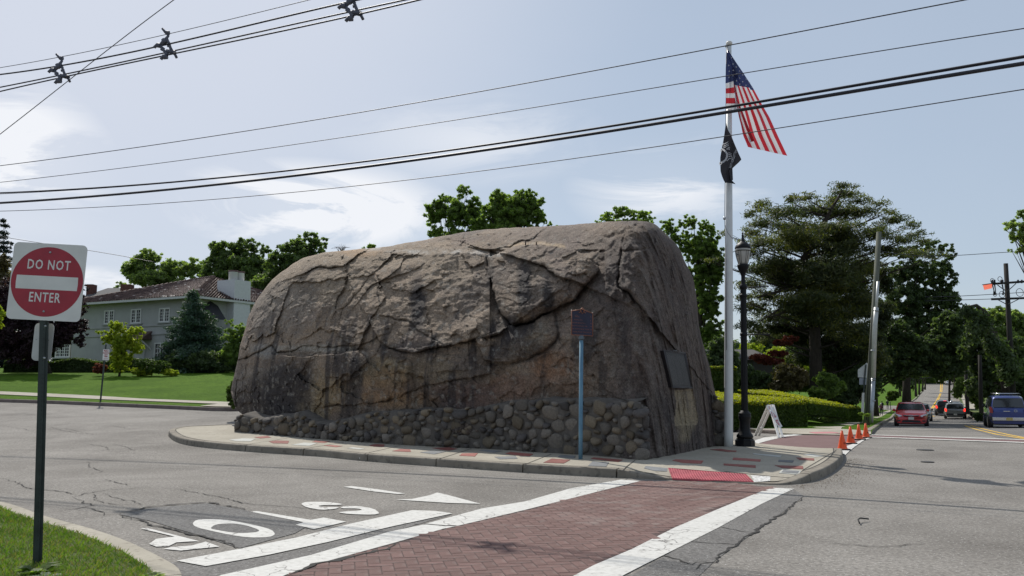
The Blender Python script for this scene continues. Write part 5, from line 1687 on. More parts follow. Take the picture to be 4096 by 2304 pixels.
MB().add([p - nt * .09 for p in cor] + list(cor), [(0, 1, 2, 3), (7, 6, 5, 4)] + [(i, i + 4, (i + 1) % 4 + 4, (i + 1) % 4) for i in range(4)]).build('tablet', M_BRONZE, tb)


def quadpt(s, t, h=0.0):
    return (cor[0] * (1 - s) + cor[1] * s) * (1 - t) + (cor[3] * (1 - s) + cor[2] * s) * t + nt * h


m = MB()
for e0, r_ in ((0.0, .009), (.05, .006)):
    e1 = e0 * .55
    ring = [quadpt(e0, e1, .004), quadpt(1 - e0, e1, .004), quadpt(1 - e0, 1 - e1, .004), quadpt(e0, 1 - e1, .004)]
    for i in range(4):
        m.tube([ring[i], ring[(i + 1) % 4]], r_, 6)
m.build('border', M_BRONZE2, tb)
q = quadpt(.5, -.01, .01)
m = MB(); m.tube([quadpt(.36, .01, .012), quadpt(.44, -.035, .014), quadpt(.5, -.012, .018), quadpt(.56, -.035, .014), quadpt(.66, .01, .012)], [.006, .012, .016, .012, .006], 8); m.build('crest', M_BRONZE2, tb)
m = MB()
rg = random.Random(2)
for r_ in range(34):
    t_ = .12 + r_ * .0235
    cols = ((.10, .90),) if r_ < 6 else ((.10, .36), (.40, .62), (.66, .90))
    for a, bb in cols:
        s_ = a
        while s_ < bb - .03:
            w_ = rg.uniform(.02, .06)
            m.beam(quadpt(s_, t_, .001), quadpt(min(s_ + w_, bb), t_, .001), .0075, .003, nt)
            s_ += w_ + .016
m.build('raised_lettering', M_BRONZE2, tb, kind='stuff')
Mt = plane_M(quadpt(.5, .075, .003), (cor[1] - cor[0]), (cor[0] - cor[3]))

# ------------------------------------------------------------------ flagpole and flags
b = G(2914, 1786, hf=hI)
FD = b.y
fp = thing('flagpole', 'tall white flagpole standing beside the right end of the boulder', 'flagpole', b)
tp_ = P(2916.5, 180, FD)
Lp = (tp_ - b).length
MB().lathe(b - Vector((0, 0, .03)), tp_, [(0, .108), (.3, .106), (Lp * .45, .096), (Lp, .058)], 24).build('pole', plain('flagpole_white', (.60, .61, .60), .38, var=.05, coat=.2), fp)
ax_ = (tp_ - b).normalized()
MB().lathe(tp_ - ax_ * .01, tp_ + ax_ * .2, [(0, .065), (.02, .078), (.07, .080), (.10, .055)], 16).build('cap', plain('cap_white', (.62, .60, .55), .5), fp)
MB().beam(tp_ + Vector((-.10, -.02, -.05)), tp_ + Vector((.03, -.02, .03)), .05, .05).build('pulley', M_ALU, fp)
m = MB(); m.tube([P(2905, 190, FD - .1), P(2903, 480, FD - .15), P(2900, 740, FD - .16), P(2898, 870, FD - .15), P(2899, 900, FD - .15), P(2903, 1000, FD - .16), P(2906, 1400, FD - .16)], .006, 6)
m.tube([P(2899, 898, FD - .15), P(2910, 930, FD - .17), P(2926, 950, FD - .17), P(2931, 957, FD - .1)], .005, 6)
m.build('halyard', M_WIREG, fp)
MB().lathe(P(2898, 880, FD - .15), P(2898, 866, FD - .15), [(0, .012), (.02, .034), (.06, .034), (.085, .01)], 10).build('halyard_weight', M_GALV, fp)
def clothmat(name, c_):
    m_, n_, l_, b_ = newmat(name)
    b_.inputs['Base Color'].default_value = (*c_, 1); b_.inputs['Roughness'].default_value = .6
    t_ = n_.new('ShaderNodeBsdfTranslucent'); t_.inputs['Color'].default_value = (*c_, 1)
    x_ = n_.new('ShaderNodeMixShader'); x_.inputs[0].default_value = .4
    l_.new(b_.outputs[0], x_.inputs[1]); l_.new(t_.outputs[0], x_.inputs[2]); l_.new(x_.outputs[0], n_['Material Output'].inputs[0])
    return m_


M_FR, M_FW, M_FB, M_FK = [clothmat(n_, c_) for n_, c_ in (('flag_red', (.42, .022, .035)), ('flag_white', (.60, .61, .64)), ('flag_blue', (.024, .035, .105)), ('flag_black', (.012, .012, .017)))]


def curve_at(pts, t):
    k = [i / (len(pts) - 1) for i in range(len(pts))]
    return np.interp(t, k, [p[0] for p in pts]), np.interp(t, k, [p[1] for p in pts]), np.interp(t, k, [p[2] for p in pts])


def cloth(name, A, B, colf, parent, mats, ns=60, nt_=52, wave=.05, wseed=0):
    """cloth spanned between two edge curves A and B (pixel u, v, depth offset); colf(s, t) -> material"""
    V_ = []
    for i in range(ns + 1):
        s = i / ns
        a = curve_at(A, s); b_ = curve_at(B, s)
        for j in range(nt_ + 1):
            t = j / nt_
            u = a[0] * (1 - t) + b_[0] * t; v = a[1] * (1 - t) + b_[1] * t; dd_ = a[2] * (1 - t) + b_[2] * t
            w_ = wave * math.sin(t * 9 + s * 2 + wseed) * (.3 + .7 * s) + wave * .5 * math.sin(t * 19 + s * 5 + wseed) * s + wave * .5 * math.sin(s * 13 + t * 4)
            V_.append(tuple(P(u, v, FD - .22 + dd_ + w_)))
    Fc = []; mi = []
    for i in range(ns):
        for j in range(nt_):
            Fc.append((i * (nt_ + 1) + j, (i + 1) * (nt_ + 1) + j, (i + 1) * (nt_ + 1) + j + 1, i * (nt_ + 1) + j + 1))
            mi.append(colf((i + .5) / ns, (j + .5) / nt_))
    return np_mesh(name, V_, Fc, mats, midx=mi, smooth=True, parent=parent)


fl = thing('national_flag', 'red white and blue star-spangled flag hanging limp from the top of the flagpole', 'flag', P(2908, 195, FD - .2))
FM = [M_FR, M_FW, M_FB]
stripe = lambda k_: 0 if int(k_) % 2 == 0 else 1
A = [(2910, 196, 0), (2940, 243, .02), (2972, 290, .05), (3012, 352, .1), (3045, 413, .2), (3078, 470, .3), (3112, 545, .4), (3149, 623, .5)]
B = [(2909, 200, 0), (2915, 250, 0), (2920, 300, .0), (2929, 336, .0), (2945, 400, .06), (2958, 470, .12), (2972, 540, .2), (2992, 588, .25)]
# canton on the first part of the fly, stripes beyond; the whole height seen folded
cl_ = cloth('cloth', A, B, lambda s, t: 2 if s < .445 - .02 * t and t < .92 else stripe(t * 9), fl, FM)
A2 = [(2907, 205, -.02), (2903, 270, -.03), (2902, 330, -.03), (2903, 380, -.03), (2905, 437, -.02)]
B2 = [(2912, 215, -.05), (2924, 270, -.06), (2933, 320, -.07), (2938, 380, -.08), (2948, 437, -.06)]
cloth('hoist_fold', A2, B2, lambda s, t: 2 if s < .52 else stripe((s - .52) / .48 * 5 + 1), fl, FM, 50, 10, .02, 2)
A3 = [(2938, 345, -.08), (2950, 400, -.1), (2972, 450, -.12), (2995, 510, -.14), (3018, 564, -.12)]
B3 = [(2936, 352, -.05), (2944, 410, -.06), (2956, 470, -.06), (2972, 530, -.06), (2990, 572, -.05)]
cloth('lower_fold', A3, B3, lambda s, t: 0 if t < .42 or t > .72 else 1, fl, FM, 40, 14, .02, 4)
m = MB()
for u, v in [(2927, 231), (2932, 256), (2945, 268), (2915, 262), (2917, 285), (2933, 281), (2946, 296), (2959, 284), (2916, 309), (2946, 323), (2959, 312), (2971, 300), (2985, 316), (2971, 327), (2959, 337), (2984, 341), (2998, 331), (3008, 348), (2932, 302), (2920, 330), (2972, 350), (2948, 343)]:
    q = P(u, v, FD - .34)
    st = []
    for k_ in range(10):
        rr_ = .027 if k_ % 2 == 0 else .011
        a_r = math.pi / 2 + k_ * math.pi / 5 + .2
        st.append((rr_ * .8 * math.cos(a_r), rr_ * math.sin(a_r)))
    m.prism(st, -.001, .001, 0, plane_M(q, (1, 0, 0), (0, 0, 1)))
m.build('star', M_FW, fl)
f2 = thing('black_flag', 'black POW-MIA flag with white emblem hanging below the striped one', 'flag', P(2905, 495, FD - .2))
Ak = [(2905, 492, 0), (2912, 520, 0), (2924, 540, .05), (2940, 580, .1), (2955, 615, .15), (2966, 638, .2), (2955, 650, .2), (2930, 673, .15), (2931, 700, .1), (2932, 720, .05)]
Bk = [(2903, 494, -.05), (2897, 540, -.08), (2892, 570, -.1), (2886, 600, -.1), (2881, 630, -.1), (2881, 655, -.12), (2882, 685, -.12), (2888, 705, -.12), (2895, 722, -.12), (2901, 732, -.1)]
cloth('cloth', Ak, Bk, lambda s, t: 0, f2, [M_FK], 50, 24, .03, 1)
MB().add([P(u, v, FD - .3) for u, v in ((2900, 730), (2925, 719), (2943, 737), (2925, 733))] + [P(u, v, FD - .28) for u, v in ((2900, 730), (2925, 719), (2943, 737), (2925, 733))], [(0, 1, 2, 3), (7, 6, 5, 4)]).build('cloth_corner', M_FK, f2)
Dk = FD - .42
zf = lambda x, y: P(2850 + x / 5.175, 480 + y / 5.175, Dk)
m = MB()


def strip(pts, w_):
    q = [zf(*p) for p in pts]
    n_ = len(q); vs = []
    for i in range(n_):
        a = q[max(i - 1, 0)]; b_ = q[min(i + 1, n_ - 1)]; d_ = (b_ - a).normalized(); s_ = d_.cross(Vector((0, 1, 0))).normalized() * w_ / 2
        vs += [q[i] - s_, q[i] + s_]
    m.add(vs, [(2 * i, 2 * i + 1, 2 * i + 3, 2 * i + 2) for i in range(n_ - 1)])


strip([(190, 595), (225, 615), (270, 650), (300, 700), (300, 760), (275, 820), (230, 860), (190, 880), (165, 910)], .045)
strip([(172, 660), (185, 600)], .03); strip([(195, 530), (235, 480)], .02); strip([(160, 930), (158, 870)], .04)
m.build('emblem_disc_edge', M_FW, f2)
m = MB()
for a, b_ in (((240, 500), (325, 450)), ((250, 535), (330, 490)), ((240, 575), (335, 520)), ((290, 605), (345, 560)), ((310, 610), (350, 590)), ((325, 680), (365, 680)), ((325, 720), (370, 715)), ((330, 760), (375, 750)), ((335, 800), (380, 795)), ((300, 850), (340, 800)),
              ((235, 575), (240, 520)), ((345, 620), (350, 560))):
    strip([a, b_], .016)
m.build('white_lettering', M_FW, f2)
letters3d('NOT FORGOTTEN', .075, plane_M(zf(428, 800), (zf(455, 715) - zf(405, 895)) * -1, (1, 0, 0)) @ Matrix.Rotation(math.pi, 4, 'Z') if False else plane_M(zf(430, 805), (zf(460, 715) - zf(400, 895)), (-1, 0, .3)), M_FW, f2, bold=.001, xs=.75)
m = MB()
for k_ in range(5):
    p_ = zf(380 + k_ * 6, 700 + k_ * 30); m.prism(circ(.012, 10), -.001, .001, 0, plane_M(p_, (1, 0, 0), (0, 0, 1)))
m.build('emblem_dot', M_FW, f2)

# ------------------------------------------------------------------ street lamp
b = G(2980, 1784, hf=hI); LD = b.y
tp_ = P(2971, 953, LD)
Ll = (tp_ - b).length; a0 = b; ax_ = (tp_ - b).normalized()
lp = thing('street_lamp', 'ornate black street lamp with acorn globe and two banner arms beside the flagpole', 'street lamp', b)
sc_ = Ll / 5.06
S_ = lambda pr: [(h * sc_, r) for h, r in pr]
ab = lambda h: b + ax_ * (h * sc_)
MB().lathe(b - ax_ * .02, tp_, S_([(0, .236), (.16, .232), (.17, .205), (.20, .200)]), 8, sm=False, phase=.5).build('plinth', M_LAMPBLK, lp)
MB().lathe(b, tp_, S_([(.19, .19), (.23, .20), (.27, .185), (.32, .145), (.40, .128), (.52, .120), (.60, .128), (.68, .150), (.72, .155), (.74, .140), (.76, .150), (.79, .135), (.81, .105), (.84, .10)]), 20).build('base_bell', M_LAMPBLK, lp)
m = MB(); fl_ = [(h * sc_, r) for h, r in [(.83, .083), (2.0, .080), (3.82, .074)]]
n = 24; x_ = ax_.orthogonal().normalized(); y_ = ax_.cross(x_); vs = []
for t_, r_ in fl_:
    for k_ in range(n):
        w_ = 2 * math.pi * k_ / n; q = r_ * (1.0 if k_ % 2 else .90)
        vs.append(b + ax_ * t_ + x_ * q * math.cos(w_) + y_ * q * math.sin(w_))
m.add(vs, [(i * n + k_, i * n + (k_ + 1) % n, (i + 1) * n + (k_ + 1) % n, (i + 1) * n + k_) for i in range(2) for k_ in range(n)]); m.build('fluted_shaft', M_LAMPBLK, lp)
MB().lathe(b, tp_, S_([(3.80, .08), (3.83, .095), (3.87, .095), (3.90, .080), (3.94, .055), (4.0, .060), (4.03, .048), (4.12, .05), (4.17, .062), (4.2, .075), (4.26, .110), (4.32, .130), (4.36, .142), (4.40, .142), (4.41, .12)]), 20).build('lamp_cup', M_LAMPBLK, lp)
M_GLOBE = plain('frosted_globe', (.42, .41, .38), .35, spec=.5, coat=.3, var=.06)
gl = MB().lathe(b, tp_, S_([(4.40, .100), (4.45, .118), (4.55, .148), (4.65, .170), (4.73, .180), (4.75, .182)]), 24).build('globe', M_GLOBE, lp)
m = MB()
prof = [(4.40, .104), (4.45, .122), (4.55, .152), (4.65, .174), (4.74, .185)]
for k_ in range(12):
    w_ = 2 * math.pi * (k_ + (.22 if k_ % 2 else -.22)) / 12 + .35
    m.tube([b + ax_ * (h * sc_) + x_ * (r_ * math.cos(w_)) + y_ * (r_ * math.sin(w_)) for h, r_ in prof], .0045, 5)
for hh in (4.735, 4.80):
    m.tube([ab(hh) + x_ * (.188 * math.cos(a_)) + y_ * (.188 * math.sin(a_)) for a_ in np.linspace(0, 2 * math.pi, 25)], .008, 6)
m.build('glazing_bar', M_LAMPBLK, lp)
MB().lathe(b, tp_, S_([(4.735, .182), (4.80, .186)]), 24).build('light_band', M_GLOBE, lp)
MB().lathe(b, tp_, S_([(4.80, .195), (4.83, .192), (4.88, .170), (4.93, .125), (4.955, .085), (4.965, .072), (4.99, .058), (5.05, .036), (5.10, .022), (5.105, .028), (5.13, .030), (5.15, .018), (5.19, .022), (5.22, .004)]), 24).build('domed_lid', M_LAMPBLK, lp)
for u in (2951, 3005):
    q = P(u, 1018, LD - .17 if u < 2980 else LD - .12)
    dd_ = Vector((-.45 if u < 2980 else .75, -.85, 0)).normalized()
    md = MB().lathe(q, q + dd_ * .02, [(0, .040), (.01, .040), (.02, .034)], 16).build('medallion', M_GLOBE, lp)
    MB().tube([q + dd_ * .012 + Vector((0, 0, 1)) * (.041 * math.sin(a_)) + dd_.cross(Vector((0, 0, 1))) * (.041 * math.cos(a_)) for a_ in np.linspace(0, 2 * math.pi, 17)], .005, 5).build('medallion_ring', M_LAMPBLK, lp)
    letters3d('GR', .045, plane_M(q + dd_ * .022, Vector((0, 0, 1)).cross(dd_) , (0, 0, 1)), M_LAMPBLK, lp, bold=.002)
for (u0, v0, u1, v1) in ((2985, 1150, 3071, 1145), (2986, 1338, 3077, 1338)):
    q0, q1 = P(u0, v0, LD), P(u1, v1, LD)
    m = MB().tube([q0, q1], .014, 8)
    m.lathe(q1 - (q1 - q0).normalized() * .01, q1 + (q1 - q0).normalized() * .02, [(0, .019), (.03, .019)], 8)
    m.build('banner_arm', M_LAMPBLK, lp)
for v in (1148, 1338, 1183):
    q = b + ax_ * ((P(2975, v, LD) - b).dot(ax_)); MB().lathe(q - ax_ * .04, q + ax_ * .04, [(0, .082), (.02, .092), (.06, .092), (.08, .082)], 16).build('clamp', M_LAMPBLK, lp)

# ------------------------------------------------------------------ traffic cones
M_CONE = plain('cone_orange', (.85, .095, .014), .5, var=.06, vscale=6)
gx = [(3370.5, 1799, 'G P', 'nearest orange traffic cone, standing just behind the island kerb corner'), (3403.5, 1774, 'WL', 'second orange traffic cone from the island in the row of four'),
      (3436.5, 1758, 'GR', 'third orange traffic cone from the island, last but one of the row'), (3464.5, 1750.5, 'NL', 'farthest orange traffic cone, next to the white crossing line')]
cone0 = None
cmm = MB().lathe((0, 0, .012), (0, 0, 1), [(0, .128), (.02, .118), (.06, .105), (.30, .052), (.455, .024)], 28)
cme = None
for i, (u, v, tx, lb) in enumerate(gx):
    q = G(u, v, .016)
    if i == 0:
        ct = thing('traffic_cone', lb, 'traffic cone', q, 'orange traffic cones along the crossing', wc=False)
        c_body = cmm.build('cone_body', M_CONE, ct)
        c_rim = MB().lathe((0, 0, 0), (0, 0, 1), [(.455, .026), (.47, .026)], 20).build('cone_tip', M_CONE, ct)
        c_base = MB().prism(rrect(.31, .31, .05), 0, .026).build('base', M_BLACK, ct)
        c_tr = MB().lathe((0, 0, 0), (0, 0, 1), [(.025, .14), (.034, .13), (.036, .10)], 24).build('flange', plain('cone_pale', (.78, .22, .10), .5), ct)
        cone0 = (c_body, c_rim, c_base, c_tr)
    else:
        ct = thing('traffic_cone', lb, 'traffic cone', q, 'orange traffic cones along the crossing', wc=False)
        for ch in cone0:
            o = ch.copy(); COL.objects.link(o); o.parent = ct
    ct.rotation_euler = (0, 0, [.1, -.2, .35, .0][i])
    rr_ = .085
    lo = letters3d(tx, .055, Matrix.Translation((0, 0, 0)), M_BLACK, ct, bold=.0015)
    an = -.15 - [.1, -.2, .35, .0][i]
    M = plane_M((math.sin(.5 + an) * .094, -math.cos(.5 + an) * .094, .165), (math.cos(.5 + an), math.sin(.5 + an), 0), (-.0, .19, 1))
    lo.matrix_basis = M

# ------------------------------------------------------------------ A-frame barricade
fa, fb = G(3021, 1744), G(3116, 1753)
apex = P(3076, 1621, (fa.y + fb.y) / 2)
fb.y = fb.y; w_ = Vector((.25, .42, 0))
bz = thing('barricade', 'white folding A-frame barricade with a small DO NOT ENTER sign beyond the lamp', 'barricade', (fa + fb) / 2)
M_BARR = plain('barricade_white', (.66, .645, .61), .5, var=.1, vscale=7)
for foot in (fa, fb):
    for k_ in (0, 1):
        f0 = foot + w_ * k_; t0 = apex + w_ * k_ + Vector((-.02 if foot is fa else .02, 0, 0))
        f0.z = float(g(f0.x, f0.y)) + .015
        MB().beam(f0, t0, .085, .04, (0, 1, 0)).build('leg', M_BARR, bz, bevel=.006)
al = lambda foot, t: foot + (apex - foot) * t
for foot, ts in ((fa, ((.84, .20), (.24, .13))), (fb, ((.88, .2),))):
    for t_, hh in ts:
        q = al(foot, t_) + w_ * .5; d_ = (apex - foot).normalized(); nn = d_.cross(w_).normalized()
        Mb = Matrix((w_.normalized(), nn, d_)).transposed()
        MB().box(q, (w_.length + .1, .035, hh), Mb).build('rail', M_BARR, bz, bevel=.006)
d_ = (apex - fb).normalized(); nn = w_.normalized().cross(d_); nn = nn if nn.x > 0 else -nn
Ms = plane_M(al(fb, .56) + w_ * .5 + nn * .03, w_ * 1.0, d_)
if (Ms.to_3x3() @ Vector((0, 0, 1))).dot(nn) < 0:
    Ms = plane_M(al(fb, .56) + w_ * .5 + nn * .03, -w_, d_)
Wb_ = w_.length * 1.12
sp_ = MB().prism(rrect(Wb_, .62, .03), 0, .006, 0, Ms).build('sign_panel', M_SIGNW, bz)
MB().prism([(x * Wb_ / .60, y) for x, y in circ(.27, 32)], .006, .008, 0, Ms).build('red_disc', M_SIGNR, bz)
MB().prism([(-.22, -.04), (.22, -.04), (.22, .045), (-.22, .045)], .008, .0095, 0, Ms).build('white_bar', M_SIGNW, bz)
letters3d('DO NOT', .10, Ms @ Matrix.Translation((0, .12, .0085)), M_SIGNW, bz, bold=.002, xs=.75)
letters3d('ENTER', .10, Ms @ Matrix.Translation((0, -.13, .0085)), M_SIGNW, bz, bold=.002, xs=.8)
# orange reflector board on top
MB().prism(rrect(Wb_, .17, .02), .0, .005, 0, Ms @ Matrix.Translation((0, .42, 0))).build('striped_board', M_BARR, bz)
MB().prism([(-.18, -.05), (-.08, -.05), (.10, .06), (.0, .06)], .005, .007, 0, Ms @ Matrix.Translation((.04, .42, 0))).build('red_stripe', M_SIGNR, bz)

# ------------------------------------------------------------------ leaning utility pole and the signs at it
b = P(3466, 1693, 44.0); UD = 44.0
up = thing('utility_pole', 'leaning grey-green wooden pole stub with steel conduit strapped to it on the verge', 'utility pole', b)
MB().tube([b - Vector((0, 0, .1)), P(3488, 1400, UD), P(3516, 928, UD)], [.165, .155, .13], 14).build('wooden_pole', M_WOODP, up)
m = MB(); m.tube([P(3484, 1690, UD - .25), P(3487, 1640, UD - .24), P(3493, 1510, UD - .24)], .105, 14); m.build('conduit', M_GALV, up)
m = MB(); m.tube([P(3493, 1512, UD - .24), P(3500, 1300, UD - .22), P(3505, 1230, UD - .21)], .118, 14); m.tube([P(3503, 1262, UD - .21), P(3512, 1126, UD - .2)], .07, 10); m.build('conduit_sleeve', M_ALU, up)
m = MB()
for v in (1515, 1240, 1400, 1600):
    m.lathe(P(3492 if v > 1300 else 3505, v + 5, UD - .24), P(3492 if v > 1300 else 3505, v - 5, UD - .24), [(0, .125), (.06, .125)], 14)
m.build('strap', M_GALV, up)
m = MB(); m.tube([P(3466, 1680, UD - .16), P(3478, 1400, UD - .16), P(3487, 1260, UD - .16)], .018, 6); m.build('ground_wire', M_BLACK, up)
SD = UD + 1.2
b2 = G(3456, 1692, .2); SD = b2.y + .5
s1 = thing('road_sign', 'grey back of a five-sided crossing sign with plate behind the leaning pole', 'road sign', b2)
MB().beam(b2 + Vector((0, .5, -.1)), P(3464, 1458, SD), .07, .05, (0, 1, 0)).build('post', M_POSTG, s1)
pent = [(3431.5, 1509), (3431.5, 1479), (3467, 1451), (3502, 1482), (3501, 1514)]
def plate(px, D_, mat, parent, name, th_=.006):
    w = [P(u, v, D_) for u, v in px]; n_ = len(w); o_ = Vector((0, th_, 0))
    return MB().add(list(w) + [q + o_ for q in w], [tuple(range(n_)), tuple(range(2 * n_ - 1, n_ - 1, -1))] + [(i, i + n_, (i + 1) % n_ + n_, (i + 1) % n_) for i in range(n_)]).build(name, mat, parent)
plate(pent, SD + .06, M_ALU, s1, 'pentagon_plate')
plate([(3437, 1538), (3437, 1512), (3493, 1514), (3492, 1540)], SD + .06, plain('sign_back_blue', (.26, .28, .32), .5, .3), s1, 'lower_plate')
plate([(3487, 1566), (3488, 1544), (3497, 1544), (3496, 1566)], SD + .04, M_WHITE, s1, 'small_plate')
s2_ = thing('road_sign', 'tall narrow grey sign panel left of the leaning pole', 'road sign', G(3455, 1700, .2) + Vector((0, 2.5, 0)))
plate([(3445, 1648), (3448, 1574), (3451, 1571), (3458, 1571), (3456, 1656)], UD + 3, M_ALU, s2_, 'panel')
MB().beam(G(3457, 1690, .2) + Vector((0, 3, 0)), P(3459, 1570, UD + 3), .05, .05, (0, 1, 0)).build('post', M_BLACK, s2_)
# far stop sign
b3 = G(3564, 1648, .15); s3_ = thing('road_sign', 'small grey back of a stop sign on a black post beyond the walkers', 'road sign', b3)
MB().beam(b3, P(3558, 1579, b3.y), .06, .06, (0, 1, 0)).build('post', M_BLACK, s3_)
cx_, cy_ = 3559, 1592
plate([(cx_ + 11 * math.cos(R(22.5 + 45 * k_)), cy_ + 12 * math.sin(R(22.5 + 45 * k_))) for k_ in range(8)], b3.y - .05, plain('sign_back_dim', (.2, .21, .22), .5), s3_, 'octagon_plate')

# ------------------------------------------------------------------ far utility poles, wires
def pole(u0, v0, u1, v1, D_, r0, r1, label, mat=M_DKWOOD, name='utility_pole'):
    b_ = P(u0, v0, D_); t_ = P(u1, v1, D_)
    root = thing(name, label, 'utility pole', b_)
    MB().tube([b_, (b_ + t_) / 2, t_], [r0, (r0 + r1) / 2, r1], 10).build('wooden_pole', mat, root)
    return root


UP = pole(4056, 1660, 4023, 1054, 58, .20, .14, 'tall dark utility pole with two crossarms and insulators at the right edge')
for (a, bb) in (((3966, 1136), (4102, 1126)), ((3966, 1197), (4110, 1192))):
    MB().beam(P(*a, 57.8), P(*bb, 57.8), .12, .14).build('crossarm', M_DKWOOD, UP)
m = MB()
for a, bb in (((3990, 1140), (4022, 1163)), ((4064, 1134), (4030, 1165)), ((3990, 1198), (4024, 1216)), ((4078, 1195), (4032, 1218))):
    m.tube([P(*a, 57.7), P(*bb, 57.7)], .03, 6)
m.build('brace', M_WIREG, UP)
m = MB()
for u in (3969, 3978, 4005, 4010, 4072, 4087):
    m.lathe(P(u, 1133, 57.7), P(u, 1118, 57.7), [(0, .04), (.05, .09), (.1, .05), (.15, .09), (.2, .05), (.24, .06)], 8)
for u0, u1 in ((3969, 3976), (3978, 3980), (4009, 4012)):
    m.tube([P(u0, 1138, 57.6), P((u0 + u1) / 2 + 3, 1160, 57.6), P(u1, 1180, 57.6)], [.05, .03, .06], 6)
for u, v, r_ in ((3969, 1122, .13), (4000, 1116, .15), (4079, 1170, .25), (4008, 1178, .2), (3980, 1178, .12)):
    m.tube([P(u, v, 57.6) + Vector((r_ * math.cos(a_), 0, r_ * 1.1 * math.sin(a_))) for a_ in np.linspace(0, 2 * math.pi, 13)], .02, 5)
m.build('insulator', M_WIRE, UP)
flg = thing('warning_flag', 'small translucent pink warning flag on the crossarm of the right utility pole', 'flag', P(3950, 1145, 57))
MB().add([P(3931, 1139, 57.2), P(3968, 1134, 57.2), P(3968, 1153, 57.2), P(3937, 1160, 57.2)], [(0, 1, 2, 3)]).build('cloth', leafmat('pink_cloth', (.75, .16, .22), (.75, .16, .22), .5, 1), flg)
MB().tube([P(3929, 1139, 57.2), P(3972, 1133, 57.2)], .025, 6).build('stick', M_BLACK, flg)
pole(3871, 1657, 3863, 1470, 79, .17, .15, 'dark utility pole on the far verge between the grey car and the hydrant')
pole(3926, 1668, 3919, 1420, 62, .15, .12, 'slim dark pole left of the blue vehicle against the trees')


def wire(name, pts, rad, label, cat='wire', group=None, mat=None, D0_=26.0, D1_=13.0, dep_f=None):
    """pts: pixels; distance runs from D0_ at the left of the picture to D1_ at the right"""
    f_ = dep_f or (lambda u: D0_ + (D1_ - D0_) * min(max(u / 4096.0, -.1), 1.15))
    us = [p[0] for p in pts]; vs = [p[1] for p in pts]
    # natural smooth sag through the points
    n_ = 40; cs = np.polyfit(us, vs, min(3, len(pts) - 1)) if len(pts) > 3 else None
    q = []
    for i in range(n_ + 1):
        u = us[0] + (us[-1] - us[0]) * i / n_
        v = float(np.polyval(cs, u)) if cs is not None else float(np.interp(u, us, vs))
        q.append(P(u, v, f_(u)))
    if us[-1] >= 4100 or vs[-1] < 0:        # the span goes on to poles out of view
        e_ = (q[-1] - q[-4]); q += [q[-1] + e_ * k_ + Vector((0, 0, .004 * k_ * k_)) for k_ in (2, 5, 9, 14)]
    if us[0] < 0:
        e_ = (q[0] - q[3]); q = [q[0] + e_ * k_ + Vector((0, 0, .002 * k_ * k_)) for k_ in (10, 6, 3, 1)] + q
    o_ = MB().tube(q, rad, 6).build(name, mat or M_WIRE)
    tag(o_, label, cat, group)
    return o_


wire('overhead_wire', [(-60, 671), (0, 664), (751, 554), (1500, 444), (2200, 318), (2800, 201), (3300, 105), (3848, 3), (4200, -65)], .011, 'thin overhead wire crossing the whole sky and touching the flagpole tip')
wire('overhead_wire', [(-60, 737), (0, 728), (1500, 530), (2800, 322), (3300, 239), (4096, 114), (4200, 98)], .009, 'thin overhead wire crossing the flag canton, second from the top')
ctw = [(-60, 775), (0, 771), (763, 720), (1500, 638), (2200, 548), (2800, 445), (3300, 357), (4096, 226), (4200, 208)]
wire('overhead_cable', ctw, .021, 'upper and thinner of the two thick black cables crossing the sky')
wire('overhead_wire', [(u, v + 5 + 3 * math.sin(u / 130)) for u, v in ctw], .008, 'thin lashing wire twisting along the upper thick cable')
wire('overhead_cable', [(-60, 816), (0, 812), (763, 748), (1500, 658), (2200, 570), (2800, 464), (3300, 381), (4096, 254), (4200, 238)], .034, 'lowest and thickest black cable crossing the whole sky')
wire('overhead_wire', [(-60, 848), (0, 845), (750, 800), (1500, 736), (2200, 655), (2800, 558), (3300, 479), (4096, 358), (4200, 342)], .009, 'thin overhead wire running just beneath the thick black cables')
dl = lambda u: 21.0 - 6.0 * u / 1700.0
wire('messenger_wire', [(-60, 280), (0, 271), (252, 226), (675, 135), (1238, 0), (1330, -24)], .008, 'thin messenger wire above the spacer cables at upper left', mat=M_WIREG, dep_f=dl)
wire('spacer_cable', [(-60, 305), (0, 297), (199, 271), (622, 187), (1000, 100), (1367, 15), (1480, -12)], .019, 'upper insulated cable held by the three spacers at upper left', dep_f=dl)
wire('spacer_cable', [(-60, 360), (0, 350), (229, 303), (651, 213), (1100, 113), (1500, 26), (1720, -22)], .017, 'middle insulated cable held by the three spacers at upper left', dep_f=lambda u: dl(u) + .25)
wire('spacer_cable', [(-60, 382), (0, 365), (235, 309), (651, 227), (1100, 130), (1500, 40), (1740, -15)], .017, 'lowest insulated cable held by the three spacers at upper left', dep_f=dl)
wire('guy_wire', [(-60, 582), (0, 538), (350, 262), (696, 0), (760, -48)], .009, 'thin slanting guy wire crossing the spacer cables at upper left', mat=M_WIREG, dep_f=lambda u: 17.0 - u / 300)
wire('service_wire', [(-40, 940), (0, 944), (88, 960), (340, 1001), (510, 1026), (620, 1050)], .012, 'thin sagging service wire passing behind the DO NOT ENTER sign', mat=M_WIREG, dep_f=lambda u: 40.0)
wire('service_wire', [(3519, 1000), (3534, 1009), (3615, 1021), (3804, 1020), (4050, 1010), (4150, 1005)], .016, 'service wire leading from the leaning pole to the right edge', dep_f=lambda u: UD + (u - 3519) / 600 * 3)
wire('service_wire', [(3700, 1188), (3864, 1183), (4023, 1174), (4150, 1166)], .02, 'upper of two wires running behind the crossarm pole', dep_f=lambda u: 58.0)
wire('service_wire', [(3700, 1204), (3869, 1199), (3966, 1196), (4110, 1192)], .02, 'lower of two wires running behind the crossarm pole', dep_f=lambda u: 58.1)
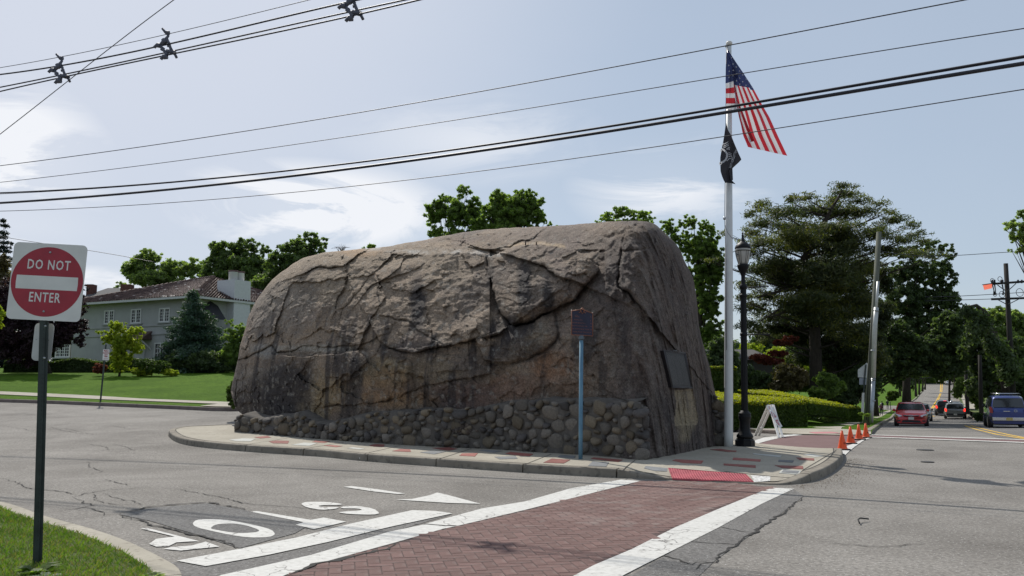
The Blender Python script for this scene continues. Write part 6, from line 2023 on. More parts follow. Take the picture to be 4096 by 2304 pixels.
wire('service_wire', [(3640, 1515), (3700, 1512), (3800, 1505), (3860, 1500)], .03, 'dark wire hanging low across the far road', dep_f=lambda u: 80.0)
M_SPC = plain('spacer_grey', (.085, .09, .12), .6)
spl = ['leftmost of three grey cable spacers, near the left edge of the sky', 'middle grey cable spacer, right of the slanting guy wire', 'rightmost grey cable spacer, cut by the top edge of the sky']
for i, (ox, oy, k_) in enumerate(((550 - 425, 80 + 100, 1.0), (550, 80, 1.05), (550 + 742, 80 - 160, 1.15))):
    cxx, cyy = ox + 115, oy + 80
    S0 = P(cxx, cyy, dl(cxx)); sp0 = thing('cable_spacer', spl[i], 'cable spacer', S0, 'grey spacers on the upper left cables')
    zz_ = lambda x, y, dd=0: P(cxx + (x / 8.05 - 115) * k_, cyy + (y / 8.05 - 80) * k_, dl(cxx) + dd)
    m = MB()
    m.tube([zz_(960, 430), zz_(985, 520), zz_(930, 590), zz_(1000, 740), zz_(1060, 900), zz_(1110, 1010)], [.035, .03, .04, .03, .033, .04], 8)
    m.tube([zz_(930, 590), zz_(850, 700), zz_(760, 790)], [.035, .05, .04], 8)
    m.tube([zz_(750, 800), zz_(800, 920), zz_(900, 1010), zz_(940, 1080), zz_(930, 1130)], [.035, .033, .035, .05, .04], 8)
    m.tube([zz_(940, 985), zz_(1040, 1000), zz_(1140, 1030)], .05, 8)
    m.build('spacer_frame', M_SPC, sp0)
    m = MB()
    for a, bb, r_ in (((805, 290), (920, 440), .028), ((920, 420), (1020, 430), .05), ((550, 880), (650, 780), .035), ((640, 800), (750, 820), .055), ((760, 1240), (840, 1130), .035), ((830, 1160), (960, 1150), .06), ((1130, 1000), (1200, 1060), .05), ((1180, 1060), (1245, 1190), .03), ((830, 620), (900, 740), .05)):
        m.tube([zz_(*a), zz_(*bb)], r_, 7)
    m.build('clamp', M_SPC, sp0)
    m = MB()
    for a, bb in (((745, 940), (880, 900)), ((775, 970), (850, 870)), ((950, 810), (1065, 795)), ((970, 860), (1030, 700)), ((780, 690), (900, 640))):
        m.tube([zz_(*a), zz_(*bb)], .016, 6)
    m.build('shed_fin', M_SPC, sp0)

# ------------------------------------------------------------------ small things on the road
def disc(u, v, r, label, name='manhole_cover', cat='manhole cover', mat=M_CRACK):
    q = G(u, v, .012)
    o_ = MB().lathe(q - Vector((0, 0, .02)), q + Vector((0, 0, 1)), [(0, r), (.022, r), (.026, r * .96)], 28).build(name, mat)
    tag(o_, label, cat)
M_IRON = plain('dark_iron', (.035, .034, .034), .7, .3, bump=.6, bscale=30)
disc(3700, 1799, .20, 'dark iron valve cover in the main road right of the cones', mat=M_IRON)
disc(3710, 1847, .13, 'smaller dark valve cover in the main road nearer the viewer', mat=M_IRON)
q = G(3470, 2090, .03)
o = MB().tube([q + Vector((-.09, 0, -.01)), q + Vector((-.06, .12, .015)), q + Vector((.0, .2, .02)), q + Vector((.12, .26, .0))], .009, 6).build('rubber_strip', M_BLACK)
tag(o, 'short curled black rubber strip lying on the open asphalt at right', 'debris')
q = G(1446, 1842, .0)
o = MB().lathe(q, q + Vector((0, 0, 1)), [(0, .02), (.02, .05), (.06, .055), (.09, .02)], 8).build('pebble', M_WHITE)
tag(o, 'white pebble lying at the foot of the island kerb', 'pebble')
# hydrant
b = G(3885, 1662, .14)
hy = thing('fire_hydrant', 'tiny dark fire hydrant with a pale cap on the far verge', 'fire hydrant', b)
MB().lathe(b, b + Vector((0, 0, 1)), [(0, .17), (.05, .17), (.06, .11), (.5, .11), (.55, .14), (.6, .14)], 12).build('barrel', M_BLACK, hy)
MB().lathe(b + Vector((0, 0, .6)), b + Vector((0, 0, 1)), [(0, .14), (.08, .12), (.15, .06), (.2, .04)], 12).build('bonnet', M_WHITE, hy)
MB().tube([b + Vector((-.2, 0, .42)), b + Vector((.2, 0, .42))], .06, 8).build('outlet', M_BLACK, hy)
# ------------------------------------------------------------------ the white house and its neighbours
M_STUC = mixcol('white_stucco', [(.3, (.36, .36, .352)), (.7, (.43, .43, .42))], 1.2, 8, .9, bump=.4, bscale=30)
M_TRIM = plain('window_trim', (.66, .66, .64), .6)
M_FASC = plain('fascia', (.55, .55, .53), .6)


def roofmat(name, c1, c2, c3):
    m, n, l, b = newmat(name)
    b.inputs['Roughness'].default_value = .8
    geo = n.new('ShaderNodeNewGeometry')
    cr = n.new('ShaderNodeValToRGB'); e = cr.color_ramp.elements
    e[0].color = (*c1, 1); e[1].position = .55; e[1].color = (*c2, 1); q = e.new(.93); q.color = (*c2, 1); q = e.new(.945); q.color = (*c3, 1)
    l.new(geo.outputs['Random Per Island'], cr.inputs[0]); l.new(cr.outputs[0], b.inputs['Base Color'])
    return m


M_TILE = roofmat('clay_tile', (.045, .026, .022), (.100, .060, .050), (.42, .37, .34))
HX, HY, HZ = -22.9, 61.0, 2.45
dL = Vector((-.885, .465, 0)); dR = Vector((.465, .885, 0)); C0 = Vector((HX, HY, HZ)); UPV = Vector((0, 0, 1))
LL_, LR_, EH = 13.5, 14.0, 5.45
hs_ = thing('house', 'white stucco house with a clay tile hip roof beyond the lawn at left', 'house', C0)
HM = lambda a, b_, z: C0 + dL * a + dR * b_ + UPV * z
m = MB()
cs_ = [HM(0, 0, -1), HM(LL_, 0, -1), HM(LL_, LR_, -1), HM(0, LR_, -1)]
m.add(cs_ + [q + UPV * (EH + 1) for q in cs_], [(0, 4, 5, 1), (1, 5, 6, 2), (2, 6, 7, 3), (3, 7, 4, 0), (4, 7, 6, 5)])
m.build('wall', M_STUC, hs_)
ov = .75; RH = 2.35
e4 = [HM(-ov, -ov, EH + .02), HM(LL_ + ov, -ov, EH + .02), HM(LL_ + ov, LR_ + ov, EH + .02), HM(-ov, LR_ + ov, EH + .02)]
rg_ = (LL_ + 2 * ov) / 2
rA, rB = HM(LL_ / 2 - 2.0, LR_ / 2 - 1.5, EH + RH), HM(LL_ / 2 + 1.0, LR_ / 2 + 0, EH + RH)
rA = HM(4.6, 6.0, EH + RH); rB = HM(8.2, 6.8, EH + RH)
MB().add(e4 + [rA, rB], [(0, 4, 5, 1), (1, 5, 2), (2, 5, 4, 3), (3, 4, 0)]).build('roof_deck', plain('roof_deck', (.04, .025, .02), .9), hs_)
MB().add(e4 + [q + UPV * -.0 - UPV * .02 for q in e4], [(0, 1, 2, 3)]).build('soffit', M_FASC, hs_)
for i, (a, bb) in enumerate(((e4[0], e4[1]), (e4[3], e4[0]))):
    MB().beam(a + UPV * -.08, bb + UPV * -.08, .06, .16).build('fascia', M_FASC, hs_)
# tiles laid in courses over the two visible slopes
tiles = MB(); rt = random.Random(8)


def tile_slope(a, b_, r0, r1, mb):
    """quad a-b (eave) to r1-r0 (ridge)"""
    n_rows = 26
    nr = (b_ - a).cross(r0 - a).normalized()
    if nr.z < 0:
        nr = -nr
    for r_ in range(n_rows):
        t0, t1 = r_ / n_rows, (r_ + 1.18) / n_rows
        A0, B0 = a.lerp(r0, t0), b_.lerp(r1, t0); A1, B1 = a.lerp(r0, min(t1, 1)), b_.lerp(r1, min(t1, 1))
        L_ = (B0 - A0).length; nt_ = max(1, int(L_ / .27))
        for k_ in range(nt_):
            if rt.random() < .01:
                continue
            s0, s1 = k_ / nt_ + .004, (k_ + .86) / nt_
            lift = rt.uniform(.05, .10); w0 = .018
            p = [A0.lerp(B0, s0) + nr * w0, A0.lerp(B0, (s0 + s1) / 2) + nr * (lift + .06), A0.lerp(B0, s1) + nr * w0,
                 A1.lerp(B1, s0) + nr * w0, A1.lerp(B1, (s0 + s1) / 2) + nr * (lift), A1.lerp(B1, s1) + nr * w0]
            mb.add(p, [(0, 1, 4, 3), (1, 2, 5, 4), (0, 2, 1)])


tile_slope(e4[0] - dR * .05, e4[1] - dR * .05, rA, rB, tiles); tile_slope(e4[3], e4[0] - dL * .05, rA, rA + dR * -.01, tiles)
tiles.build('roof_tile', M_TILE, hs_, kind='stuff')
m = MB()
for a, bb in ((e4[0], rA), (rA, rB), (rB, e4[1])):
    n_ = int((bb - a).length / .35)
    for k_ in range(n_):
        p0 = a.lerp(bb, k_ / n_); p1 = a.lerp(bb, (k_ + 1.15) / n_)
        m.tube([p0 + UPV * .10, p1 + UPV * .06], [.13, .10], 6)
m.build('ridge_tile', M_TILE, hs_, kind='stuff')


def window(root, mk, a, z0, w, h, panes=2, rows=3, cols=2, sill=True):
    """mk(a, out, z) -> world point on a facade"""
    X = (mk(1, 0, 0) - mk(0, 0, 0)).normalized(); O = (mk(0, 1, 0) - mk(0, 0, 0)).normalized()
    cc = mk(a, 0, z0 + h / 2)
    M = Matrix((X, UPV, O)).transposed().to_4x4(); M.translation = cc
    fr = MB()
    t = .09
    for cx_, cy_, sx, sy in ((0, h / 2 + t / 2, w + 2 * t, t), (0, -h / 2 - t / 2, w + 2 * t, t), (-w / 2 - t / 2, 0, t, h), (w / 2 + t / 2, 0, t, h), (0, 0, .16, h)) if panes == 2 else ((0, h / 2 + t / 2, w + 2 * t, t), (0, -h / 2 - t / 2, w + 2 * t, t), (-w / 2 - t / 2, 0, t, h), (w / 2 + t / 2, 0, t, h), (-w / 6, 0, .09, h), (w / 6, 0, .09, h)):
        fr.prism([(cx_ - sx / 2, cy_ - sy / 2), (cx_ + sx / 2, cy_ - sy / 2), (cx_ + sx / 2, cy_ + sy / 2), (cx_ - sx / 2, cy_ + sy / 2)], -.02, .06, 0, M)
    f = fr.build('window', M_TRIM, root)
    pw = w / panes
    for k_ in range(panes):
        x0 = -w / 2 + k_ * pw
        g_ = MB().prism([(x0 + .03, -h / 2), (x0 + pw - .03, -h / 2), (x0 + pw - .03, h / 2), (x0 + .03, h / 2)], .0, .012, 0, M).build('pane', M_PANE, f)
        g_.parent = f; g_.matrix_parent_inverse = Matrix()
        b_ = MB()
        for r_ in range(1, rows + 1):
            y_ = -h / 2 + h * r_ / (rows + 1)
            b_.prism([(x0 + .05, y_ - .018), (x0 + pw - .05, y_ - .018), (x0 + pw - .05, y_ + .018), (x0 + .05, y_ + .018)], .014, .03, 0, M)
        for c_ in range(1, cols):
            x_ = x0 + pw * c_ / cols
            b_.prism([(x_ - .018, -h / 2), (x_ + .018, -h / 2), (x_ + .018, h / 2), (x_ - .018, h / 2)], .014, .034, 0, M)
        bo = b_.build('glazing_bars', M_TRIM, f); bo.matrix_parent_inverse = Matrix()
    if sill:
        so = MB().prism([(-w / 2 - .25, -h / 2 - t - .09), (w / 2 + .25, -h / 2 - t - .09), (w / 2 + .25, -h / 2 - t), (-w / 2 - .25, -h / 2 - t)], 0, .14, 0, M).build('sill', M_STUC, f); so.matrix_parent_inverse = Matrix()


mkL = lambda a, o_, z: HM(a, -o_, z)
mkR = lambda a, o_, z: HM(-o_, a, z)


def fac(u, v):
    """facade coordinates of a pixel on the long wall"""
    d = ray(u, v); o_ = Vector((0, 0, EYE)); n_ = dR
    t = (C0 - o_).dot(n_) / d.dot(n_); q = o_ + d * t - C0
    return q.dot(dL), q.z


for u, v0, v1, w in ((437, 1292, 1246, .95), (544, 1289, 1241, .95), (658, 1284, 1237, .95)):
    a, z0 = fac(u, v0); _, z1_ = fac(u, v1); window(hs_, mkL, a, z0, w, z1_ - z0)
a, z0 = fac(652, 1433); _, z1_ = fac(652, 1375); window(hs_, mkL, a, z0 - .3, 1.7, z1_ - z0 + .3, 3, 3, 2)
a, z0 = fac(250, 1425); _, z1_ = fac(270, 1380); window(hs_, mkL, a, z0, 1.6, z1_ - z0, 3, 3, 2)
for zz_ in (fac(600, 1303)[1], fac(600, 1337)[1]):
    MB().beam(HM(-.02, -.03, zz_), HM(LL_, -.03, zz_), .07, .10).build('band_course', M_STUC, hs_)
# door with a tiled hood
a, z0 = fac(560, 1432); _, z1_ = fac(560, 1385)
MB().box(HM(a, -.02, (z0 + z1_) / 2 - .1), (1.05, .06, z1_ - z0 + .2), Matrix((dL, dR, UPV)).transposed()).build('door', plain('pale_door', (.42, .43, .42), .6), hs_)
a2_, zh = fac(575, 1366)
m = MB()
m.add([HM(a2_ - .85, 0, zh + .75), HM(a2_ + .85, 0, zh + .75), HM(a2_ + 1.0, -1.1, zh + .1), HM(a2_ - 1.0, -1.1, zh + .1), HM(a2_ - .85, 0, zh + .1), HM(a2_ + .85, 0, zh + .1)], [(0, 3, 2, 1), (0, 4, 3), (1, 2, 5), (3, 4, 5, 2)])
m.build('door_hood', M_TILE, hs_)
for s_ in (-.8, .8):
    MB().beam(HM(a2_ + s_, 0, zh - .6), HM(a2_ + s_, -.95, zh + .08), .09, .09).build('hood_bracket', M_TRIM, hs_)
# chimney on the right-hand wall, arched dark window with awning
q0 = P(901, 1215, 1); q1 = P(993, 1215, 1)


def facR(u):
    d = ray(u, 1300); o_ = Vector((0, 0, EYE)); n_ = dL
    t = (C0 - dL * .5 - o_).dot(n_) / d.dot(n_); return (o_ + d * t - C0).dot(dR)


c0_, c1_ = facR(925), facR(990)
zt = P(940, 1124, (HM(0, (c0_ + c1_) / 2, 0)).y).z - HZ
m = MB(); Rm = Matrix((dL, dR, UPV)).transposed()
m.box(HM(-.2, (c0_ + c1_) / 2, zt / 2 - .5), (1.0, c1_ - c0_, zt + 1), Rm); M_CHIM = plain('white_chimney', (.60, .60, .60), .8, var=.06)
m.build('chimney', M_CHIM, hs_)
zr = P(940, 1212, HM(0, c0_, 0).y).z - HZ
m = MB(); m.box(HM(.45, (c0_ + c1_) / 2, (zt + zr) / 2), (1.3, c1_ - c0_ + .02, zt - zr), Rm); m.build('chimney_stack', M_CHIM, hs_)
for f_ in (.3, .72):
    cpt = HM(0, c0_ + (c1_ - c0_) * f_, zt)
    MB().lathe(cpt, cpt + UPV, [(0, .33), (.62, .33), (.64, .36)], 12).build('chimney_pot', M_TRIM, hs_)
    MB().lathe(cpt + UPV * .64, cpt + UPV * 2, [(0, .36), (.12, .36)], 12).build('pot_cap', M_BRICKFAR, hs_)
aw = facR(858)
MB().add([HM(-.02, aw - .7, 4.1), HM(-.02, aw + .7, 4.1), HM(-.02, aw + .7, 5.0), HM(-.02, aw, 5.3), HM(-.02, aw - .7, 5.0), HM(-.9, aw - .75, 3.9), HM(-.9, aw + .75, 3.9)],
         [(0, 1, 2, 3, 4), (4, 3, 5), (3, 6, 5), (3, 2, 6), (0, 5, 6, 1), (4, 5, 0), (2, 1, 6)]).build('awning', plain('dark_awning', (.02, .02, .025), .8), hs_)

M_SLATE = mixcol('grey_shingle', [(.3, (.07, .068, .07)), (.7, (.12, .118, .12))], 3, 8, .9, stretch=(1, 1, 6), bump=.5, bscale=12)
M_RBRICK = plain('far_red_brick', (.115, .045, .035), .9, var=.25, vscale=3)


def simple_house(label, D_, u0, u1, v_eave, v_ridge, v_base, wallm, roofm, chim=(), depth_=9.0, hip=.25, windows=()):
    a, b_ = P(u0, v_eave, D_), P(u1, v_eave, D_)
    zb = P((u0 + u1) / 2, v_base, D_).z; ze = a.z; zr_ = P((u0 + u1) / 2, v_ridge, D_ + depth_ / 2).z
    root = thing('house', label, 'house', ((a.x + b_.x) / 2, D_, zb))
    x0, x1 = a.x, b_.x
    m = MB(); m.box(((x0 + x1) / 2, D_ + depth_ / 2, (zb + ze) / 2), (x1 - x0, depth_, ze - zb)); m.build('wall', wallm, root)
    e = .4; w_ = x1 - x0
    pts = [(x0 - e, D_ - e, ze), (x1 + e, D_ - e, ze), (x1 + e, D_ + depth_ + e, ze), (x0 - e, D_ + depth_ + e, ze), (x0 + w_ * hip, D_ + depth_ / 2, zr_), (x1 - w_ * hip, D_ + depth_ / 2, zr_)]
    MB().add(pts, [(0, 1, 5, 4), (1, 2, 5), (2, 3, 4, 5), (3, 0, 4), (0, 3, 2, 1)]).build('roof', roofm, root)
    for (cu0, cu1, cv0, cv1) in chim:
        p0, p1 = P(cu0, cv0, D_ + 2), P(cu1, cv1, D_ + 2)
        MB().box(((p0.x + p1.x) / 2, D_ + 2, (p0.z + p1.z) / 2), (p1.x - p0.x, .9, abs(p0.z - p1.z))).build('chimney', M_RBRICK, root)
    for (wu, wv, ww, wh) in windows:
        q = P(wu, wv, D_ - .04)
        f = MB().box(q, (ww + .2, .08, wh + .2)).build('window', M_TRIM, root)
        p_ = MB().box(q + Vector((0, -.05, 0)), (ww, .03, wh)).build('pane', M_GLASS, f); p_.matrix_parent_inverse = Matrix()
    return root


simple_house('neighbouring house with a grey shingle roof and brick chimneys behind the white house', 84, 330, 640, 1196, 1152, 1480, M_RBRICK, M_SLATE, chim=((490, 526, 1139, 1215), (355, 377, 1139, 1200)), hip=.04)
simple_house('dark low house with a sloping roof half hidden behind the lamp and pine', 62, 2930, 3090, 1440, 1398, 1560, plain('dark_wall', (.06, .055, .05), .9), M_SLATE, hip=.05, windows=((2965, 1490, 1.4, 1.0),))
simple_house('pale house glimpsed between the boulder and flagpole behind the trees', 90, 2780, 2905, 1375, 1330, 1560, plain('pale_wall', (.40, .41, .40), .9), M_SLATE, hip=.35, windows=((2850, 1420, 1.2, 1.6),))

# ------------------------------------------------------------------ vegetation
rgn = np.random.default_rng(12)


def leaves(C, Rd, n_each, size, aspect=.55, flat=1.0, up=.35, seed=0, tri=True):
    """C: (k,3) clump centres, Rd: (k,) radii -> quads scattered through flattened clumps"""
    rg = np.random.default_rng(seed)
    k = len(C)
    cnt = np.maximum(3, (n_each * (Rd / Rd.mean()) ** 1.6)).astype(int)
    ci = np.repeat(np.arange(k), cnt); n = len(ci)
    d = rg.normal(size=(n, 3)); d /= np.linalg.norm(d, axis=1)[:, None]
    rad = rg.uniform(0, 1, n) ** .5 * rg.choice([1.0, 1.0, 1.25, 1.6], n)
    off = d * (rad * Rd[ci])[:, None]; off[:, 2] *= flat
    pos = C[ci] + off
    nrm = d * .6 + rg.normal(size=(n, 3)) * .55; nrm[:, 2] += up
    nrm /= np.linalg.norm(nrm, axis=1)[:, None]
    t = np.cross(nrm, rg.normal(size=(n, 3))); t /= np.linalg.norm(t, axis=1)[:, None]
    b = np.cross(nrm, t)
    s = size * rg.uniform(.45, 1.5, n)[:, None]
    if tri:
        V = np.stack([pos - t * s * .5 - b * s * .42 * aspect, pos - t * s * .3 + b * s * .55 * aspect, pos + t * s * .62], 1).reshape(-1, 3)
        return V, np.arange(3 * n, dtype=np.int32).reshape(-1, 3)
    V = np.stack([pos - t * s * .5, pos - b * s * .5 * aspect + t * s * .02, pos + t * s * .5 - nrm * s * .12, pos + b * s * .5 * aspect + t * s * .02], 1).reshape(-1, 3)
    return V, np.arange(4 * n, dtype=np.int32).reshape(-1, 4)


def clumps(lobes, D_, n, rel=.17, seed=0, depth=.8, shell=.55, jd=0.0):
    """lobes: (cx, cy, rx, ry[, dD]) in pixels -> clump centres and radii in metres"""
    rg = np.random.default_rng(seed)
    A = np.array([l[2] * l[3] for l in lobes], float); pr = A / A.sum()
    C, Rd = [], []
    for (l, p_) in zip(lobes, pr):
        k = max(4, int(n * p_)); dd_ = D_ + (l[4] if len(l) > 4 else 0)
        c = np.array(P(l[0], l[1], dd_)); rx, ry = l[2] * dd_ / F_PX, l[3] * dd_ / F_PX; ryd = max(rx, ry) * depth
        d = rg.normal(size=(k, 3)); d /= np.linalg.norm(d, axis=1)[:, None]
        r = rg.uniform(shell, 1.0, k) ** .8
        C.append(c + d * r[:, None] * np.array([rx, ryd, ry]) * .92)
        Rd.append(rg.uniform(.6, 1.4, k) * rel * math.sqrt(rx * ry) if rel < 1 else rg.uniform(.6, 1.4, k) * rel)
    return np.concatenate(C), np.concatenate(Rd)


BARK = M_BARK


def limbs(root, b, tips, r0, seed, fork=.45, name='trunk', mat=None, n_l=14, trunk_top=None):
    rg = random.Random(seed)
    b = Vector(b); cen = sum((Vector(t) for t in tips), Vector()) / len(tips)
    top = Vector(trunk_top) if trunk_top is not None else b.lerp(Vector((cen.x, cen.y, cen.z)), .9)
    m = MB()
    mid_ = b.lerp(top, .5) + Vector((rg.uniform(-.03, .03), 0, 0)) * (top - b).length
    m.tube([b - Vector((0, 0, .2)), b.lerp(mid_, .3), mid_, top], [r0 * 1.25, r0, r0 * .75, r0 * .35], 10)
    m.build(name, mat or BARK, root)
    m = MB()
    for t in rg.sample(list(tips), min(n_l, len(tips))):
        t = Vector(t); s = rg.uniform(fork * .6, .95)
        p0 = b.lerp(mid_, s * 2) if s < .5 else mid_.lerp(top, (s - .5) * 2)
        p1 = p0.lerp(t, .5) + Vector((0, 0, (t - p0).length * rg.uniform(-.02, .12)))
        r_ = r0 * .32 * rg.uniform(.6, 1.1)
        m.tube([p0, p0.lerp(p1, .5) + Vector((0, 0, .1)), p1, t], [r_, r_ * .8, r_ * .5, r_ * .15], 6)
    m.build('limbs', mat or BARK, root, kind='stuff')


def tree(label, D_, base_px, lobes, n_cl, n_leaf, size, mat, name='tree', cat='tree', seed=0, rel=.17, r0=.25, aspect=.55, flat=.75, shell=.5, group=None, limb=True, up=.35, n_l=14, depth=.8, top_px=None, lawn_D=False):
    if lawn_D:
        D_ = 53.6
    b = P(*base_px, D_)
    root = thing(name, label, cat, b, group)
    C, Rd = clumps(lobes, D_, int(n_cl * 3.2), rel * .66, seed, depth, shell * .7)
    V_, F_ = leaves(C, Rd, int(n_leaf * .95), size * .70, aspect, flat, up, seed)
    np_mesh('crown', V_, F_, mat, parent=root)
    if limb:
        limbs(root, b, C[::max(1, len(C) // 40)].tolist(), r0, seed, n_l=n_l, trunk_top=P(*top_px, D_) if top_px else None)
    return root


G_MID = leafmat('maple_leaf', (.085, .128, .038), (.190, .250, .082), .58)
G_MD = leafmat('dark_maple_leaf', (.062, .096, .036), (.140, .188, .066), .5)  # a darker maple green, the leaves' own colour
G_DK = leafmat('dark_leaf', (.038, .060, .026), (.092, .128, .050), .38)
G_LT = leafmat('light_leaf', (.125, .168, .065), (.225, .275, .120), .58)
G_YEL = leafmat('yellow_green_leaf', (.165, .215, .020), (.34, .36, .035), .45, 1.2)
G_PUR = leafmat('purple_leaf', (.016, .009, .013), (.050, .022, .032), .25)
G_RED = leafmat('red_leaf', (.085, .018, .016), (.17, .045, .03), .4)
G_PINE = leafmat('pine_needle', (.032, .048, .022), (.080, .090, .040), .34, .35)
G_PINEY = leafmat('pine_golden_needle', (.070, .078, .018), (.165, .160, .045), .4, .5)  # golden highlights of the pine crown put into needle colour
G_SPR = leafmat('blue_spruce_needle', (.026, .056, .036), (.062, .108, .070), .2)
G_DSPR = leafmat('dark_spruce_needle', (.014, .022, .022), (.034, .048, .044), .12)
G_HEDGE = leafmat('hedge_leaf', (.030, .058, .010), (.080, .120, .020), .35, 2)
G_HTOP = leafmat('hedge_new_leaf', (.190, .205, .010), (.34, .315, .014), .42, 2)
G_BRN = leafmat('brownish_leaf', (.060, .050, .022), (.12, .095, .040), .35)

bg = 'broadleaf trees behind the boulder'
tree('pale loose tree rising behind the white house roof', 92, (620, 1400), [(560, 1070, 70, 70), (600, 1030, 55, 42), (690, 1075, 70, 50), (770, 1075, 60, 55), (510, 1075, 40, 35), (640, 1120, 130, 50), (470, 1140, 40, 22)], 150, 60, .42, G_LT, seed=1, shell=.2, rel=.2, n_l=24)
tree('dark round maple left of the tall one, behind the house chimneys', 88, (950, 1400), [(900, 1000, 80, 50), (980, 985, 60, 40), (860, 1080, 70, 80), (970, 1080, 120, 90), (1040, 1010, 50, 40), (1020, 1140, 110, 100)], 210, 90, .42, G_MD, seed=2, rel=.2, r0=.4)
tree('tall dark maple touching the boulder skyline at its left shoulder', 80, (1180, 1400), [(1235, 970, 65, 42), (1290, 985, 30, 40), (1180, 1020, 90, 60), (1110, 1060, 60, 50), (1210, 1090, 120, 90), (1110, 1150, 110, 90), (1270, 1050, 50, 60)], 230, 85, .40, G_MD, seed=3, rel=.2, r0=.4)
tree('airy tree with twin crowns showing sky above the boulder, left one', 62, (1780, 1300), [(1765, 800, 45, 35), (1850, 765, 50, 28), (1740, 860, 50, 60), (1815, 850, 80, 70), (1890, 860, 60, 75), (1760, 930, 60, 30), (1860, 770, 30, 22), (1830, 950, 110, 40)], 120, 62, .30, G_MID, seed=4, rel=.2, shell=.15, r0=.2, n_l=30, group=None)
tree('fuller tree above the boulder, right of the airy twin', 60, (2060, 1300), [(2000, 790, 60, 38), (2085, 785, 60, 36), (2135, 810, 42, 50), (1965, 840, 50, 50), (2050, 850, 105, 70), (2140, 860, 45, 60), (2040, 910, 110, 50), (2185, 890, 28, 16), (1920, 900, 50, 50)], 200, 75, .30, G_MID, seed=5, rel=.19, shell=.3, r0=.25, n_l=30)
tree('low leafy sprig showing over the boulder crest at left', 62, (1495, 1200), [(1490, 986, 24, 9), (1455, 992, 8, 5), (1480, 1010, 30, 14)], 14, 40, .24, G_MID, seed=6, rel=.35, r0=.06, n_l=6, cat='shrub')
tree('leaf tips just clearing the middle of the boulder crest', 62, (2290, 1200), [(2235, 905, 16, 8), (2290, 908, 22, 8), (2350, 912, 20, 8), (2290, 925, 60, 14)], 14, 40, .24, G_MID, seed=7, rel=.35, r0=.06, n_l=6, cat='shrub')
tree('rounded maple crown peeking over the right of the boulder', 58, (2520, 1300), [(2430, 868, 50, 26), (2500, 850, 70, 26), (2560, 855, 50, 26), (2390, 888, 22, 12), (2500, 900, 130, 30), (2600, 880, 40, 22), (2500, 1010, 150, 90), (2480, 1150, 140, 90)], 260, 100, .28, G_MID, seed=8, rel=.2, shell=.2, r0=.2)
tree('tall maple filling the gap between boulder and flagpole', 66, (2800, 1560), [(2680, 905, 55, 32), (2760, 890, 60, 35), (2830, 915, 50, 40), (2700, 950, 70, 40), (2800, 980, 95, 65), (2820, 1090, 80, 90), (2800, 1010, 100, 60), (2830, 1210, 70, 90), (2870, 1060, 40, 90), (2840, 1330, 70, 80), (2790, 1120, 40, 60)], 430, 60, .27, G_MID, seed=9, rel=.13, shell=.1, r0=.22, n_l=40, top_px=(2800, 980))
# bare twigs over the left shoulder
bt = thing('bare_shrub', 'leafless grey twigs sticking up over the boulder left of its crest', 'bare twigs', P(1365, 1010, 60))
m = MB(); rt = random.Random(4)
for k_ in range(22):
    a0 = P(1365 + rt.uniform(-12, 12), 1012, 60); x_ = 1365 + (k_ - 11) * 3.4 + rt.uniform(-4, 4)
    m.tube([a0, P((1365 + x_) / 2, 990, 60), P(x_, 972 + abs(k_ - 11) * 1.6 + rt.uniform(0, 12), 60)], [.02, .014, .006], 4)
m.build('twigs', plain('twig_grey', (.12, .10, .09), .9), bt, kind='stuff')


def conifer(label, D_, base_px, top_px, width_px, n_tier, mat, seed, size=.3, n_leaf=26, name='spruce_tree', rel_r=.35, r0=.18, openness=.0, cat='tree', low=0.0, mat2=None, droop=.25, jag=.25):
    b = P(*base_px, D_); t = P(*top_px, D_)
    root = thing(name, label, cat, b)
    rg = np.random.default_rng(seed)
    H = (t - b).length; W = width_px / 2 * D_ / F_PX
    C, Rd, tips = [], [], []
    m = MB()
    for i in range(n_tier):
        f = (i + rg.uniform(0, .6)) / n_tier
        h = low + (1 - low) * f
        R_ = W * (1 - h) ** .8 * rg.uniform(1 - jag, 1 + jag * .5) + .05
        nb = max(4, int(9 * (1 - h) + 4))
        for k in range(nb):
            a = rg.uniform(0, 2 * np.pi); rr_ = R_ * rg.uniform(.75, 1.08)
            p0 = np.array(b.lerp(t, h)); dirv = np.array([math.cos(a), math.sin(a), 0])
            nseg = max(2, int(rr_ / (W * .16)))
            for s_ in range(nseg):
                q = (s_ + 1) / nseg
                if q < .3:
                    continue
                C.append(p0 + dirv * rr_ * q + np.array([0, 0, -droop * rr_ * q ** 1.3 + .12 * rr_ * q])); Rd.append(W * rel_r * .42 * (1.15 - .6 * q) * (1.15 - h * .6))
            if rg.uniform() < .35:
                m.tube([Vector(p0), Vector(p0 + dirv * rr_ * .8 + np.array([0, 0, -droop * rr_ * .5]))], [r0 * .2, r0 * .05], 4)
    C, Rd = np.array(C), np.array(Rd)
    V_, F_ = leaves(C, Rd, n_leaf, size, .28, .5, .5, seed)
    mi = None
    np_mesh('crown', V_, F_, mat, parent=root)
    MB().tube([b - Vector((0, 0, .2)), b.lerp(t, .5), t], [r0, r0 * .6, r0 * .1], 8).build('trunk', BARK, root)
    m.build('limbs', BARK, root, kind='stuff')
    return root


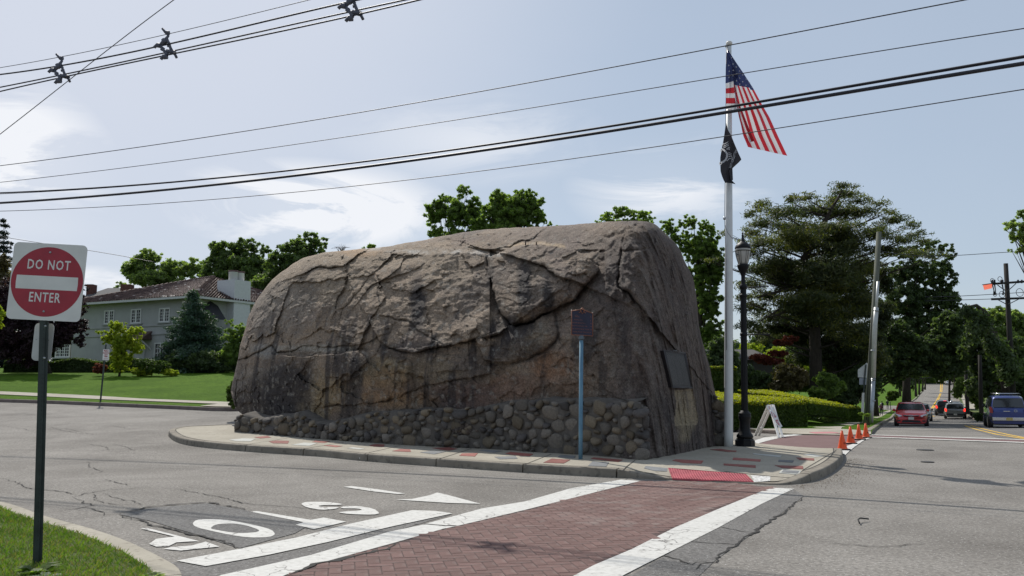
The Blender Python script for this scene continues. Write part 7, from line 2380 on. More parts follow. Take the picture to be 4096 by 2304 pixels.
conifer('bluish spruce standing on the lawn in front of the white house', 59, (790, 1497), (770, 1165), 345, 32, G_SPR, 21, .24, 60, jag=.25, rel_r=.5, droop=.12)
conifer('dark spruce top beyond the DO NOT ENTER sign at the far left', 80, (12, 1500), (16, 872), 270, 30, G_DSPR, 22, .34, 40, jag=.3, rel_r=.34)
tree('dark purple copper beech hiding the left end of the white house', 56, (190, 1500), [(330, 1150, 30, 30), (310, 1210, 45, 60), (230, 1150, 90, 80), (100, 1180, 120, 90), (300, 1320, 50, 90), (190, 1290, 140, 120), (40, 1300, 100, 140), (100, 1400, 130, 70), (20, 1200, 80, 100), (-60, 1300, 100, 150)], 330, 95, .24, G_PUR, seed=23, rel=.19, r0=.3, name='beech_tree')
tree('brownish tree crown behind the DO NOT ENTER sign at the left edge', 62, (-20, 1500), [(5, 1060, 45, 45), (-30, 1100, 70, 70), (20, 1120, 40, 30)], 50, 70, .3, G_BRN, seed=24, rel=.25)
tree('yellow-green branch reaching in from the left edge beside the sign', 16, (-110, 1500), [(-10, 1235, 22, 16), (10, 1255, 20, 14), (5, 1300, 22, 12), (-25, 1280, 30, 40)], 22, 22, .10, G_YEL, seed=25, rel=.3, r0=.04, n_l=10, name='shrub', cat='shrub', flat=.5)
tree('small yellow-green maple on the lawn beside the NO PARKING sign', 49, (477, 1502), [(470, 1310, 45, 28), (540, 1330, 42, 28), (430, 1350, 30, 35), (490, 1370, 62, 50), (395, 1328, 24, 12), (545, 1385, 35, 40), (480, 1430, 60, 40), (450, 1295, 20, 14), (475, 1470, 45, 26), (560, 1320, 14, 14)], 170, 60, .17, G_YEL, seed=26, rel=.19, r0=.07, shell=.2, n_l=18, lawn_D=True)
tree('green dogwood between the blue spruce and the boulder', 57, (965, 1500), [(920, 1285, 22, 18), (960, 1315, 50, 25), (930, 1350, 50, 40), (975, 1400, 55, 60), (925, 1430, 60, 60), (1010, 1350, 30, 50), (900, 1475, 50, 30)], 150, 70, .18, G_MID, seed=27, rel=.2, r0=.08, shell=.3)
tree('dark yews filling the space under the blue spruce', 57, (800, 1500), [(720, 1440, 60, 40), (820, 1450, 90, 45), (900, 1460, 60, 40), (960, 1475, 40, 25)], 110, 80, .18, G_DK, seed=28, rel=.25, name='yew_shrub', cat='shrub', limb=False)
for i, (lb, D_, bx_, lo, mt, nc) in enumerate([
    ('bright variegated hosta clump beside the small yellow-green maple', 47.5, (565, 1503), [(565, 1488, 42, 16), (540, 1480, 20, 10), (600, 1494, 16, 9)], G_YEL, 60),
    ('second variegated hosta clump nearer the blue spruce', 48, (680, 1503), [(680, 1490, 40, 12), (665, 1480, 18, 8)], G_YEL, 50),
    ('rounded reddish-brown barberry left of the small maple', 50, (400, 1500), [(400, 1474, 27, 25)], G_RED, 40),
    ('feathery juniper behind the hosta clumps', 50, (600, 1500), [(585, 1455, 50, 20), (640, 1460, 50, 20), (610, 1478, 60, 18)], G_HEDGE, 80),
    ('small globe shrub hugging the left foot of the boulder', 30.5, (930, 1640), [(925, 1570, 18, 40), (938, 1540, 14, 25), (930, 1610, 14, 26)], G_HEDGE, 40)]):
    tree(lb, D_, bx_, lo, nc, 70, .12 if i < 2 else .10, mt, name='shrub', cat='shrub', seed=40 + i, rel=.22 if i < 4 else .3, limb=False, shell=.5, lawn_D=i < 4)


def hedge(label, pts, hb, w, topf, matS, matT, n, seed, name='hedge', size=.06, rnd=.25, core=True, ntop=None, depth=None):
    """pts: front foot line (world xy, left to right as seen); the hedge lies behind it"""
    root = thing(name, label, 'hedge', (pts[0][0], pts[0][1], float(g(*pts[0]))))
    Pp = np.array(pts); s = np.concatenate([[0], np.cumsum(np.hypot(*(Pp[1:] - Pp[:-1]).T))]); L = s[-1]
    T = np.gradient(Pp, axis=0); T /= np.hypot(T[:, 0], T[:, 1])[:, None]; Nn = np.column_stack([-T[:, 1], T[:, 0]])
    rg = np.random.default_rng(seed)

    def surf(ss_, t):
        """t in [0,1]: up the front face; [1,2]: over the top; [2,3]: down the back"""
        x = np.interp(ss_, s, Pp[:, 0]); y = np.interp(ss_, s, Pp[:, 1]); nx = np.interp(ss_, s, Nn[:, 0]); ny = np.interp(ss_, s, Nn[:, 1])
        o_ = np.where(t < 1, .0 + .12 * t ** 3, np.where(t < 2, .12 + (w - .24) * (t - 1), w - .12 * (3 - t) ** 3))
        X_, Y_ = x + nx * o_, y + ny * o_
        zg = hb(X_, Y_)
        tp = topf(ss_, np.clip(t - 1, 0, 1))
        z_ = np.where(t < 1, tp * t, np.where(t < 2, tp, tp * (3 - t)))
        return X_, Y_, zg + z_, nx, ny
    if core:  # solid dark core filling the hedge behind its leaves
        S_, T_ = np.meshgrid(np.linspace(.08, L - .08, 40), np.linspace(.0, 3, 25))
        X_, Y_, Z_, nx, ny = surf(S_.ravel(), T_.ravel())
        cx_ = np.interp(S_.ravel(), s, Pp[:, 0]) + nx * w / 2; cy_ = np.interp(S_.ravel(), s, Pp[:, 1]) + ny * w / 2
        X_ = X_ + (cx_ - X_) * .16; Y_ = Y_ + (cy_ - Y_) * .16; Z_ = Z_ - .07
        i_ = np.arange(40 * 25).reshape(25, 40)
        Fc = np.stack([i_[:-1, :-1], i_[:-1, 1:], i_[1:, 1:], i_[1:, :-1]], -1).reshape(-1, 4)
        np_mesh('inner_core', np.column_stack([X_, Y_, Z_]), Fc, plain('hedge_inside' + str(seed), (.030, .042, .012), .95), parent=root)
    for nm, t0, t1, nn_, mt in (('foliage', -.0, 1.02, n, matS), ('foliage', 2, 3, n // 4, matS), ('new_growth', .93, 2.05, ntop or n, matT)):
        ss_ = rg.uniform(0, L, nn_); t = rg.uniform(t0, t1, nn_)
        X_, Y_, Z_, nx, ny = surf(ss_, t)
        endl = rg.uniform(0, 1, nn_) < .10          # the two ends
        off = rg.normal(0, .03, nn_)
        X_ += -nx * np.where(t < 1, off, 0); Y_ += -ny * np.where(t < 1, off, 0); Z_ += np.where((t > 1) & (t < 2), np.abs(off) * 1.2, 0)
        if nm == 'foliage' and t0 < 1:
            k = int(nn_ * .12); e = rg.uniform(0, 1, k) < .5
            sE = np.where(e, .0, L); wv_ = rg.uniform(0, 1, k); hv = rg.uniform(0, 1, k)
            x = np.interp(sE, s, Pp[:, 0]); y = np.interp(sE, s, Pp[:, 1]); ax2 = np.interp(sE, s, Nn[:, 0]); ay2 = np.interp(sE, s, Nn[:, 1])
            X_[:k] = x + ax2 * w * wv_; Y_[:k] = y + ay2 * w * wv_; Z_[:k] = hb(X_[:k], Y_[:k]) + hv * topf(sE, wv_)
        C = np.column_stack([X_, Y_, Z_])
        V_, F_ = leaves(C, np.full(nn_, .02), 3, size, .6, 1, 1.1 if nm == 'new_growth' else .1, seed + 5)
        np_mesh(nm, V_, F_, mt, parent=root)
    return root


hg = lambda x, y: h_lawn_r(x, y)
# big clipped hedge at the corner: rises towards the back
hp = [(P(2790, 1700, 37.0).x, 37.0), (P(3000, 1700, 37.6).x, 37.6), (P(3150, 1700, 38).x, 38.0), (P(3228, 1700, 38.6).x, 38.6)]
hedge('big clipped hedge with bright yellow new growth on top, at the side street corner', smooth_path(hp, .4, 2), lambda x, y: g(x, y) + .1, 6.6, lambda s_, t: 1.16 + .10 * (1 - (1 - np.clip(t * 6, 0, 1)) ** 2) + t * (.78 - .075 * s_) + .04 * np.sin(s_ * 1.3 + t * 3), G_HEDGE, G_HTOP, 20000, 31, size=.085, ntop=34000)
hz2 = lambda x, y: np.interp(x, [14.5, 19.5], [.22, -.30])
hp = [(P(3240, 1660, 43.6).x, 43.6), (P(3320, 1675, 44.8).x, 44.8), (P(3396, 1690, 46).x, 46.0)]
hedge('middle clipped hedge sloping down behind the corner lawn', smooth_path(hp, .4, 2), hz2, 4.6, lambda s_, t: .55 + .08 * (1 - (1 - np.clip(t * 5, 0, 1)) ** 2) + .40 * t, G_HEDGE, G_HTOP, 8000, 32, size=.09, ntop=18000)
hp = [(P(3310, 1660, 51).x, 51.0), (P(3390, 1675, 51.5).x, 51.5), (P(3448, 1690, 52).x, 52.0)]
hedge('farthest clipped hedge, ending beside the leaning pole', smooth_path(hp, .4, 2), lambda x, y: g(x, y) + .35, 3.5, lambda s_, t: .85 - .03 * s_ + .35 * t, G_HEDGE, G_HTOP, 8000, 33, size=.10, ntop=14000)
a, b_ = P(2780, 1550, 44), P(2949, 1550, 44)
hedge('tall flat-topped hedge block seen between boulder and flagpole', [(a.x, 44.0), (b_.x, 44.0)], lambda x, y: 0 * np.asarray(x) + .6, 3, lambda s_, t: 1.88 + 0 * s_, G_HEDGE, G_HTOP, 7000, 34, size=.10, ntop=2500)
a, b_ = P(-40, 1500, 56), P(760, 1500, 56)
hedge('dark clipped hedge running below the white house', [(a.x, 57.5), (b_.x, 57.5)], lambda x, y: 0 * np.asarray(x) + 2.25, 1.6, lambda s_, t: .95 + .12 * np.sin(s_ * 1.7), G_DK, G_HEDGE, 12000, 35, size=.12, ntop=6000)

# the great pine
pl_ = [(3370, 745, 60, 22), (3390, 775, 90, 22), (3330, 800, 70, 20), (3440, 800, 70, 18), (3230, 790, 60, 22), (3160, 800, 40, 24), (3040, 815, 60, 22), (3010, 850, 50, 26), (3120, 850, 110, 26), (3260, 840, 120, 28), (3400, 850, 130, 30),
       (3520, 815, 45, 20), (3560, 840, 40, 16), (3560, 880, 90, 22), (3050, 895, 90, 24), (3010, 930, 70, 22), (3180, 910, 130, 30), (3340, 915, 130, 30), (3500, 930, 110, 28), (3640, 900, 50, 20), (3680, 940, 60, 18), (3600, 960, 90, 22), (3700, 965, 50, 14), (3050, 970, 100, 26), (3200, 985, 140, 32),
       (3370, 995, 130, 34), (3010, 1010, 70, 24), (3540, 1000, 80, 26), (3110, 1050, 110, 32), (3270, 1060, 130, 36), (3420, 1080, 110, 40), (3030, 1075, 90, 26), (3160, 1120, 120, 34), (3330, 1150, 130, 44), (3000, 1140, 70, 28), (3070, 1180, 90, 28), (3230, 1200, 130, 44), (3400, 1220, 110, 50),
       (3010, 1230, 80, 28), (3110, 1270, 110, 34), (3290, 1290, 120, 50), (2960, 1190, 40, 20), (2990, 1300, 70, 24), (3420, 1320, 90, 60), (2850, 1040, 40, 14), (2900, 930, 30, 14), (3650, 1010, 130, 18), (3730, 1025, 80, 14), (3090, 1350, 90, 24), (3460, 1180, 60, 60), (3480, 1420, 70, 60), (3200, 950, 120, 40), (3360, 960, 120, 50), (3150, 1100, 120, 60), (3320, 1090, 130, 70), (3250, 1230, 150, 70), (3460, 1070, 80, 50)]
PB = P(3265, 1640, 62)
pine = thing('pine_tree', 'huge spreading white pine with tiered limbs dominating the right of the picture', 'pine tree', PB)
C, Rd = clumps([(a, b__, c_ * 1.04, d_ * 1.1, random.Random(a + b__).uniform(-3.5, 3.5)) for a, b__, c_, d_ in pl_], 62, 3100, .46, 61, .8, .0)
# every limb carries separate flat sprays
V_, F_ = leaves(C, np.clip(Rd, .3, .95), 40, .30, .22, .40, .6, 62)
mi = (np.random.default_rng(3).uniform(0, 1, len(F_)) < .10 + .5 * (fbm(V_[::3, 0] * .35, V_[::3, 1] * .35, V_[::3, 2] * .5, 2, 7) > .12)).astype(int)
np_mesh('crown', V_, F_, [G_PINE, G_PINEY], midx=mi, parent=pine)
MB().tube([PB - Vector((0, 0, .3)), P(3262, 1400, 62), P(3250, 1150, 62), P(3215, 1040, 62), P(3290, 900, 62), P(3370, 760, 62)], [.50, .42, .34, .28, .18, .06], 12).build('trunk', BARK, pine)
m = MB(); rt = random.Random(6)
for (a, b__, c_, d_) in pl_:
    t_ = P(a, b__ + 5, 62 + random.Random(a + b__).uniform(-3.5, 3.5)); vv = b__ + 40 + abs(a - 3265) * .25
    s_ = P(float(np.interp(vv, [760, 900, 1040, 1150, 1400, 1640], [3370, 3290, 3215, 3250, 3262, 3265])), vv, 62)
    mid_ = s_.lerp(t_, .5) - Vector((0, 0, .2))
    m.tube([s_, mid_, t_], [.09, .05, .02], 6)
    for q in (-.6, .6):
        m.tube([mid_.lerp(t_, .3), P(a + c_ * q, b__ + 4, t_.y)], [.03, .01], 5)
for pp in ([(3255, 1180), (3170, 1200), (3080, 1262), (3040, 1285)], [(3258, 1230), (3160, 1240), (3090, 1265)], [(3250, 1140), (3120, 1165), (3030, 1190)]):
    m.tube([P(u, v, 62 - i * 1.1) for i, (u, v) in enumerate(pp)], [.14, .11, .07, .04][:len(pp)], 6)
m.build('limbs', BARK, pine, kind='stuff')
p2_ = P(3330, 1640, 66)
pn2 = thing('pine_tree', 'darker pine trunk standing just right of the huge white pine', 'pine tree', p2_)
MB().tube([p2_, P(3325, 1300, 66), P(3330, 1000, 66)], [.42, .34, .2], 10).build('trunk', BARK, pn2)
C, Rd = clumps([(3400, 1130, 80, 40), (3470, 1240, 80, 40), (3350, 1250, 100, 40), (3450, 1350, 100, 40), (3330, 1370, 90, 40), (3480, 1450, 70, 40), (3200, 1330, 110, 50), (3080, 1330, 90, 40), (3380, 1440, 120, 50), (3250, 1430, 110, 40), (3540, 1120, 50, 60), (3520, 1260, 60, 70)], 66, 900, .34, 63, .7, .2)
V_, F_ = leaves(C, np.clip(Rd, .3, .9), 60, .33, .25, .42, .8, 64); np_mesh('crown', V_, F_, G_PINE, parent=pn2)

# trees right of and beyond the pine
tree('dense dark maple right of the pine, behind the leaning pole', 80, (3626, 1618), [(3640, 1010, 70, 35), (3730, 985, 60, 30), (3790, 1010, 35, 50), (3600, 1090, 60, 50), (3690, 1090, 110, 60), (3780, 1110, 50, 80), (3740, 1200, 100, 70), (3620, 1200, 100, 80), (3820, 1240, 40, 50), (3700, 1310, 130, 70)], 330, 80, .30, G_DK, seed=71, rel=.17, r0=.35, top_px=(3640, 1150))
tree('dark oak canopy hanging over the far road', 74, (3499, 1655), [(3580, 1330, 80, 60), (3560, 1430, 80, 60), (3680, 1400, 100, 60), (3790, 1350, 90, 60), (3640, 1480, 90, 40), (3740, 1450, 90, 40), (3550, 1500, 50, 50), (3840, 1430, 70, 50), (3860, 1330, 40, 50), (3800, 1290, 70, 50), (3880, 1290, 50, 50), (3760, 1490, 70, 26), (3830, 1480, 60, 30)], 340, 80, .34, G_DK, seed=72, rel=.18, r0=.3, top_px=(3505, 1380))
tree('dark canopy tree over the opposite pavement behind the blue car', 64, (3950, 1660), [(3900, 1400, 70, 60), (3960, 1470, 80, 60), (4040, 1480, 70, 70), (3920, 1550, 60, 50), (4060, 1400, 60, 60), (4090, 1560, 60, 60), (3980, 1380, 60, 40)], 250, 80, .34, G_DK, seed=73, rel=.18, r0=.3)
tree('mid green tree mass behind the crossarm pole', 95, (4000, 1500), [(3930, 1270, 60, 45), (4010, 1270, 70, 50), (4080, 1290, 60, 50), (3900, 1350, 60, 50), (4000, 1350, 90, 50), (3880, 1240, 30, 25), (4100, 1360, 60, 60)], 230, 70, .42, G_LT, seed=74, rel=.2, r0=.3)
tree('leafy branch tips reaching in at the right edge of the sky', 40, (4200, 1500), [(4050, 900, 40, 30), (4090, 860, 30, 25), (4060, 950, 40, 26), (4085, 1000, 30, 26), (4040, 1005, 14, 10), (4130, 930, 60, 70)], 60, 50, .20, G_LT, seed=75, rel=.26, r0=.15, n_l=16, shell=.15)
# leaning trunk
lt = thing('leaning_tree', 'arched leaning dark trunks crossing in front of the trees at right', 'tree', P(4040, 1600, 60))
MB().tube([P(4045, 1620, 60), P(4010, 1450, 60), P(3960, 1330, 60), P(3915, 1265, 60), P(3870, 1235, 60), P(3840, 1240, 60)], [.42, .36, .30, .24, .18, .1], 10).build('trunk', BARK, lt)
MB().tube([P(4020, 1480, 60), P(3975, 1330, 60.3), P(3940, 1250, 60.5), P(3905, 1222, 60.5), P(3870, 1228, 60)], [.25, .22, .18, .13, .07], 8).build('trunk', BARK, lt)
C, Rd = clumps([(3880, 1245, 40, 22), (3930, 1290, 40, 40), (3975, 1380, 40, 50), (4030, 1470, 40, 60), (3900, 1330, 40, 40)], 57.5, 110, .5, 77, .6, .1)
V_, F_ = leaves(C, Rd, 60, .24, .6, .8, .35, 78); np_mesh('crown', V_, F_, G_DK, parent=lt)
# understory between the hedges and the pine
und = [
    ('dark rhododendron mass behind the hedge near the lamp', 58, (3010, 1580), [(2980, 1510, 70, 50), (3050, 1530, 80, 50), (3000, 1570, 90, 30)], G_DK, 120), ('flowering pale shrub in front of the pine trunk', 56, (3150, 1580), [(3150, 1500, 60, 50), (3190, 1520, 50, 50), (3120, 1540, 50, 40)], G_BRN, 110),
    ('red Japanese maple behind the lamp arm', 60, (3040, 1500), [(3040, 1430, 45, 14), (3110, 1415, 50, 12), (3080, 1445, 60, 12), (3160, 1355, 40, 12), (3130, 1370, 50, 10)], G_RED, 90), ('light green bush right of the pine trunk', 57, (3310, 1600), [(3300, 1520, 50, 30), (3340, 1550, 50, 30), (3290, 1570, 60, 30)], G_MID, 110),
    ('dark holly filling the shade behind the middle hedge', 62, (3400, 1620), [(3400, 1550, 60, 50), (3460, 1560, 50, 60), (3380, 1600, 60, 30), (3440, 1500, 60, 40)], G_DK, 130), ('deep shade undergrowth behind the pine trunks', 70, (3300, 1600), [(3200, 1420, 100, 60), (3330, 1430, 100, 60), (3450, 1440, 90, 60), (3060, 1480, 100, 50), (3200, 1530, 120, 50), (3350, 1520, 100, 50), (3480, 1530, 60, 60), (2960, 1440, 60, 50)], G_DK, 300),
    ('yellowish glade bushes lit behind the pines', 84, (3300, 1560), [(3120, 1420, 80, 40), (3260, 1400, 90, 40), (3380, 1420, 90, 40), (3450, 1470, 60, 40), (3010, 1400, 60, 40), (3180, 1490, 120, 40), (3360, 1500, 100, 40)], G_YEL, 200),
    ('dark yew behind the tall hedge and flagpole', 56, (2880, 1560), [(2860, 1440, 60, 50), (2920, 1450, 50, 60), (2880, 1380, 60, 40), (2900, 1500, 60, 40)], G_DK, 130),
    ('round clipped bush beside the far stop sign', 74, (3570, 1608), [(3572, 1582, 23, 20), (3560, 1590, 16, 14)], G_HEDGE, 50), ('low sprawling bush at the foot of the leaning pole', 33, (3445, 1660), [(3444, 1656, 10, 7), (3470, 1660, 12, 5)], G_MID, 12),
    ('dark shrub on the verge beside the blue car', 52, (3920, 1680), [(3915, 1668, 18, 14), (3930, 1672, 18, 12)], G_DK, 30), ('weedy shrubs along the opposite pavement', 84, (3845, 1640), [(3822, 1575, 14, 30), (3835, 1560, 20, 34), (3890, 1570, 34, 44), (3915, 1600, 24, 40), (3900, 1540, 30, 30), (3850, 1530, 24, 24)], G_LT, 150)]
for i, (lb, D_, bx_, lo, mt, nc) in enumerate(und):
    tree(lb, D_, bx_, lo, nc, 70, .26 if D_ > 50 else .09, mt, name='shrub', cat='shrub', seed=90 + i, rel=.24, limb=False, shell=.25)
# avenue trees down the road
av = [(3624, 1628, 88, 20, 'L'), (3664, 1582, 150, 9, 'L'), (3677, 1575, 170, 7, 'L'), (3600, 1580, 120, 8, 'L'), (3690, 1562, 205, 7, 'L'), (3700, 1556, 240, 6, 'L'), (3797, 1625, 96, 9, 'R'), (3835, 1570, 150, 6, 'R'), (3815, 1556, 215, 5, 'R')]
wl_ = ['nearest', 'second', 'third', 'slim second-row', 'fourth', 'fifth and smallest', 'nearest', 'middle', 'smallest and farthest']
for i, (u, v, D_, wpx, sd) in enumerate(av):
    hgt = 9.0; s_ = F_PX / D_
    top = v - hgt * s_
    lobes = [(u + (25 if sd == 'L' else -25) * s_ / 38, v - 5.6 * s_, 3.4 * s_, 1.9 * s_), (u - 1.2 * s_, v - 5.0 * s_, 2.8 * s_, 1.7 * s_), (u + 1.6 * s_, v - 4.2 * s_, 2.4 * s_, 1.1 * s_), (u, v - 7 * s_, 2.6 * s_, 1.6 * s_)]
    tree('%s street tree on the %s of the far road' % (wl_[i], 'left pavement' if sd == 'L' else 'right verge'), D_, (u, v), lobes, 110, 44, .34 + D_ / 600, G_MID if i % 2 else G_DK, seed=120 + i, rel=.22, r0=wpx / 2 / s_, n_l=8, group='street trees lining the far road', shell=.3, top_px=(u, v - 6 * s_))
# woods closing the view
def woods(label, uv, D_, n, mat, seed, size=.8):
    root = thing('woods', label, None, P(uv[0][0], 1540, D_), kind='stuff')
    C, Rd = clumps([(u, v, rx, ry) for u, v, rx, ry in uv], D_, n, .25, seed, .5, .1)
    V_, F_ = leaves(C, Rd, 55, size, .6, .8, .35, seed); o_ = np_mesh('foliage', V_, F_, mat, parent=root); o_['kind'] = 'stuff'


woods('distant woods at the end of the road', [(3650, 1500, 90, 50), (3760, 1490, 90, 36), (3850, 1500, 80, 50), (3740, 1525, 50, 18), (3700, 1450, 100, 40), (3820, 1440, 100, 40), (3960, 1460, 100, 70)], 330, 380, G_MID, 141, 1.6)
woods('woods behind the pine and hedges', [(2900, 1440, 90, 90), (3050, 1440, 90, 90), (3200, 1440, 90, 90), (3350, 1440, 90, 90), (3480, 1440, 80, 90), (3600, 1480, 70, 80)], 110, 520, G_DK, 142, .7)
woods('woods behind the opposite verge', [(3930, 1500, 60, 100), (4030, 1500, 60, 100), (4120, 1480, 70, 110)], 80, 240, G_DK, 143, .5)
woods('woods behind the white house', [(60, 1400, 130, 90), (-80, 1380, 130, 120), (200, 1380, 120, 100), (430, 1340, 120, 90), (850, 1280, 150, 90), (1080, 1290, 160, 110)], 100, 420, G_DK, 144, .6)
# ------------------------------------------------------------------ vehicles
M_TYRE = plain('tyre', (.014, .014, .015), .85)
M_RIM = plain('wheel_rim', (.35, .36, .37), .3, .8)
M_BLKP = plain('black_trim', (.018, .018, .02), .55)
M_CHROME = plain('chrome', (.6, .6, .62), .15, 1.0)
M_LENS = plain('headlight_lens', (.55, .57, .60), .12, .3, coat=.8)
M_TAIL = plain('tail_lens', (.28, .012, .012), .25, coat=.6)
M_BRAKE = plain('lit_brake_lamp', (.6, .02, .02), .3, emit=(1.0, .035, .02), es=2.2)
M_PLATE = plain('number_plate', (.62, .60, .55), .5)
M_PLATEY = plain('number_plate_tan', (.50, .38, .12), .5)

PROF = {
    'suv': [(-.5, .50), (-.488, .60), (-.475, .62), (-.440, .90), (-.40, .965), (-.30, .99), (-.1, 1.0), (.08, .985), (.15, .95), (.27, .66), (.33, .625), (.42, .59), (.475, .54), (.495, .46), (.5, .38)],
    'hatch': [(-.5, .42), (-.49, .56), (-.45, .68), (-.36, .84), (-.25, .965), (-.1, 1.0), (.02, .985), (.10, .93), (.26, .665), (.34, .63), (.43, .565), (.475, .49), (.495, .42), (.5, .34)],
    'coupe': [(-.5, .48), (-.49, .64), (-.42, .68), (-.36, .70), (-.25, .92), (-.12, 1.0), (.02, .99), (.08, .95), (.20, .68), (.30, .65), (.42, .60), (.48, .53), (.497, .44), (.5, .36)]}


def car(label, kind, cat, loc, heading, L, W, H, paint, view, lamp=None, plate=None, group=None, extras=()):
    """built round its own origin: +y is forward, heading in degrees from +y, anticlockwise"""
    t = thing('parked_car' if kind == 'x' else {'suv': 'suv', 'hatch': 'small_car', 'coupe': 'car'}[kind], label, cat, loc, group, wc=False)
    t.rotation_euler = (0, 0, R(heading))
    pr = PROF[kind]
    py = [p[0] for p in pr]; pz = [p[1] for p in pr]
    top = lambda y: float(np.interp(y, py, pz)) * H
    belt = .60 * H
    gnd = .16 * H

    def half(y, z):
        h = z / H
        w = np.interp(h, [.1, .2, .35, .52, .60, .80, 1.0], [.86, .95, 1.0, .99, .95, .84, .72]) * W / 2
        return float(w * (1 - .16 * abs(y * 2) ** 7 - (.05 if kind != 'suv' else .02) * abs(y * 2) ** 2))
    ys = np.unique(np.concatenate([np.array(py), np.linspace(-.5, .5, 27)]))
    m = MB(); K = 17; V_ = []
    for y in ys:
        T = top(y)
        zs = [gnd, .24 * H, .36 * H, .48 * H, min(belt, T - .03), min(belt + (T - belt) * .5, T - .02) if T > belt + .08 else T - .02, T - .012 if T < belt + .1 else T - .055]
        row = []
        for z in zs:
            row.append((half(y, z), y * L, z))
        wt = half(y, T)
        row.append((wt * .80, y * L, T)); row.append((0, y * L, T + .02 * (1 if T > belt else .6)))
        ring = row + [(-a, b_, c_) for a, b_, c_ in row[-2::-1]]
        V_ += ring
    n = len(ring)
    Fc = [(i * n + k, i * n + k + 1, (i + 1) * n + k + 1, (i + 1) * n + k) for i in range(len(ys) - 1) for k in range(n - 1)]
    m.add(V_, Fc, 0, True)
    m.add(V_[:n], [tuple(range(n - 1, -1, -1))]); m.add(V_[-n:], [tuple(range(n))])
    m.build('body', paint, t)
    # glass laid over the greenhouse
    def glass(y0, y1, kx, nm):
        g_ = MB(); V2 = []; N = 6
        for i in range(N + 1):
            y = y0 + (y1 - y0) * i / N; T = top(y); w = half(y, T) * kx
            dz = (top(y + .01) - top(y - .01)) / (.02 * L); nn = Vector((0, -dz, 1)).normalized() * .022
            V2 += [(-w, y * L + nn.y, T + nn.z - .0), (-w * .5, y * L + nn.y, T + nn.z + .01), (w * .5, y * L + nn.y, T + nn.z + .01), (w, y * L + nn.y, T + nn.z)]
        g_.add(V2, [(i * 4 + k, i * 4 + k + 1, i * 4 + k + 5, i * 4 + k + 4) for i in range(N) for k in range(3)], 0, True)
        return g_.build(nm, M_GLASS, t)
    ws = {'suv': (.155, .265), 'hatch': (.105, .255), 'coupe': (.085, .195)}[kind]
    rw = {'suv': (-.4735, -.437), 'hatch': (-.44, -.28), 'coupe': (-.355, -.24)}[kind]
    glass(ws[0], ws[1], .92, 'windscreen'); glass(rw[0], rw[1], .96, 'rear_window')
    for sx in (-1, 1):
        for (a, b_) in {'suv': ((-.42, -.27), (-.25, -.07), (-.05, .12)), 'hatch': ((-.33, -.16), (-.14, .13)), 'coupe': ((-.22, -.10), (-.08, .12))}[kind]:
            V2 = []
            for y in np.linspace(a, b_, 6):
                T = top(y); z1 = max(T - .10, belt + .03); z0 = belt + .02
                for z in (z0, (z0 + z1) / 2, z1):
                    V2.append((sx * (half(y, z) + .012), y * L, z))
            MB().add(V2, [(i * 3 + k, i * 3 + k + 1, i * 3 + k + 4, i * 3 + k + 3) for i in range(5) for k in range(2)], 0, True).build('side_window', M_GLASS, t)
    # wheels
    r = .215 * H if kind == 'suv' else .205 * H
    for wy in (-.315, .315):
        for sx in (-1, 1):
            c = Vector((sx * (W / 2 - .11), wy * L, r))
            MB().lathe(c - Vector((.13, 0, 0)), c + Vector((.13, 0, 0)), [(0, r * .8), (.02, r * .97), (.05, r), (.21, r), (.24, r * .97), (.26, r * .8)], 20).build('tyre', M_TYRE, t)
            MB().lathe(c + Vector((sx * .105, 0, 0)), c + Vector((sx * .2, 0, 0)), [(0, r * .66), (.03, r * .62), (.035, r * .2)], 16).build('rim', M_RIM, t)
            c2 = c + Vector((-sx * .02, 0, .02))
            MB().lathe(c2 - Vector((.06, 0, 0)) + Vector((sx * .0, 0, 0)), c2 + Vector((.4, 0, 0)), [(0, r * 1.14), (.125, r * 1.14)], 20).build('wheel_well', M_BLKP, t)
    MB().box((0, 0, gnd + .02), (W * .86, L * .93, .16)).build('underbody', M_BLKP, t)
    for sx in (-1, 1):
        ym = (ws[0] + .045) * L
        MB().lathe((sx * (W / 2 + .02), ym + .07, belt + .10), (sx * (W / 2 + .02), ym - .2, belt + .10), [(0, .04), (.05, .085), (.12, .092), (.13, .05)], 10).build('mirror', paint if kind == 'hatch' else M_BLKP, t)
        MB().beam((sx * (W / 2 - .12), ym, belt + .06), (sx * (W / 2 + .02), ym, belt + .08), .05, .04).build('mirror_arm', M_BLKP, t)
    fy, ry = .5 * L, -.5 * L
    if view == 'front':
        for sx in (-1, 1):
            V2 = [(sx * W * .26, fy - .03, .475 * H), (sx * W * .45, fy - .20, .545 * H), (sx * W * .478, fy - .36, .60 * H), (sx * W * .44, fy - .26, .455 * H), (sx * W * .36, fy - .06, .415 * H), (sx * W * .28, fy - .02, .43 * H)]
            o_ = [(x + sx * .02, y + .055, z + .01) for x, y, z in V2]
            MB().add(V2 + o_, [(0, 1, 2, 3, 4, 5), (11, 10, 9, 8, 7, 6)] + [(i, i + 6, (i + 1) % 6 + 6, (i + 1) % 6) for i in range(6)], 0).build('headlight', M_LENS, t)
            MB().box((sx * W * .36, fy + .0, .26 * H), (.16, .05, .08)).build('fog_lamp', M_BLKP, t)
        MB().prism([(-W * .20, -.03), (W * .20, -.03), (W * .25, .045), (-W * .25, .045)], 0, .05, 0, plane_M((0, fy - .0, .455 * H), (-1, 0, 0), (0, 0, 1))).build('grille', M_BLKP, t)
        MB().tube([(-W * .24, fy + .035, .49 * H), (0, fy + .06, .47 * H), (W * .24, fy + .035, .49 * H)], .014, 6).build('grille_bar', M_CHROME, t)
        MB().tube([(.085 * math.cos(a_), fy + .065, .475 * H + .045 * math.sin(a_)) for a_ in np.linspace(0, 2 * math.pi, 17)], .011, 6).build('badge', M_CHROME, t)
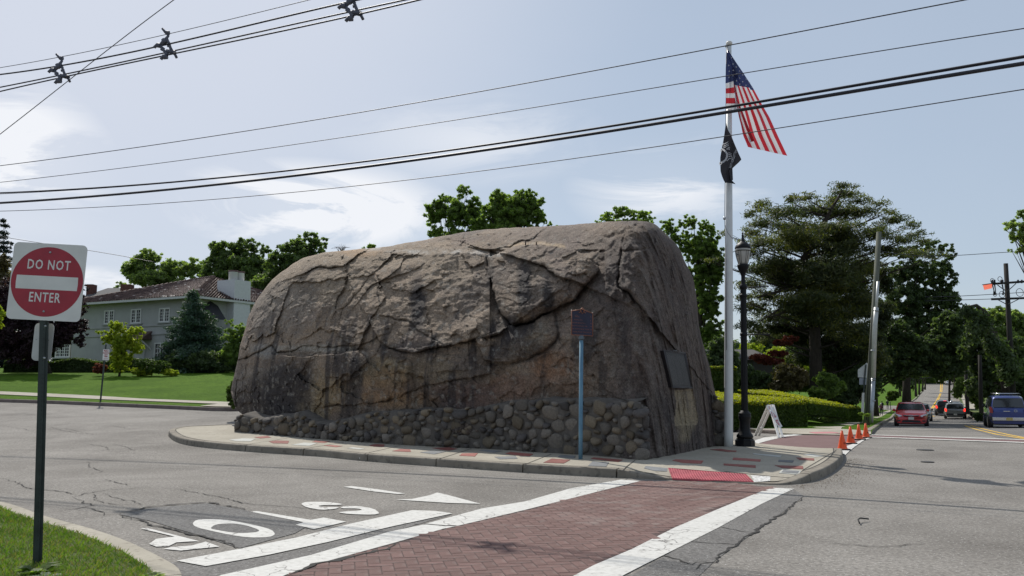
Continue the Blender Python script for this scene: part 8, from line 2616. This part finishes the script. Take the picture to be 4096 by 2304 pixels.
        MB().prism([(-W * .30, -.09), (W * .30, -.09), (W * .24, .05), (-W * .24, .05)], 0, .035, 0, plane_M((0, fy - .01, .25 * H), (-1, 0, 0), (0, 0, 1))).build('lower_intake', M_BLKP, t)
        MB().box((0, fy + .06, .36 * H), (.31, .02, .16)).build('number_plate', M_PLATE, t)
        MB().tube([(-W * .42, fy - .12, .19 * H), (0, fy + .01, .175 * H), (W * .42, fy - .12, .19 * H)], .03, 6).build('bumper_lip', paint, t)
    else:
        hz_ = {'suv': (.47, .66), 'hatch': (.5, .62), 'coupe': (.5, .6)}[kind]
        for sx in (-1, 1):
            zc_ = sum(hz_) / 2 * H; hh_ = (hz_[1] - hz_[0]) * H
            MB().prism([(-.085, -hh_ / 2), (.075, -hh_ / 2 + .03), (.085, hh_ / 2), (-.03, hh_ / 2), (-.085, hh_ * .1)][::1] if sx > 0 else [(.085, -hh_ / 2), (-.075, -hh_ / 2 + .03), (-.085, hh_ / 2), (.03, hh_ / 2), (.085, hh_ * .1)], -.14, .05, 0,
                       plane_M((sx * W * .435, ry - .0, zc_), (1, 0, 0), (0, 0, 1))).build('tail_light', lamp or M_TAIL, t)
        MB().box((0, ry - .05, .30 * H), (W * .84, .16, .11 * H)).build('rear_bumper', M_CHROME if 'chrome_bumper' in extras else M_BLKP, t, bevel=.03)
        MB().box((0, ry - .15, .305 * H), (.31, .02, .15)).build('number_plate', plate or M_PLATE, t)
        MB().box((-.1 if 'left_handle' in extras else 0, ry - .015, .53 * H), (.32, .04, .035)).build('tailgate_handle', M_CHROME, t)
        MB().beam((-.1, ry + .02, .64 * H), (.28, ry + .045, .665 * H), .02, .02).build('rear_wiper', M_BLKP, t)
        if 'badge' in extras:
            MB().tube([(.33 + .07 * math.cos(a_), ry - .03, .54 * H + .055 * math.sin(a_)) for a_ in np.linspace(0, 2 * math.pi, 17)], .014, 6).build('badge', M_CHROME, t)
        if 'high_brake' in extras:
            MB().box((0, ry + .26, .955 * H), (.3, .05, .035)).build('high_brake_lamp', lamp or M_TAIL, t)
        if 'spare_steps' in extras:
            for sx in (-1, 1):
                MB().box((sx * W * .47, ry + .05, .33 * H), (.22, .34, .2)).build('bumper_corner', M_BLKP, t, bevel=.04)
    if 'rack' in extras:
        for sx in (-1, 1):
            MB().tube([(sx * W * .33, -.38 * L, H + .0), (sx * W * .33, -.36 * L, H + .09), (sx * W * .33, .02 * L, H + .10), (sx * W * .33, .05 * L, H + .0)], .02, 6).build('roof_rail', M_BLKP, t)
        for y in (-.33, -.1):
            MB().tube([(-W * .33, y * L, H + .09), (W * .33, y * L, H + .09)], .018, 6).build('rack_bar', M_CHROME, t)
    return t


paint = lambda n_, c_, mt=.25: plain(n_, c_, .28, mt, coat=.9, spec=.6)


def at(u, D_):
    q_ = P(u, 1600, D_); q_.z = float(g(q_.x, q_.y)); return q_


car('red hatchback coming towards the viewer, headlights catching the sun', 'hatch', 'car', at(3641, 55.0), 180 - 25, 4.3, 1.92, 1.50, paint('red_paint', (.58, .015, .022), .05), 'front')
car('silver-grey car half hidden behind the red hatchback', 'coupe', 'car', at(3678, 75), 180 - 26, 4.7, 1.85, 1.52, paint('silver_paint', (.24, .26, .28), .5), 'front')
car('grey estate with lit brake lamps in the queue going uphill', 'suv', 'car', at(3816, 90), -26, 4.6, 2.0, 1.70, paint('grey_paint', (.17, .175, .17), .4), 'rear', lamp=M_BRAKE, extras=('rack',))
car('black car with lit brake lamps ahead of the grey estate', 'suv', 'car', at(3777, 101), -25, 4.8, 2.1, 1.80, paint('black_paint', (.016, .016, .02), .2), 'rear', lamp=M_BRAKE, extras=('high_brake',))
car('blue off-road car with roof rack and pale bumper seen from behind at the right edge', 'suv', 'car', at(4016, 49.5), -25, 4.6, 1.98, 1.86, paint('blue_paint', (.006, .026, .17), .3), 'rear', plate=M_PLATEY, extras=('rack', 'chrome_bumper', 'badge', 'left_handle', 'spare_steps'))
s_ = G(3795, 1564)
car('small white car far off near the crest of the road', 'hatch', 'car', s_ + Vector((0, 0, .05)), -28, 4.4, 1.85, 1.55, paint('white_car_paint', (.62, .63, .64), .1), 'rear')

# ------------------------------------------------------------------ walkers
M_SKIN = plain('skin', (.36, .22, .16), .6)


def person(label, loc, H, face, shirt, trouser, cat='person', stride=.12, hat=None, bag=None, lean=0.0):
    t = thing('person', label, cat, loc, 'people walking away along the pavement', wc=False)
    t.rotation_euler = (0, 0, R(face))
    k = H / 1.75
    J = [((0, 0, .95), (.155, .115)), ((0, .01, 1.15), (.135, .10)), ((0, .01 + lean, 1.38), (.18, .11)), ((0, .01 + lean, 1.50), (.065, .065)), ((0, .02 + lean, 1.60), (.088, .10)), ((0, .02 + lean, 1.72), (.075, .085)),
         ((-.19, .0 + lean, 1.42), (.06, .06)), ((-.24, -.03, 1.16), (.045, .045)), ((-.25, .06, .93), (.035, .035)), ((-.25, .10, .86), (.035, .025)),
         ((.19, .0 + lean, 1.42), (.06, .06)), ((.24, .04, 1.16), (.045, .045)), ((.25, .02, .93), (.035, .035)), ((.25, .05, .86), (.035, .025)),
         ((-.09, 0, .86), (.09, .09)), ((-.10, stride, .50), (.062, .062)), ((-.10, stride * .9, .08), (.04, .045)), ((-.10, stride * .9 + .14, .035), (.035, .03)),
         ((.09, 0, .86), (.09, .09)), ((.10, -stride * .3, .50), (.062, .062)), ((.10, -stride * 1.6, .09), (.04, .045)), ((.10, -stride * 1.6 + .13, .035), (.035, .03))]
    E = [(0, 1), (1, 2), (2, 3), (3, 4), (4, 5), (2, 6), (6, 7), (7, 8), (8, 9), (2, 10), (10, 11), (11, 12), (12, 13), (0, 14), (14, 15), (15, 16), (16, 17), (0, 18), (18, 19), (19, 20), (20, 21)]
    me = bpy.data.meshes.new('body'); me.from_pydata([tuple(c * k for c in j[0]) for j in J], E, [])
    o = bpy.data.objects.new('body', me)
    COL.objects.link(o)
    md = o.modifiers.new('skin', 'SKIN'); md.use_smooth_shade = True
    sub = o.modifiers.new('sub', 'SUBSURF'); sub.levels = 1; sub.render_levels = 1
    for v_, j in zip(me.skin_vertices[0].data, J):
        v_.radius = (j[1][0] * k, j[1][1] * k)
    me.skin_vertices[0].data[0].use_root = True
    dg = bpy.context.evaluated_depsgraph_get(); dg.update()
    me2 = bpy.data.meshes.new_from_object(o.evaluated_get(dg))
    bpy.data.objects.remove(o)
    for m_ in (M_SKIN, shirt, trouser, M_BLKP):
        me2.materials.append(m_)
    for p_ in me2.polygons:
        c = p_.center / k
        if c.z > 1.50: mi = 0
        elif c.z > .96: mi = 1 if not (abs(c.x) > .2 and c.z < 1.08) else 0
        elif abs(c.x) > .2: mi = 0
        elif c.z > .12: mi = 2
        else: mi = 3
        p_.material_index = mi; p_.use_smooth = True
    ob = bpy.data.objects.new('body', me2); COL.objects.link(ob); ob.parent = t
    hm = MB().lathe((0, (-.0 + lean) * k, 1.60 * k), (0, (lean) * k, 1.85 * k), [(0, .09 * k), (.06 * k, .105 * k), (.13 * k, .095 * k), (.18 * k, .04 * k)], 12)
    hm.build('hat' if hat else 'hair', hat or plain('dark_hair' + str(len(MATS)), (.03, .02, .015), .8), t)
    if bag:
        MB().box((0, (-.19 + lean) * k, 1.22 * k), (.32 * k, .2 * k, .42 * k)).build('backpack', bag, t, bevel=.05)
    return t


dk = plain('navy_cloth', (.022, .024, .04), .85); gy = plain('grey_cloth', (.12, .12, .13), .85); bk = plain('black_cloth', (.014, .014, .016), .85)
q = G(3551, 1636.5, .2); person('person in a dark navy top and trousers with pale cap, crossing the side street', q, 3.55 / 3.55 * 36.5 / (F_PX / q.y), -20, dk, bk, hat=plain('pale_cap', (.5, .5, .48), .8))
q = G(3526, 1663, .17); person('child with a white helmet and maroon backpack walking away', q, 49 / (F_PX / q.y), -15, bk, dk, hat=plain('white_helmet', (.6, .6, .6), .5), bag=plain('maroon_bag', (.11, .03, .045), .8), stride=.16)
q = G(3507, 1662, .17); person('person in grey beside a pushchair, half hidden behind the pole', q, 52 / (F_PX / q.y), -10, gy, bk, lean=.05)
q = G(3530, 1648, .17); person('person in black walking ahead of the child with the helmet', q, 42 / (F_PX / q.y), -25, bk, bk)

# ------------------------------------------------------------------ small plants of the verge
def rosette(label, u, v, n, ln, mat, seed, name='weed', up=.6):
    q = G(u, v, .1); q.z = float(hV(q.x, q.y)) if q.y < 12 else float(hI(q.x, q.y))
    root = thing(name, label, 'weed', q)
    rg = random.Random(seed); m = MB()
    for i in range(n):
        a = rg.uniform(0, 6.28); l_ = ln * rg.uniform(.6, 1.2); w = l_ * .16; e = rg.uniform(.3, 1) * up
        d = Vector((math.cos(a), math.sin(a), 0)); s = Vector((-d.y, d.x, 0)); z = Vector((0, 0, 1))
        p0 = q + d * .01; p1 = q + d * l_ * .5 + z * l_ * e * .6; p2 = q + d * l_ + z * l_ * e * .55
        m.add([p0, p1 - s * w, p2, p1 + s * w], [(0, 1, 2, 3)])
    m.build('leaves', mat, root, kind='stuff')


rosette('broad-leaved weed clump at the foot of the DO NOT ENTER post', 158, 2262, 46, .17, G_MID, 1)
rosette('pale dry weed leaves in front of the sign post', 185, 2285, 30, .15, leafmat('sage_leaf', (.10, .14, .08), (.19, .23, .15), .3), 2, up=.3)
rosette('small green weed sprouting at the end of the near kerb', 618, 2272, 50, .09, G_LT, 3)
rosette('tuft of weeds under the left end of the cobble wall', 1032, 1732, 60, .16, G_HTOP, 4, up=.9)
# leaf litter and grit along the kerb corner
rg = np.random.default_rng(5)
pol = pxpoly([(3180, 1945), (3260, 1932), (3330, 1906), (3375, 1862), (3400, 1830), (3500, 1850), (3520, 1920), (3400, 1990), (3250, 1990), (3060, 1970)])
xs = [p[0] for p in pol]; ys = [p[1] for p in pol]
X, Y = rg.uniform(min(xs), max(xs), 26000), rg.uniform(min(ys), max(ys), 26000)
kd = seg_dist(X, Y, [tuple(G(u, v))[:2] for u, v in [(3000, 1945), (3101, 1941), (3176, 1939), (3253, 1927), (3314, 1901), (3353, 1873), (3377, 1840)]])
k_ = inside(X, Y, pol) & (rg.uniform(0, 1, len(X)) < np.exp(-kd / .28)); X, Y = X[k_], Y[k_]
C = np.column_stack([X, Y, g(X, Y) + .010]); V_, F_ = leaves(C, np.full(len(C), .006), 3, .013, .8, .2, 2.5, 3)
o = np_mesh('grit', V_, F_, mixcol('grit_brown', [(.3, (.11, .08, .055)), (.7, (.20, .155, .11))], 9)); o['kind'] = 'stuff'
